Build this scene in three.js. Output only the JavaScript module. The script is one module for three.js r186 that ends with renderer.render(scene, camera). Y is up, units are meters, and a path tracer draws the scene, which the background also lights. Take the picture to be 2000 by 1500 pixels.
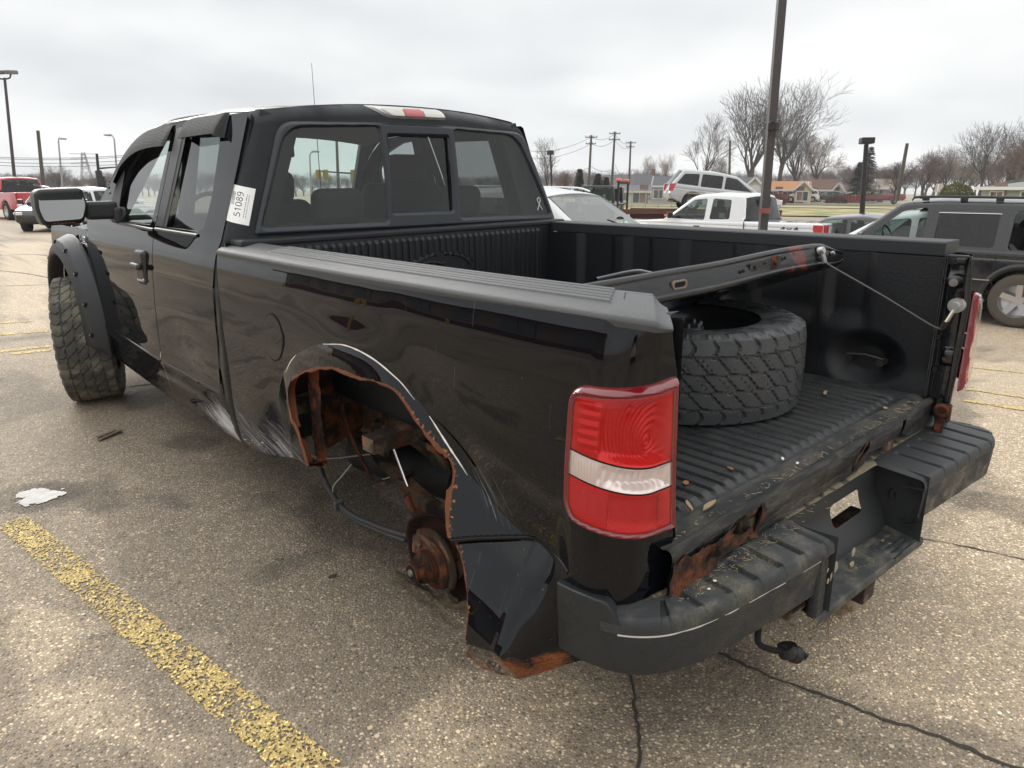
import * as THREE from 'three';
import { mergeGeometries, toCreasedNormals } from 'three/addons/utils/BufferGeometryUtils.js';
import { FontLoader } from 'three/addons/loaders/FontLoader.js';
import { TextGeometry } from 'three/addons/geometries/TextGeometry.js';
import { RoundedBoxGeometry } from 'three/addons/geometries/RoundedBoxGeometry.js';

// ---------------------------------------------------------------- camera, sky, sun, exposure
const scene = new THREE.Scene();
const CAM = new THREE.Vector3(-2.061, 1.437, 1.876);
const FWD = new THREE.Vector3(0.648, -0.264, -0.714).normalize();
const CUP = new THREE.Vector3(0.173, 0.964, -0.2);
const camera = new THREE.PerspectiveCamera(57.15, 4 / 3, 0.05, 2500);
camera.position.copy(CAM); camera.up.copy(CUP); camera.lookAt(CAM.clone().add(FWD)); camera.updateMatrixWorld();
const renderer = new THREE.WebGLRenderer({ antialias: true });
renderer.toneMapping = THREE.LinearToneMapping;
renderer.toneMappingExposure = 1.62;
renderer.shadowMap.enabled = true;

const SUN_DIR = new THREE.Vector3(0.10, 0.42, -0.90).normalize();
const sun = new THREE.DirectionalLight(new THREE.Color(1.0, 0.965, 0.91), 1.2);
sun.position.copy(SUN_DIR.clone().multiplyScalar(60)); sun.target.position.set(0, 0, 0);
sun.castShadow = true; sun.shadow.radius = 60; sun.shadow.mapSize.set(2048, 2048);
Object.assign(sun.shadow.camera, { left: -30, right: 30, top: 30, bottom: -30, near: 1, far: 140 });
sun.name = 'sun'; scene.add(sun); scene.add(sun.target);

// ---------------------------------------------------------------- small maths
function RNG(seed) { let a = seed >>> 0; return () => { a = (a + 0x6D2B79F5) | 0; let t = Math.imul(a ^ (a >>> 15), 1 | a); t = (t + Math.imul(t ^ (t >>> 7), 61 | t)) ^ t; return ((t ^ (t >>> 14)) >>> 0) / 4294967296; }; }
const clamp = (x, a = 0, b = 1) => Math.max(a, Math.min(b, x));
const lerp = (a, b, t) => a + (b - a) * t;
const sstep = (a, b, x) => { const t = clamp((x - a) / (b - a)); return t * t * (3 - 2 * t); };
function interp(xs, ys, x) { if (x <= xs[0]) return ys[0]; for (let i = 1; i < xs.length; i++) if (x <= xs[i]) return lerp(ys[i - 1], ys[i], (x - xs[i - 1]) / (xs[i] - xs[i - 1])); return ys[ys.length - 1]; }
function smoothTable(xs, ys, n = 400, r = 0.03) { // table smoothed by a moving average
  const a = xs[0], b = xs[xs.length - 1], o = [];
  for (let i = 0; i <= n; i++) { let s = 0, c = 0; for (let k = -6; k <= 6; k++) { const w = 7 - Math.abs(k); s += w * interp(xs, ys, a + (b - a) * i / n + k * r / 6); c += w; } o.push(s / c); }
  return (x) => { const t = clamp((x - a) / (b - a)) * n, i = Math.min(n - 1, t | 0); return lerp(o[i], o[i + 1], t - i); };
}
function hash2(x, y, s = 0) { let h = Math.imul(x | 0, 374761393) ^ Math.imul(y | 0, 668265263) ^ Math.imul((s | 0) + 101, 1274126177); h = Math.imul(h ^ (h >>> 13), 1274126177); h ^= h >>> 16; return (h >>> 0) / 4294967296; }
function vnoise(x, y, s = 0, per = 0) {
  const xi = Math.floor(x), yi = Math.floor(y), fx = x - xi, fy = y - yi, u = fx * fx * (3 - 2 * fx), v = fy * fy * (3 - 2 * fy);
  const m = (i) => per ? ((i % per) + per) % per : i;
  const a = hash2(m(xi), m(yi), s), b = hash2(m(xi + 1), m(yi), s), c = hash2(m(xi), m(yi + 1), s), d = hash2(m(xi + 1), m(yi + 1), s);
  return lerp(lerp(a, b, u), lerp(c, d, u), v);
}
function fbm(x, y, s = 0, oct = 4, per = 0) { let a = 0.5, r = 0, n = 0; for (let i = 0; i < oct; i++) { r += a * vnoise(x, y, s + i * 17, per); n += a; a *= 0.5; x *= 2; y *= 2; per *= 2; } return r / n; }

{ // overcast sky
  const W = 1024, H = 512, d = new Float32Array(W * H * 4);
  for (let j = 0; j < H; j++) for (let i = 0; i < W; i++) {
    const el = (j + 0.5) / H * Math.PI - Math.PI / 2, az = (i + 0.5) / W * Math.PI * 2;
    const e = Math.max(0, el), ce = Math.cos(el), x = Math.cos(az) * ce, z = Math.sin(az) * ce, y = Math.sin(e);
    // project on a cloud plane, so that the clouds flatten towards the horizon
    const px = x / (y + 0.16), pz = z / (y + 0.16);
    const c = fbm(px * 1.1 + 40, pz * 1.1 + 40, 3, 5), c2 = fbm(px * 3.1 + 9, pz * 3.1 + 9, 8, 4);
    let L = 0.60 + 0.52 * sstep(0.22, 1.1, e) - 0.03 * sstep(0.05, 0.22, e);
    L *= 1 + (c - 0.5) * 0.5 + (c2 - 0.5) * 0.10; 
    L = L + 0.05 * Math.exp(-((e / 0.09) ** 2));
    // three.js: u = atan(z,x)/2pi + .5
    const ax = -Math.cos(az) * ce, azz = -Math.sin(az) * ce;
    const dot = clamp(ax * SUN_DIR.x + Math.sin(el) * SUN_DIR.y + azz * SUN_DIR.z, -1, 1), ang = Math.acos(dot) * 57.3;
    L += 0.35 * Math.exp(-((ang / 9) ** 2));
    const cool = clamp((0.62 - L) * 0.3, -0.02, 0.05);
    const k = (j * W + i) * 4; d[k] = L * (0.985 - cool); d[k + 1] = L * (1 - cool * 0.4); d[k + 2] = L * (1.005 + cool * 0.3); d[k + 3] = 1;
  }
  const t = new THREE.DataTexture(d, W, H, THREE.RGBAFormat, THREE.FloatType);
  t.mapping = THREE.EquirectangularReflectionMapping; t.magFilter = t.minFilter = THREE.LinearFilter; t.needsUpdate = true;
  scene.background = t; scene.environment = t;
}

// ---------------------------------------------------------------- textures
function tex(w, h, fn, srgb = true, wrap = true) {
  const d = new Uint8Array(w * h * 4), o = [0, 0, 0, 255];
  for (let j = 0; j < h; j++) for (let i = 0; i < w; i++) { o[3] = 255; fn(i, j, o); const k = (j * w + i) * 4; d[k] = clamp(o[0], 0, 255); d[k + 1] = clamp(o[1], 0, 255); d[k + 2] = clamp(o[2], 0, 255); d[k + 3] = clamp(o[3], 0, 255); }
  const t = new THREE.DataTexture(d, w, h); t.magFilter = THREE.LinearFilter; t.minFilter = THREE.LinearMipmapLinearFilter;
  if (wrap) t.wrapS = t.wrapT = THREE.RepeatWrapping;
  if (srgb) t.colorSpace = THREE.SRGBColorSpace; t.needsUpdate = true; return t;
}
function ctex(w, h, paint, srgb = true) { const c = document.createElement('canvas'); c.width = w; c.height = h; const g = c.getContext('2d'); paint(g, w, h); const t = new THREE.CanvasTexture(c); if (srgb) t.colorSpace = THREE.SRGBColorSpace; t.wrapS = t.wrapT = THREE.ClampToEdgeWrapping; t.anisotropy = 8; return t; }
const lin2s = (l) => 255 * (l <= 0.0031308 ? 12.92 * l : 1.055 * Math.pow(l, 1 / 2.4) - 0.055);
const rep = (t, rx, ry, ox = 0, oy = 0) => { const c = t.clone(); c.repeat.set(rx, ry); c.offset.set(ox, oy); c.needsUpdate = true; return c; };

// ---------------------------------------------------------------- materials
const C = (r, g, b) => new THREE.Color().setRGB(r, g, b);
const std = (r, g, b, rough, metal = 0, o = {}) => new THREE.MeshPhysicalMaterial(Object.assign({ color: C(r, g, b), roughness: rough, metalness: metal, side: THREE.DoubleSide }, o));
const pane = (r, g, b, rough = 0.02, o = {}) => new THREE.MeshPhysicalMaterial(Object.assign({ color: C(r, g, b), roughness: rough, transmission: 1, thickness: 0, ior: 1.5, side: THREE.DoubleSide }, o));
// fine grain in metres (one texture, many repeats)
const grainT = tex(512, 512, (i, j, o) => { const n = 0.6 * fbm(i / 8, j / 8, 5, 3, 64) + 0.4 * hash2(i, j, 9); o[0] = o[1] = o[2] = 255 * n; }, false);
const mottleT = tex(512, 512, (i, j, o) => { const n = fbm(i / 64, j / 64, 21, 6, 8); o[0] = o[1] = o[2] = 255 * clamp(0.5 + (n - 0.5) * 1.6); }, false);
const specks = tex(1024, 1024, (i, j, o) => { // pale dust specks and faint smudges on a white base (multiplied darkness lives in colour)
  const n = fbm(i / 90, j / 90, 31, 5, 0), s = hash2(i >> 1, j >> 1, 4); let v = 0.5 + 0.3 * (n - 0.5); if (s > 0.9965) v = 1; o[0] = o[1] = o[2] = 255 * v; }, true);

// ---------------------------------------------------------------- geometry
const V3 = (x, y, z) => new THREE.Vector3(x, y, z);
// a surface from a mapping of (a,b); cells outside sdf(a,b) >= 0 are cut away exactly on the line
function surf(a0, a1, na, b0, b1, nb, map, { sdf, uv, flip = false, eps = 1e-3 } = {}) {
  const pos = [], nor = [], uvs = [], idx = [], A = V3(), B = V3(), N = V3();
  const p3 = (a, b) => { const q = map(a, b); return V3(q[0], q[1], q[2]); };
  const add = (a, b) => {
    const p = p3(a, b); A.copy(p3(a + eps, b)).sub(p3(a - eps, b)); B.copy(p3(a, b + eps)).sub(p3(a, b - eps)); N.crossVectors(A, B);
    if (N.lengthSq() < 1e-20) N.set(0, 1, 0); N.normalize(); if (flip) N.negate();
    pos.push(p.x, p.y, p.z); nor.push(N.x, N.y, N.z); const t = uv ? uv(a, b) : [a, b]; uvs.push(t[0], t[1]); return pos.length / 3 - 1;
  };
  const ga = Array.isArray(a0) ? a0 : Array.from({ length: na + 1 }, (_, i) => a0 + (a1 - a0) * i / na), gb = Array.isArray(b0) ? b0 : Array.from({ length: nb + 1 }, (_, i) => b0 + (b1 - b0) * i / nb);
  const n1 = gb.length, id = new Int32Array(ga.length * n1).fill(-1), sd = sdf ? new Float64Array(ga.length * n1) : null;
  if (sdf) for (let i = 0; i < ga.length; i++) for (let j = 0; j < n1; j++) sd[i * n1 + j] = sdf(ga[i], gb[j]);
  const vert = (i, j) => { const k = i * n1 + j; if (id[k] < 0) id[k] = add(ga[i], gb[j]); return id[k]; };
  const edge = new Map();
  const cut = (i, j, k, l) => { let key = i * n1 + j, key2 = k * n1 + l; if (key > key2) { [key, key2] = [key2, key]; [i, j, k, l] = [k, l, i, j]; } const e = key * 4194304 + key2; if (edge.has(e)) return edge.get(e);
    const t = clamp(sd[key] / (sd[key] - sd[key2]), 0.001, 0.999); const v = add(lerp(ga[i], ga[k], t), lerp(gb[j], gb[l], t)); edge.set(e, v); return v; };
  const tri = (q) => {
    if (!sdf) { idx.push(vert(...q[0]), vert(...q[1]), vert(...q[2])); return; }
    const ins = q.map(([i, j]) => sd[i * n1 + j] >= 0), poly = [];
    for (let k = 0; k < 3; k++) { const m = (k + 1) % 3; if (ins[k]) poly.push(vert(...q[k])); if (ins[k] !== ins[m]) poly.push(cut(...q[k], ...q[m])); }
    for (let k = 2; k < poly.length; k++) idx.push(poly[0], poly[k - 1], poly[k]);
  };
  for (let i = 0; i < ga.length - 1; i++) for (let j = 0; j < n1 - 1; j++) { const q = [[i, j], [i + 1, j], [i + 1, j + 1], [i, j + 1]]; tri([q[0], q[1], q[2]]); tri([q[0], q[2], q[3]]); }
  if (flip) for (let k = 0; k < idx.length; k += 3) { const t = idx[k + 1]; idx[k + 1] = idx[k + 2]; idx[k + 2] = t; }
  const g = new THREE.BufferGeometry(); g.setAttribute('position', new THREE.Float32BufferAttribute(pos, 3)); g.setAttribute('normal', new THREE.Float32BufferAttribute(nor, 3)); g.setAttribute('uv', new THREE.Float32BufferAttribute(uvs, 2)); g.setIndex(idx); return g;
}
// signed distance of a polygon (positive inside), given as [[x,y],...]
function polySdf(pts) {
  return (x, y) => { let d = 1e9, s = 1; for (let i = 0, j = pts.length - 1; i < pts.length; j = i++) { const [ax, ay] = pts[i], [bx, by] = pts[j], ex = bx - ax, ey = by - ay, wx = x - ax, wy = y - ay, t = clamp((wx * ex + wy * ey) / (ex * ex + ey * ey + 1e-12)), dx = wx - ex * t, dy = wy - ey * t; d = Math.min(d, dx * dx + dy * dy);
    const c1 = y >= ay, c2 = y < by, c3 = ex * wy > ey * wx; if ((c1 && c2 && c3) || (!c1 && !c2 && !c3)) s = -s; } return -s * Math.sqrt(d); };
}
// closed smooth curve through points (2D)
function smoothLoop(pts, n = 8, closed = true, tension = 0.5) { const c = new THREE.CatmullRomCurve3(pts.map(([x, y]) => V3(x, y, 0)), closed, 'catmullrom', tension); return c.getPoints(pts.length * n).map((p) => [p.x, p.y]); }
function roundRect(x0, y0, x1, y1, r, n = 6) { const o = []; const q = [[x1 - r, y1 - r, 0], [x0 + r, y1 - r, 1], [x0 + r, y0 + r, 2], [x1 - r, y0 + r, 3]]; for (const [cx, cy, k] of q) for (let i = 0; i <= n; i++) { const a = (k + i / n) * Math.PI / 2; o.push([cx + r * Math.cos(a), cy + r * Math.sin(a)]); } return o; }
function roundPoly(pts, r, n = 5) { const o = [], N = pts.length; for (let i = 0; i < N; i++) { const p = pts[i], a = pts[(i + N - 1) % N], b = pts[(i + 1) % N], rr = Array.isArray(r) ? r[i] : r; const la = Math.hypot(a[0] - p[0], a[1] - p[1]), lb = Math.hypot(b[0] - p[0], b[1] - p[1]), t = Math.min(rr, la * 0.45, lb * 0.45); const s = [p[0] + (a[0] - p[0]) * t / la, p[1] + (a[1] - p[1]) * t / la], e = [p[0] + (b[0] - p[0]) * t / lb, p[1] + (b[1] - p[1]) * t / lb]; for (let k = 0; k <= n; k++) { const f = k / n; o.push([lerp(lerp(s[0], p[0], f), lerp(p[0], e[0], f), f), lerp(lerp(s[1], p[1], f), lerp(p[1], e[1], f), f)]); } } return o; }
const boxG = (w, h, d, x = 0, y = 0, z = 0, r = 0, rot) => { const g = r ? new RoundedBoxGeometry(w, h, d, 2, Math.min(r, w / 2.01, h / 2.01, d / 2.01)) : new THREE.BoxGeometry(w, h, d); if (rot) g.applyMatrix4(new THREE.Matrix4().makeRotationFromEuler(new THREE.Euler(...rot))); g.translate(x, y, z); return g; };
function tubeG(pts, r, seg = 40, rad = 8, closed = false) { const c = new THREE.CatmullRomCurve3(pts.map((p) => V3(p[0], p[1], p[2])), closed, 'catmullrom', 0.5); return capTube(new THREE.TubeGeometry(c, seg, r, rad, closed), closed, seg, rad); }
function capTube(g, closed) { return g; }
function polyTubeG(pts, r, rad = 7) { const c = new THREE.CurvePath(); const v = pts.map((p) => V3(p[0], p[1], p[2])); for (let i = 1; i < v.length; i++) c.add(new THREE.LineCurve3(v[i - 1], v[i])); return new THREE.TubeGeometry(c, Math.max(2, (pts.length - 1) * 3), r, rad); }
function rodG(a, b, r0, r1 = r0, seg = 10) { const A = V3(...a), B = V3(...b), L = A.distanceTo(B), g = new THREE.CylinderGeometry(r1, r0, L, seg, 1); g.translate(0, L / 2, 0); g.applyQuaternion(new THREE.Quaternion().setFromUnitVectors(V3(0, 1, 0), B.clone().sub(A).normalize())); g.translate(A.x, A.y, A.z); return g; }
function barG(a, b, w, h, up = [0, 1, 0]) { const A = V3(...a), B = V3(...b), L = A.distanceTo(B), z = B.clone().sub(A).normalize(), x = V3(...up).cross(z).normalize(), y = z.clone().cross(x); const g = new THREE.BoxGeometry(w, h, L); g.translate(0, 0, L / 2); g.applyMatrix4(new THREE.Matrix4().makeBasis(x, y, z)); g.translate(A.x, A.y, A.z); return g; }
function extrudeG(pts, depth, bevel = 0, holes = [], seg = 2) { const s = new THREE.Shape(pts.map((p) => new THREE.Vector2(p[0], p[1]))); for (const h of holes) s.holes.push(new THREE.Path(h.map((p) => new THREE.Vector2(p[0], p[1])))); return new THREE.ExtrudeGeometry(s, { depth, bevelEnabled: bevel > 0, bevelSize: bevel, bevelThickness: bevel, bevelSegments: seg, bevelOffset: -bevel, curveSegments: 8 }); }
function latheG(pts, seg = 48) { return new THREE.LatheGeometry(pts.map((p) => new THREE.Vector2(p[0], p[1])), seg); }
function merge(list) { const keep = list.filter(Boolean).map((g) => { let h = g.index ? g.toNonIndexed() : g.clone(); for (const k of Object.keys(h.attributes)) if (!['position', 'normal', 'uv', 'color'].includes(k)) h.deleteAttribute(k); if (!h.attributes.uv) h.setAttribute('uv', new THREE.Float32BufferAttribute(new Float32Array(h.attributes.position.count * 2), 2)); if (!h.attributes.normal) h.computeVertexNormals(); return h; }); const anyC = keep.some((g) => g.attributes.color); if (anyC) for (const g of keep) if (!g.attributes.color) g.setAttribute('color', new THREE.Float32BufferAttribute(new Float32Array(g.attributes.position.count * 3).fill(1), 3)); return mergeGeometries(keep); }
// box-project uv in metres
function boxUV(g, s = 1) { if (!g.attributes.normal) g.computeVertexNormals(); const p = g.attributes.position, n = g.attributes.normal, u = new Float32Array(p.count * 2); for (let i = 0; i < p.count; i++) { const ax = Math.abs(n.getX(i)), ay = Math.abs(n.getY(i)), az = Math.abs(n.getZ(i)); if (ax >= ay && ax >= az) { u[2 * i] = p.getZ(i) * s; u[2 * i + 1] = p.getY(i) * s; } else if (ay >= az) { u[2 * i] = p.getX(i) * s; u[2 * i + 1] = p.getZ(i) * s; } else { u[2 * i] = p.getX(i) * s; u[2 * i + 1] = p.getY(i) * s; } } g.setAttribute('uv', new THREE.BufferAttribute(u, 2)); return g; }

// ---------------------------------------------------------------- things and parts
const taken = new Map();
const numbered = (n) => { const k = taken.get(n) || 0; taken.set(n, k + 1); return k ? `${n}_${String(k).padStart(3, '0')}` : n; };
function add(name, geo, mat, parent, label) {
  let q = Array.isArray(geo) ? merge(geo) : geo; if (mat.userData.box) q = boxUV(q); const m = new THREE.Mesh(q, mat); m.name = parent ? name : numbered(name);
  m.castShadow = m.receiveShadow = true; (parent || scene).add(m); if (label) m.userData.label = label; return m;
}
// the separate islands of an indexed surface, each its own part
function islands(g) { const n = g.attributes.position.count, par = new Int32Array(n).map((_, i) => i), find = (a) => { while (par[a] !== a) { par[a] = par[par[a]]; a = par[a]; } return a; }, ix = g.index.array; for (let k = 0; k < ix.length; k += 3) { const a = find(ix[k]); par[find(ix[k + 1])] = a; par[find(ix[k + 2])] = a; } const by = new Map(); for (let k = 0; k < ix.length; k += 3) { const r = find(ix[k]); if (!by.has(r)) by.set(r, []); by.get(r).push(ix[k], ix[k + 1], ix[k + 2]); } return [...by.values()].filter((l) => l.length > 60).map((l) => { const h = g.clone(); h.setIndex(l); const m = h.toNonIndexed(); return m; }); }
function tag(o, label, category, group) { o.userData.label = label; o.userData.category = category; if (group) o.userData.group = group; return o; }
function thing(name, label, category, pos = [0, 0, 0], turn = 0, group) { const o = new THREE.Group(); o.name = numbered(name); o.position.set(...pos); o.rotation.y = turn; scene.add(o); return tag(o, label, category, group); }
function structure(name, geo, mat) { const m = add(name, geo, mat); m.userData.kind = 'structure'; return m; }

// pixel of the 2000 x 1500 photograph -> direction; used to stand far things where they are
const RT = V3().crossVectors(FWD, CUP).normalize(), UPV = V3().crossVectors(RT, FWD).normalize(), FPX = 1377;
const dirOf = (px, py) => FWD.clone().multiplyScalar(FPX).addScaledVector(RT, px - 1000).addScaledVector(UPV, 750 - py).normalize();
const at = (px, py, D) => { const d = dirOf(px, py), h = Math.hypot(d.x, d.z); return CAM.clone().addScaledVector(d, D / h); };
// the lot falls away to the right and comes back up at the verge
function gh(x, z) { const far = Math.hypot(x, z); return -0.5 * sstep(2.2, 9.5, x) * (1 - sstep(26, 60, far)) + 0.0 * z; }
// ================================================================ GROUND
const gnd = (px, py, h = 0) => { const d = dirOf(px, py), t = (h - CAM.y) / d.y; return [CAM.x + d.x * t, CAM.z + d.z * t]; };
const gpoly = (l, h = 0) => l.map(([x, y]) => gnd(x, y, h));
const TILE = 3.2;
let stoneT, stoneB, stoneR;
{ // aggregate: pebbles in a dark binder, tileable, mean about 0.45 linear
  const N = 2048, cells = 330, cs = N / cells, col = new Uint8Array(N * N * 4), bmp = new Uint8Array(N * N * 4), rgh = new Uint8Array(N * N * 4);
  const cx = new Float32Array(cells * cells), cy = new Float32Array(cells * cells), tone = new Float32Array(cells * cells), hue = new Float32Array(cells * cells), rad = new Float32Array(cells * cells), elo = new Float32Array(cells * cells), ang = new Float32Array(cells * cells);
  const R = RNG(77);
  for (let k = 0; k < cells * cells; k++) { cx[k] = (k % cells) + R(); cy[k] = ((k / cells) | 0) + R(); const t = R(); tone[k] = t < 0.22 ? 0.74 + 0.26 * R() : t < 0.56 ? 0.40 + 0.3 * R() : 0.16 + 0.2 * R(); hue[k] = R(); rad[k] = 0.28 + 0.42 * R() * R() + (R() < 0.02 ? 0.4 : 0); elo[k] = 0.65 + 0.35 * R(); ang[k] = R() * 3.14; }
  for (let j = 0; j < N; j++) for (let i = 0; i < N; i++) {
    const x = i / cs, y = j / cs, xi = x | 0, yi = y | 0; let best = 9, bk = 0;
    for (let dy = -1; dy <= 1; dy++) for (let dx = -1; dx <= 1; dx++) { const X = ((xi + dx) % cells + cells) % cells, Y = ((yi + dy) % cells + cells) % cells, k = Y * cells + X; let ex = x - cx[k], ey = y - cy[k]; if (ex > cells / 2) ex -= cells; if (ex < -cells / 2) ex += cells; if (ey > cells / 2) ey -= cells; if (ey < -cells / 2) ey += cells; const c = Math.cos(ang[k]), s = Math.sin(ang[k]), u = ex * c + ey * s, v = (-ex * s + ey * c) / elo[k]; const d = Math.sqrt(u * u + v * v) / rad[k]; if (d < best) { best = d; bk = k; } }
    const n = hash2(i, j, 2), b = sstep(1.05, 0.75, best), binder = 0.20 + 0.16 * fbm(i / 24, j / 24, 61, 3, 2048 / 24 | 0) + 0.1 * n;
    const L = lerp(binder, tone[bk] * (0.9 + 0.2 * n), b), w = hue[bk];
    const k4 = (j * N + i) * 4; col[k4] = clamp(lin2s(clamp(L * (1 + 0.10 * (w - 0.4) * b))), 0, 255); col[k4 + 1] = clamp(lin2s(clamp(L)), 0, 255); col[k4 + 2] = clamp(lin2s(clamp(L * (1 - 0.22 * (w - 0.3) * b))), 0, 255); col[k4 + 3] = 255;
    const h = b * (0.5 + 0.5 * Math.sqrt(Math.max(0, 1 - best * best * 0.8))) * 0.85 + 0.15 * n; bmp[k4] = bmp[k4 + 1] = bmp[k4 + 2] = 255 * h; bmp[k4 + 3] = 255;
    const r = lerp(0.74, 0.92, b) + 0.1 * (n - 0.5); rgh[k4] = rgh[k4 + 1] = rgh[k4 + 2] = 255 * r; rgh[k4 + 3] = 255;
  }
  const mk = (d, s) => { const t = new THREE.DataTexture(d, N, N); t.wrapS = t.wrapT = THREE.RepeatWrapping; t.magFilter = THREE.LinearFilter; t.minFilter = THREE.LinearMipmapLinearFilter; if (s) t.colorSpace = THREE.SRGBColorSpace; t.needsUpdate = true; return t; };
  stoneT = mk(col, true); stoneB = mk(bmp, false); stoneR = mk(rgh, false);
}
const PUDDLE = smoothLoop(gpoly([[18, 968], [45, 957], [78, 953], [108, 957], [136, 962], [118, 970], [96, 978], [66, 987], [40, 986], [28, 978]]), 6);
const puddleS = polySdf(PUDDLE);
// dark: damp with truck shade painted in; pale: dried, plus painted sky sheen far left, outlines read off the photograph
const DRY_SHEEN = [
  [[0, 1190], [60, 1160], [180, 1225], [150, 1300], [240, 1330], [330, 1400], [420, 1500], [0, 1500]],
  [[872, 1318], [1010, 1312], [1120, 1325], [1180, 1370], [1100, 1430], [1130, 1500], [700, 1500], [760, 1420]],
  [[1420, 1250], [1560, 1195], [1700, 1110], [1850, 1020], [2000, 900], [2100, 900], [2100, 1520], [1960, 1490], [1760, 1410], [1600, 1350]],
  [[1880, 640], [2100, 640], [2100, 960], [1930, 960], [1900, 800]],
  [[0, 470], [95, 475], [100, 560], [95, 640], [0, 660]],  // far-left strip: sky sheen on the paving put into its colour
].map((l) => polySdf(gpoly(l)));
const DAMP_SHADE = [
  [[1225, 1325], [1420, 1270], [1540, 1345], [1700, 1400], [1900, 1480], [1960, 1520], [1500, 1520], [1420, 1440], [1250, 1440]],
  [[560, 880], [880, 1140], [950, 1290], [850, 1320], [740, 1440], [620, 1500], [540, 1420], [330, 1210], [180, 1060], [140, 1000], [330, 900]],  // beside the truck: its shade is painted in with the damp
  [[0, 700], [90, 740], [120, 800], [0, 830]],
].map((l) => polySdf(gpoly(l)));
function pavingColor(x, z) {
  const wob = 0.28 * (fbm(x * 1.3 + 11, z * 1.3 + 7, 41, 4) - 0.5) + 0.14 * (fbm(x * 7, z * 7, 43, 3) - 0.5);
  const big = fbm(x * 0.35 + 3, z * 0.35 + 5, 51, 4), streak = fbm(x * 0.9 + 60, z * 0.22 + 10, 53, 4);
  let dry = clamp(0.50 + 1.1 * (big - 0.5) + 0.8 * (streak - 0.5));
  for (const s of DRY_SHEEN) dry = Math.max(dry, 0.95 * sstep(-0.07, 0.09, s(x, z) + wob));
  for (const s of DAMP_SHADE) dry = Math.min(dry, 1 - 0.85 * sstep(-0.07, 0.09, s(x, z) + wob));
  const p = puddleS(x, z); if (p > -0.25) dry = Math.min(dry, sstep(0.02, 0.2, -p + 0.5 * wob));
  const oil = sstep(0.66, 0.74, fbm(x * 1.7 + 20, z * 1.7 + 31, 71, 4)) * 0.45;
  const l = lerp(0.42, 1.08, dry) * (1 - oil) * (0.93 + 0.14 * vnoise(x * 23, z * 23, 5)), warm = lerp(0.6, 1, dry);
  return [1.16 * l, 0.93 * l * lerp(1.02, 1, warm), 0.66 * l * lerp(1.14, 1, warm)];
}
function gridLines(c0, c1, step, out, grow) { const a = []; for (let x = c0; x <= c1 + 1e-6; x += step) a.push(x); let s = step, x = c1; while (x < out) { s *= grow; x += s; a.push(x); } s = step; x = c0; while (x > -out) { s *= grow; x -= s; a.unshift(x); } return a; }
const asphaltM = std(1, 1, 1, 1, 0, { vertexColors: true, map: stoneT, roughnessMap: stoneR, bumpMap: stoneB, bumpScale: 0.0028 });
{
  const gx = gridLines(-3.6, 3.2, 0.035, 1600, 1.11), gz = gridLines(-4.5, 2.2, 0.035, 1600, 1.11);
  const g = surf(gx, 0, 0, gz, 0, 0, (x, z) => [x, gh(x, z), z], { uv: (x, z) => [x / TILE, z / TILE], flip: true });
  const p = g.attributes.position, c = new Float32Array(p.count * 3);
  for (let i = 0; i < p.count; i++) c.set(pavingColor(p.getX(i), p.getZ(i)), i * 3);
  g.setAttribute('color', new THREE.BufferAttribute(c, 3));
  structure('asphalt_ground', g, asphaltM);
}
// puddle: a film of water in a shallow dip
structure('puddle', surf(-2.1, -1.3, 240, -2.4, -1.6, 240, (x, z) => [x, 0.004, z], { sdf: (x, z) => puddleS(x, z) + 0.10 * (fbm(x * 8, z * 8, 3, 5) - 0.6) + 0.07 * (fbm(x * 34, z * 34, 6, 3) - 0.55), flip: true }), std(0.05, 0.045, 0.04, 0.08, 0, { ior: 1.33, specularIntensity: 0.42, bumpMap: rep(mottleT, 2, 2), bumpScale: 0.0015 }));
// worn yellow bay lines: sheets of paint with the wear cut out of them
const paintM = std(0.62, 0.44, 0.07, 0.72, 0, { map: rep(stoneT, 1, 1), bumpMap: stoneB, bumpScale: 0.003 });
paintM.color = C(1.55, 1.14, 0.43); 
function bayLine(p0, p1, w, seed, wear = 0.5, cell = 0.0075, y = 0.004) {
  const dx = p1[0] - p0[0], dz = p1[1] - p0[1], L = Math.hypot(dx, dz), ux = dx / L, uz = dz / L;
  const g = surf(0, L, Math.min(1100, Math.ceil(L / cell)), -w / 2, w / 2, Math.min(36, Math.ceil(w / cell)), (s, t) => { const x = p0[0] + ux * s - uz * t, z = p0[1] + uz * s + ux * t; return [x, gh(x, z) + y, z]; }, {
    uv: (s, t) => [(p0[0] + ux * s - uz * t) / TILE, (p0[1] + uz * s + ux * t) / TILE], flip: true,
    sdf: (s, t) => { const n = fbm(s * 34 + seed, t * 34 + 7, seed, 3), m = fbm(s * 7 + seed, t * 7, seed + 3, 3), e = (w / 2 - Math.abs(t)) / w; const h = fbm(s * 165 + seed, t * 165 + 3, seed + 9, 2); return (h - 0.5) * 1.9 + (n - 0.5) * 0.6 + (m - 0.5) * 0.65 + Math.min(0.22, e * 1.6) - wear * 0.22 + 0.02 + Math.min(0, Math.min(s, L - s) * 0.8 - 0.1); } });
  return structure('bay_line', g, paintM);
}
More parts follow.
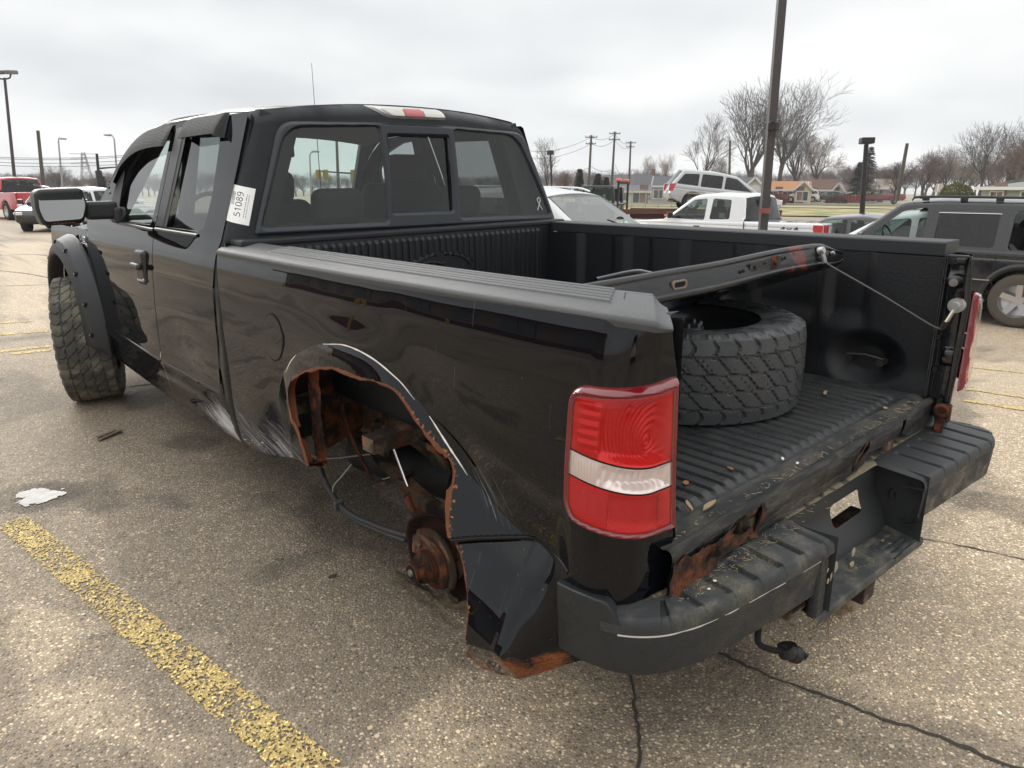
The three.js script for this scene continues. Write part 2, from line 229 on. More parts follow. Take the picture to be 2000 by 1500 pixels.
{
  const a = gnd(24, 1018), b = gnd(640, 1530); bayLine(a, b, 0.125, 11, 0.85, 0.0032);
  for (const [q, r, s] of [[[-120, 662], [96, 647], 2], [[-140, 704], [98, 676], 5], [[-100, 636], [60, 628], 7], [[20, 692], [100, 684], 9]]) bayLine(gnd(...q), gnd(...r), 0.11, s, 0.25, 0.02);
  for (const [q, r, s] of [[[1885, 762], [2060, 783], 21], [[1880, 796], [2080, 824], 23], [[1900, 688], [2060, 697], 27]]) { const h = -0.12; bayLine(gnd(...q, h), gnd(...r, h), 0.1, s, 0.2, 0.02, 0.006); }
  // bays seen in the paintwork of the truck only
  for (let k = 0; k < 5; k++) bayLine([-3.4 - k * 0.02, -1.2 + k * 2.7], [-8.4, -2.4 + k * 2.7], 0.11, 40 + k, 0.1, 0.03, 0.005);
}
// cracks
const crackM = std(0.045, 0.04, 0.034, 0.95);
function crack(pix, w, seed) {
  const pts = gpoly(pix), c = new THREE.CatmullRomCurve3(pts.map((p) => V3(p[0], 0, p[1]))), L = c.getLength(), n = Math.ceil(L / 0.012), P = c.getSpacedPoints(n);
  const g = surf(0, n, n, -1, 1, 2, (s, t) => { const i = Math.max(0, Math.min(n - 1, s | 0)), q = P[i], r = P[i + 1], f = clamp(s - i), dx = r.x - q.x, dz = r.z - q.z, l = Math.hypot(dx, dz) || 1, j = 0.02 * (fbm(s * 0.09, 3, seed, 3) - 0.5) + 0.012 * (vnoise(s * 0.5, 1, seed) - 0.5); const ww = w * 0.7 * (0.2 + 1.1 * fbm(s * 0.13, 9, seed + 4, 3)) * 0.5; const o = j + t * ww; const x = lerp(q.x, r.x, f) - dz / l * o, z = lerp(q.z, r.z, f) + dx / l * o; return [x, gh(x, z) + 0.003, z]; }, { flip: true, eps: 0.2 });
  structure('pavement_crack', g, crackM);
}
crack([[1380, 1262], [1430, 1290], [1545, 1338], [1640, 1372], [1720, 1402], [1850, 1448], [1960, 1492], [2080, 1540]], 0.022, 3);
crack([[1232, 1310], [1238, 1360], [1244, 1430], [1247, 1530]], 0.016, 5);
crack([[1800, 1052], [1880, 1068], [2010, 1096]], 0.014, 7);
crack([[180, 770], [250, 756], [330, 748], [420, 740]], 0.03, 9);
crack([[-20, 527], [40, 533], [110, 545]], 0.05, 12); crack([[-20, 499], [60, 497], [110, 503]], 0.06, 14); crack([[-20, 560], [90, 556]], 0.04, 15);
crack([[640, 850], [760, 905], [900, 930]], 0.012, 17);
// dry grass verge beyond the lot, with the pale pavement in it
const verge = (D0, D1, p0, p1, n, y) => surf(p0, p1, n, D0, D1, 8, (px, D) => { const q = at(px, 400, D); return [q.x, gh(q.x, q.z) + y, q.z]; }, { flip: false, eps: 0.5 });
{
  const gT = tex(512, 512, (i, j, o) => { const n = fbm(i / 40, j / 40, 81, 5, 0), m = hash2(i, j, 7), g = sstep(0.42, 0.6, fbm(i / 90, j / 90, 83, 4)); o[0] = lerp(168, 122, g) * (0.75 + 0.35 * n + 0.12 * m); o[1] = lerp(150, 128, g) * (0.75 + 0.35 * n + 0.12 * m); o[2] = lerp(108, 78, g) * (0.75 + 0.35 * n + 0.12 * m); });
  const mk = (D0, D1, p0, p1, y) => { const g = verge(D0, D1, p0, p1, 40, y); const p = g.attributes.position, n = g.attributes.normal, u = new Float32Array(p.count * 2); for (let i = 0; i < p.count; i++) { u[2 * i] = p.getX(i) / 9; u[2 * i + 1] = p.getZ(i) / 9; n.setXYZ(i, 0, 1, 0); } g.setAttribute('uv', new THREE.BufferAttribute(u, 2)); return g; };
  const gr = structure('dry_grass', mk(52, 118, 1060, 2120, 0.08), std(1, 1, 1, 0.95, 0, { map: gT })); gr.userData.kind = 'stuff'; tag(gr, 'dry straw coloured grass strip between the car park and the houses', 'grass');
  structure('pavement', mk(72, 75, 1060, 2120, 0.16), std(0.42, 0.38, 0.33, 0.9));
  structure('road', mk(90, 98, 1060, 2120, 0.14), std(0.2, 0.19, 0.18, 0.85));
}
// ================================================================ BLACK PICKUP TRUCK
// built in its own axes: v to its right, w up from the load floor, u forward from the rear axle
const W0 = 0.695;
const T = (v, w, u) => [v, w + W0, -u];
const truck = thing('pickup_truck', 'black pickup truck with a rusted wheel arch, missing rear wheel and open bed', 'pickup truck');
{ // it leans to its left, on the bare hub
  const X = V3(0.99969, -0.024936, 0), Y = V3(0.024936, 0.999688, -0.00154), Z = V3(0.0000384, 0.00154, 1);
  const m = new THREE.Matrix4().set(X.x, X.y, X.z, 0, Y.x, Y.y, Y.z, 0, Z.x, Z.y, Z.z, 0, 0, 0, 0, 1);
  truck.quaternion.setFromRotationMatrix(m); truck.position.copy(V3(0, W0, 0).sub(V3(0, W0, 0).applyMatrix4(m)));
}
const truckM = new THREE.Matrix4().compose(truck.position, truck.quaternion, V3(1, 1, 1));
const TW = (v, w, u) => V3(...T(v, w, u)).applyMatrix4(truckM); // truck point -> world
const tp = (name, geo, mat, label) => add(name, geo, mat, truck, label);
// materials
const coat = (o = {}) => std(0.0035, 0.0045, 0.0075, 0.4, 0, Object.assign({ clearcoat: 0.8, clearcoatRoughness: 0.01, specularIntensity: 0.0 }, o));
const paint = coat();
const jambPaint = std(0.005, 0.007, 0.011, 0.22, 0, { clearcoat: 0.6, clearcoatRoughness: 0.12, bumpMap: rep(mottleT, 3, 3), bumpScale: 0.004 });
const plastic = std(0.022, 0.024, 0.027, 0.52, 0, { bumpMap: rep(grainT, 6, 6), bumpScale: 0.0007 });
const capM = std(0.075, 0.078, 0.082, 0.42, 0, { bumpMap: rep(grainT, 5, 5), bumpScale: 0.001, roughnessMap: rep(mottleT, 1.7, 1.7) }); capM.roughness = 0.46; capM.roughnessMap = null;
const linerM = std(0.0055, 0.0065, 0.009, 0.42, 0, { bumpMap: rep(grainT, 4.5, 4.5), bumpScale: 0.0016 });
const rubber = std(0.020, 0.021, 0.023, 0.72);
const blackM = std(0.006, 0.006, 0.007, 0.6);
const gapM = std(0.003, 0.003, 0.003, 0.9);
const trimM = std(0.05, 0.053, 0.055, 0.35);
const chrome = std(0.75, 0.76, 0.77, 0.18, 1);
const steel = std(0.5, 0.5, 0.5, 0.38, 0.9);
const dullSteel = std(0.33, 0.31, 0.28, 0.5, 0.8);
const rustT = tex(512, 512, (i, j, o) => { const n = fbm(i / 64, j / 64, 121, 6, 8), m = fbm(i / 12, j / 12, 125, 3, 42), k = hash2(i, j, 3); const a = sstep(0.35, 0.66, n); o[0] = lerp(62, 168, a) * (0.7 + 0.5 * m) + 14 * k; o[1] = lerp(36, 92, a) * (0.7 + 0.5 * m) + 10 * k; o[2] = lerp(26, 48, a) * (0.7 + 0.5 * m) + 8 * k; });
const rustB = tex(512, 512, (i, j, o) => { const n = 0.6 * fbm(i / 24, j / 24, 131, 4, 21) + 0.4 * fbm(i / 5, j / 5, 133, 2, 102); o[0] = o[1] = o[2] = 255 * n; }, false);
const grimeT = tex(512, 512, (i, j, o) => { const n = fbm(i / 64, j / 64, 141, 6, 8), m = fbm(i / 9, j / 9, 145, 3, 57), r = sstep(0.52, 0.68, fbm(i / 40, j / 40, 147, 4, 13)); const a = sstep(0.3, 0.7, n) * (0.6 + 0.6 * m); o[0] = lerp(46, 124, a) + 26 * r; o[1] = lerp(39, 104, a) - 2 * r; o[2] = lerp(32, 82, a) - 12 * r; });
const rust = std(0.46, 0.46, 0.50, 0.9, 0, { map: rep(rustT, 3, 3), bumpMap: rep(rustB, 4, 4), bumpScale: 0.006 });
const sillRust = std(0.34, 0.37, 0.41, 0.92, 0, { map: rep(rustT, 4, 4), bumpMap: rep(rustB, 6, 6), bumpScale: 0.008 });
const brightRust = std(1.8, 2.1, 2.35, 0.92, 0, { map: rep(rustT, 5, 5), bumpMap: rep(rustB, 7, 7), bumpScale: 0.005 });
const darkRust = std(0.95, 0.95, 0.95, 0.9, 0, { map: rep(grimeT, 2, 2), bumpMap: rep(rustB, 4, 4), bumpScale: 0.006 });
const grimeM = std(0.9, 0.9, 0.9, 0.9, 0, { map: rep(grimeT, 2.6, 2.6, 0.3, 0.1), bumpMap: rep(rustB, 5, 5), bumpScale: 0.006 });

for (const m of [rust, darkRust, grimeM]) m.userData.box = true;
// ---- body section
const profV = smoothTable([-0.56, -0.42, -0.36, -0.30, -0.22, -0.12, 0, 0.2, 0.36, 0.44, 0.49, 0.52, 0.56, 1.08, 1.12], [-0.90, -0.93, -0.95, -0.975, -0.992, -1.003, -1.006, -1.0, -0.988, -0.978, -0.969, -0.961, -0.95, -0.765, -0.735], 600, 0.02);
const plan = (u) => 0.018 * sstep(-0.15, -1.05, u);
// wheel opening, torn and rusted (u, w)
const HOLE = roundPoly([[0.30, -0.62], [0.308, -0.154], [0.346, -0.047], [0.395, -0.007], [0.43, 0.03], [0.462, 0.07], [0.44, 0.112], [0.396, 0.142], [0.322, 0.172], [0.23, 0.202], [0.126, 0.226], [0.038, 0.229], [-0.053, 0.228], [-0.139, 0.231], [-0.20, 0.230], [-0.244, 0.212], [-0.289, 0.187], [-0.325, 0.155], [-0.37, 0.125], [-0.43, 0.095], [-0.47, 0.068], [-0.490, 0.03], [-0.50, -0.02], [-0.512, -0.07], [-0.535, -0.115], [-0.58, -0.16], [-0.62, -0.215], [-0.65, -0.275], [-0.66, -0.34], [-0.64, -0.40], [-0.60, -0.47], [-0.59, -0.62]], 0.03, 4);
const holeS = polySdf(HOLE);
const holeEdge = (u, w) => holeS(u, w) + 0.004 * (fbm(u * 30, w * 30, 7, 2) - 0.5) + 0.012 * (fbm(u * 60, w * 60, 9, 2) - 0.5) * sstep(0.2, 0.5, u);
const FLARE = [[0.60, 0.02], [0.525, 0.127], [0.409, 0.214], [0.225, 0.28], [0.02, 0.306], [-0.126, 0.290], [-0.234, 0.248], [-0.334, 0.193], [-0.427, 0.121], [-0.525, 0.05], [-0.66, -0.022], [-0.80, -0.072], [-0.93, -0.10]];
const flareW = (u) => { for (let i = 1; i < FLARE.length; i++) if (u >= FLARE[i][0]) return lerp(FLARE[i][1], FLARE[i - 1][1], (u - FLARE[i][0]) / (FLARE[i - 1][0] - FLARE[i][0])); return -0.2; };
const flareS = polySdf([...smoothLoop(FLARE, 4, false), [-0.93, -0.7], [0.62, -0.7]]);
const BEND = (u) => interp([-0.93, -0.885, -0.765, -0.60, -0.46, -0.38], [-0.095, -0.085, -0.05, -0.095, -0.140, -0.165], u); // crease across the lower quarter
function sideOff(u, w) { // how far the sheet stands outward of the plain section
  let o = 0; const rear = sstep(-0.05, -0.45, u), d = flareS(u, w);
  if (u > 0.62 || u < -0.935) return fr(u, w);
  const bend = BEND(u), edge = sstep(-0.9, -0.84, u);
  // tuck just outside the crease, then the lip comes out
  o -= 0.016 * rear * edge * (d < 0 ? Math.exp(-((d / 0.13) ** 2)) : 1);
  if (d > 0 && w > bend) o += Math.min(d, 0.20) * lerp(0.26, 0.60, rear) * edge;
  if (w <= bend + 0.010 && u < -0.3) { const t = Math.max(0, bend - w), diag = 1; const s = 0.66 * Math.min(t, 0.25), dB = Math.max(0, flareS(u, bend)), fA = Math.min(dB, 0.2) * 0.60 - 0.016, oB = ((fA - 0.018) * (1 - 0.62 * Math.min(1, t / 0.25)) + s) * sstep(-0.9, -0.78, u); o = lerp(o, oB, sstep(0.010, -0.012, w - bend)); if (t > 0.28) o -= (t - 0.28) * 0.3; }
  return o + fr(u, w);
}
function fr(u, w) { // dents near the front lower corner, soft ripples of a hand-filled quarter
  let o = 0.0035 * (fbm(u * 2.6 + 5, w * 4 + 5, 91, 3) - 0.5) + 0.018 * (fbm(u * 5 + 2, w * 7, 93, 3) - 0.5) * sstep(-0.02, -0.22, w) * sstep(0.2, 0.5, u);
  const e = (u - 0.06) ** 2 / 0.09 + (w - 0.285) ** 2 / 0.006; o += 0.010 * Math.exp(-e * 1.1);
  o -= 0.016 * Math.exp(-((u - 0.62) ** 2 / 0.02 + (w + 0.14) ** 2 / 0.02));
  return o;
}
const CR = 0.115, CS = -0.915, CA = 1.42; // rear corner: radius, where it starts, how far it turns
function sideMap(sgn, extra = 0, off = sideOff) {
  return (s, w) => {
    const u0 = Math.max(s, CS), half = -profV(w) - plan(u0) + off(u0, w) + extra; let u = s, v = half;
    if (s < CS) { const L = CS - s, r = CR + extra, a = Math.min(L / CR, CA), rest = Math.max(0, L - CR * CA); v = half - r + r * Math.cos(a); u = CS - r * Math.sin(a); v -= rest * Math.sin(CA); u -= rest * Math.cos(CA) * 0.6; }
    return T(sgn * v, w, u);
  };
}
const SEND = -1.185, SENDW = (w) => interp([0, 0.2, 0.39, 0.512], [-1.172, -1.155, -1.137, -1.09], w); // inner end of the rear face
// scuffs and scratches: paint worn to primer and bare white
const bedScuff = ctex(2048, 1024, (g, W, H) => { // covers u -1.3..1.2 (right to left), w -0.6..0.65
  const X = (u) => (u + 1.3) / 2.5 * W, Y = (w) => H - (w + 0.6) / 1.25 * H, R = RNG(5);
  g.fillStyle = 'rgb(10,12,17)'; g.fillRect(0, 0, W, H);
  const scr = (u0, w0, u1, w1, n, spread, a0, lw) => { for (let k = 0; k < n; k++) { const t = R(), l = 0.15 + 0.5 * R(); const au = lerp(u0, u1, t) + (R() - 0.5) * spread, aw = lerp(w0, w1, t) + (R() - 0.5) * spread; const dx = 0.17 * l, dw = -0.06 * l + (R() - 0.5) * 0.02; g.strokeStyle = `rgba(${200 + 40 * R()},${205 + 35 * R()},${208 + 35 * R()},${a0 * 0.75 * (0.10 + R() * R())})`; g.lineWidth = lw * (0.3 + 1.1 * R() * R()); g.beginPath(); g.moveTo(X(au + dx), Y(aw - dw)); g.quadraticCurveTo(X(au), Y(aw + (R() - 0.5) * 0.012), X(au - dx), Y(aw + dw)); g.stroke(); } };
  scr(1.10, -0.10, 0.40, -0.20, 130, 0.10, 0.5, 1.8); scr(1.12, -0.20, 0.36, -0.17, 260, 0.10, 0.8, 2.4); scr(1.1, -0.29, 0.5, -0.20, 220, 0.06, 0.85, 2.8); scr(0.6, -0.06, 0.36, -0.14, 110, 0.08, 0.5, 1.6);
  scr(1.13, -0.33, 0.42, -0.215, 60, 0.02, 0.7, 3);
  for (let k = 0; k < 26; k++) { const u = 1.15 - R() * 0.8; g.fillStyle = `rgba(226,228,228,${0.25 + 0.5 * R()})`; g.beginPath(); g.ellipse(X(u), Y(lerp(-0.3, -0.19, clamp((1.13 - u) / 0.8)) + 0.05 * (R() - 0.5)), 3 + 16 * R(), 1 + 2.4 * R(), 0.3, 0, 7); g.fill(); }
  g.strokeStyle = 'rgba(236,228,214,0.95)'; g.lineCap = 'round'; // pale tapering lines along the arch crest
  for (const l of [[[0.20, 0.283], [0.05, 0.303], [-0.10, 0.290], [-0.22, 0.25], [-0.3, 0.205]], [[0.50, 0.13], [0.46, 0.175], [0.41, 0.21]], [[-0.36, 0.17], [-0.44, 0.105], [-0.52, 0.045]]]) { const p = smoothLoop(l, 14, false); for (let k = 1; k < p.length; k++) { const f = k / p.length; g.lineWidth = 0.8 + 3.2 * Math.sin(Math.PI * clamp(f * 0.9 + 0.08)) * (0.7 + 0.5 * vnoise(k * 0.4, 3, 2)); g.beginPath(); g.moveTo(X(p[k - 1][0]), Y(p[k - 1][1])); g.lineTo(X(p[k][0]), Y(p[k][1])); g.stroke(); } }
  // rust freckles creeping from the opening and at the bottom hem
  for (let k = 0; k < 260; k++) { const i = (R() * HOLE.length) | 0, p = HOLE[i]; if (p[1] < -0.5) continue; const d = 0.014 * R() * R(), a = R() * 6.3; g.fillStyle = `rgba(${150 + 50 * R()},${84 + 30 * R()},${40 + 20 * R()},${0.3 + 0.6 * R()})`; g.beginPath(); g.ellipse(X(p[0] + d * Math.cos(a)), Y(p[1] + d * Math.sin(a)), 1 + 4 * R(), 1 + 3 * R(), a, 0, 7); g.fill(); }
  const blot = (u, w, n, su, sw) => { for (let k = 0; k < n / 3; k++) { const uu = u + (R() + R() - 1) * su * 0.8, ww = w + (R() + R() - 1) * sw * 0.8; g.fillStyle = `rgba(${112 + 40 * R()},${60 + 22 * R()},${32 + 14 * R()},0.16)`; g.beginPath(); g.ellipse(X(uu), Y(ww), 3 + 9 * R(), 2 + 7 * R(), R() * 3, 0, 7); g.fill(); } for (let k = 0; k < n; k++) { const uu = u + (R() + R() - 1) * su, ww = w + (R() + R() - 1) * sw; const z = R(); g.fillStyle = z < 0.35 ? `rgba(${40 + 30 * R()},${26 + 14 * R()},${18 + 10 * R()},${0.5 + 0.5 * R()})` : `rgba(${95 + 80 * R()},${58 + 40 * R()},${34 + 26 * R()},${0.25 + 0.6 * R()})`; g.beginPath(); g.ellipse(X(uu), Y(ww), 0.6 + 2.2 * R() * R(), 0.6 + 1.9 * R() * R(), R() * 3, 0, 7); g.fill(); } };
  blot(-0.83, -0.365, 420, 0.06, 0.028); blot(-0.78, -0.35, 700, 0.055, 0.05); blot(-0.66, -0.42, 500, 0.03, 0.03); blot(-0.85, -0.33, 300, 0.03, 0.03); blot(-0.80, -0.33, 60, 0.02, 0.05); blot(-0.67, -0.44, 260, 0.05, 0.014); blot(-0.625, -0.40, 240, 0.018, 0.05); blot(-0.75, -0.41, 160, 0.07, 0.012); blot(1.08, -0.32, 80, 0.03, 0.02); blot(0.36, -0.17, 120, 0.03, 0.02);
  // nicks, chips, a few long scratches
  for (let k = 0; k < 260; k++) { g.fillStyle = `rgba(210,214,216,${0.15 + 0.5 * R()})`; const u = -1.25 + 2.4 * R(), w = -0.45 + 0.95 * R() * R(); g.fillRect(X(u), Y(w), 1 + 1.4 * R(), 1 + 1.6 * R()); }
  for (let k = 0; k < 34; k++) { const u = -1.0 + 2 * R(), w = -0.4 + 0.85 * R(), l = 0.02 + 0.10 * R(); g.strokeStyle = `rgba(150,155,160,${0.12 + 0.3 * R()})`; g.lineWidth = 0.8 + R(); g.beginPath(); g.moveTo(X(u), Y(w)); g.lineTo(X(u + 0.012 * (R() - 0.5)), Y(w + l * (R() < 0.6 ? 1 : 0.2))); g.stroke(); }
  for (let k = 0; k < 16; k++) { g.strokeStyle = `rgba(200,204,208,${0.08 + 0.28 * R()})`; g.lineWidth = 1 + R() * 1.4; const u = -0.52 - 0.1 * R(), w = 0.02 + 0.08 * R(); g.beginPath(); g.moveTo(X(u), Y(w)); g.lineTo(X(u - 0.07), Y(w - 0.07 - 0.02 * R())); g.stroke(); }
});
const bedUV = (s, w) => [(s + 1.3) / 2.5, (w + 0.6) / 1.25];
const scuffR = ctex(1024, 512, (g, W, H) => { g.fillStyle = 'rgb(40,40,40)'; g.fillRect(0, 0, W, H); }, false);
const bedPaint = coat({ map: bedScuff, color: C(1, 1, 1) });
// lower boundary of the bed side
const bedBottom = (u) => u > 0.3 ? interp([0.30, 0.337, 0.62, 0.80, 0.992, 1.09, 1.2], [-0.17, -0.179, -0.242, -0.285, -0.328, -0.345, -0.352], u) : u > -0.5 ? -0.6 : interp([-1.3, -0.94, -0.90, -0.80, -0.715, -0.655, -0.62, -0.60, -0.515, -0.5], [-0.13, -0.13, -0.34, -0.385, -0.43, -0.445, -0.425, -0.40, -0.40, -0.40], u);
const bedFrontEdge = (w) => interp([-0.36, -0.2, 0, 0.25, 0.40, 0.5, 0.53], [1.10, 1.09, 1.06, 1.10, 1.125, 1.14, 1.14], w);
const LAMPP = roundPoly([[-0.876, 0.372], [-0.876, 0.10], [-0.90, 0.06], [-1.04, 0.030], [-1.168, 0.026], [-1.134, 0.388], [-1.02, 0.378]], [0.05, 0.06, 0.03, 0.06, 0.012, 0.012, 0.06], 6), lampS = polySdf(LAMPP);
{
  const sd = (s, w) => Math.min(-holeEdge(s, w), w - bedBottom(s) - 0.004 * (fbm(s * 40, w * 40, 3, 2) - 0.5) * sstep(-0.3, -0.5, s), bedFrontEdge(w) - s, 0.512 - w, s - SENDW(w), 0.006 - lampS(s, w));
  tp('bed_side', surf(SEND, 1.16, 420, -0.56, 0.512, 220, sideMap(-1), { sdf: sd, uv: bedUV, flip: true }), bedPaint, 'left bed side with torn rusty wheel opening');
  // rolled top edge under the cap and inner skin
  tp('bed_rail', surf(-1.07, 1.115, 60, 0, 1, 6, (u, t) => { const m = sideMap(-1, 0)(u, 0.512); return [m[0] + 0.05 * t, m[1] + 0.012 * Math.sin(t * 3.14 / 2), m[2]]; }), paint);
  tp('panel_crease', tubeG(Array.from({ length: 15 }, (_, k) => { const u = lerp(-0.535, -0.885, k / 14), q = sideMap(-1, -0.003)(u, BEND(u) + 0.001); return q; }), 0.0065, 60, 8), paint);
  // rusted edge of the opening: ragged lip following the cut
  const lip = []; const R = RNG(8);
  const H = HOLE.filter((p) => p[1] > -0.43), P = []; for (let i = 1; i < H.length; i++) { const n = Math.max(1, Math.round(Math.hypot(H[i][0] - H[i - 1][0], H[i][1] - H[i - 1][1]) / 0.008)); for (let k = 0; k < n; k++) P.push([lerp(H[i - 1][0], H[i][0], k / n), lerp(H[i - 1][1], H[i][1], k / n)]); }
  const n = P.length - 1, sm = sideMap(-1);
  const wid = (i, p) => { const f = sstep(0.25, 0.42, p[0]) * sstep(0.18, 0.05, p[1]); return (0.0015 + 0.026 * fbm(i * 0.07, 3, 5, 4) ** 2.2) * (1 + 2.2 * f) ; };
  lip.push(surf(0, n, n, -1, 1, 8, (s, t) => { const i = clamp(s, 0, n - 0.001) | 0, f = s - i, p = [lerp(P[i][0], P[i + 1][0], f), lerp(P[i][1], P[i + 1][1], f)]; const i0 = Math.max(0, i - 5), i1 = Math.min(n, i + 6), dx = P[i1][0] - P[i0][0], dw = P[i1][1] - P[i0][1], l = Math.hypot(dx, dw), nx = dw / l, nw = -dx / l; const ww = wid(s, p), e = t > 0 ? 1 : 0.7; const out = t * ww * e; const q = sm(p[0] + nx * -out, p[1] + nw * -out); const bulge = 0.0018 * (1 - t * t) + 0.0025 * (fbm(s * 0.16, t * 2, 6, 2) - 0.5); return [q[0] - bulge + (t < 0 ? 0.03 * t * t : 0) + 0.002, q[1], q[2]]; }, { eps: 0.02 }));
  tp('rust_edge', lip, brightRust, 'flaking orange rust along the torn wheel opening');
}
// the whole plain far side
{
  const arch = polySdf(roundPoly([[0.46, -0.7], [0.46, -0.05], [0.32, 0.17], [0, 0.24], [-0.32, 0.17], [-0.46, -0.05], [-0.46, -0.7]], 0.2, 8));
  const sd = (s, w) => Math.min(-arch(s, w), w + 0.34 - 0.1 * sstep(-0.6, -1, s), bedFrontEdge(w) - s);
  tp('bed_side', surf(SEND, 1.16, 110, -0.36, 0.512, 60, sideMap(1, 0, () => 0), { sdf: sd, uv: bedUV }), paint, 'right bed side').position.z += 0.07;
}
// fuel door: a disc of the same sheet in a round gap, with a finger notch
{
  const cu = 0.598, cw = 0.242, r = 0.084, sm = sideMap(-1, 0.002), sg = sideMap(-1, 0.0012);
  const disc = (rr, e) => surf(cu - 0.1, cu + 0.1, 60, cw - 0.1, cw + 0.1, 60, e, { sdf: (s, w) => rr - Math.hypot(s - cu, w - cw), uv: bedUV, flip: true });
  const gap = tp('fuel_door_gap', disc(r + 0.004, sg), gapM);
  const fd = tp('fuel_door', disc(r - 0.001, sideMap(-1, 0.0035)), bedPaint);
  const notch = surf(0, Math.PI * 2, 28, 0, 1, 5, (a, t) => { const q = sideMap(-1, 0.004 - 0.002 * t)(cu - r + 0.004 + 0.013 * t * Math.cos(a), cw + 0.004 + 0.030 * t * Math.sin(a)); return q; }); add('finger_notch', notch, gapM, fd);
}
// rail cap: ribbed plastic moulding on the left rail
const railV = (u) => interp([-1.12, -1.08, -0.95, -0.5, 0, 0.4, 1.12], [-0.925, -0.936, -0.948, -0.966, -0.98, -0.985, -0.982], u);
{
  const ribV = [-0.048, -0.065, -0.082, -0.099, -0.116];
  const sec = [[0.004, -0.004], [0.001, 0.009], [0.005, 0.019], [0.02, 0.0275], [0.05, 0.036], [0.09, 0.0435], [0.12, 0.0475], [0.134, 0.0455], [0.14, 0.038], [0.142, 0.0], [0.142, -0.05]];
  const len = [0]; for (let i = 1; i < sec.length; i++) len.push(len[i - 1] + Math.hypot(sec[i][0] - sec[i - 1][0], sec[i][1] - sec[i - 1][1])); const LT = len[len.length - 1];
  const curve = new THREE.CatmullRomCurve3(sec.map((p) => V3(p[0], p[1], 0)), false, 'catmullrom', 0.35), cache = []; for (let i = 0; i <= 400; i++) cache.push(curve.getPoint(i / 400));
  const cs = (b) => { const t = clamp(b) * 400, i = Math.min(399, t | 0); return [lerp(cache[i].x, cache[i + 1].x, t - i), lerp(cache[i].y, cache[i + 1].y, t - i)]; };
  const map = (u, b) => { const q = cs(b), u0 = u, endF = sstep(-1.09, -1.06, u), endR = sstep(1.13, 1.115, u), e = Math.min(endF, endR); let v = -railV(u) - 0.004 - q[0] - 0.018 * (1 - endF) ** 2, w = 0.505 + q[1] * lerp(0.35, 1, e);
    u += 0.85 * q[0] * sstep(-0.6, -1.1, u);
    const rib = u0 < 0.70 && u0 > -0.945; if (rib && q[0] > 0.03 && q[0] < 0.13) for (const r of ribV) { const d = Math.abs(q[0] + r); if (d < 0.006) w += 0.0055 * sstep(0.0065, 0.003, d) * sstep(-0.945, -0.935, u) * sstep(0.7, 0.69, u); }
    const pk = Math.max(Math.abs(u0 + 1.025) / 0.042, Math.abs(q[0] - 0.078) / 0.034), ring = Math.abs(pk - 1); if (ring < 0.07 && q[1] > 0.04) w -= 0.003 * sstep(0.07, 0.03, ring);
    w -= 0.006 * sstep(0.4, 1.1, Math.abs(u - 0.2)) * 0; return T(-v, w, u); };
  const us = []; for (let i = 0; i <= 150; i++) us.push(lerp(-1.088, -0.9, i / 150)); for (let i = 1; i <= 60; i++) us.push(lerp(-0.9, 0.68, i / 60)); for (let i = 1; i <= 30; i++) us.push(lerp(0.68, 1.13, i / 30));
  tp('rail_cap', surf(us, 0, 0, 0, 1, 200, map, { uv: (u, b) => [u, b * LT], flip: true, eps: 5e-4 }), capM, 'ribbed plastic cap on the left bed rail');
  // end face
  const shp = surf(0, 1, 24, 0, 1, 3, (b, t) => { const q = cs(b); return T(railV(-1.088) + 0.022 + lerp(q[0], 0.07, t), 0.505 + lerp(q[1] * 0.35, 0.0, t), -1.0875 + 0.85 * lerp(q[0], 0.07, t)); }); tp('rail_cap', shp, capM);
}
// right rail: flat-faced cap
{
  const g = extrudeG(roundPoly([[0, 0], [0, 0.047], [0.006, 0.052], [0.14, 0.052], [0.145, 0.047], [0.145, 0]], 0.005), 2.09, 0.002); g.rotateY(0); g.translate(0.822, 0.505 + W0, -1.075); tp('rail_cap', boxUV(g), plastic, 'flat black cap on the right bed rail');
}

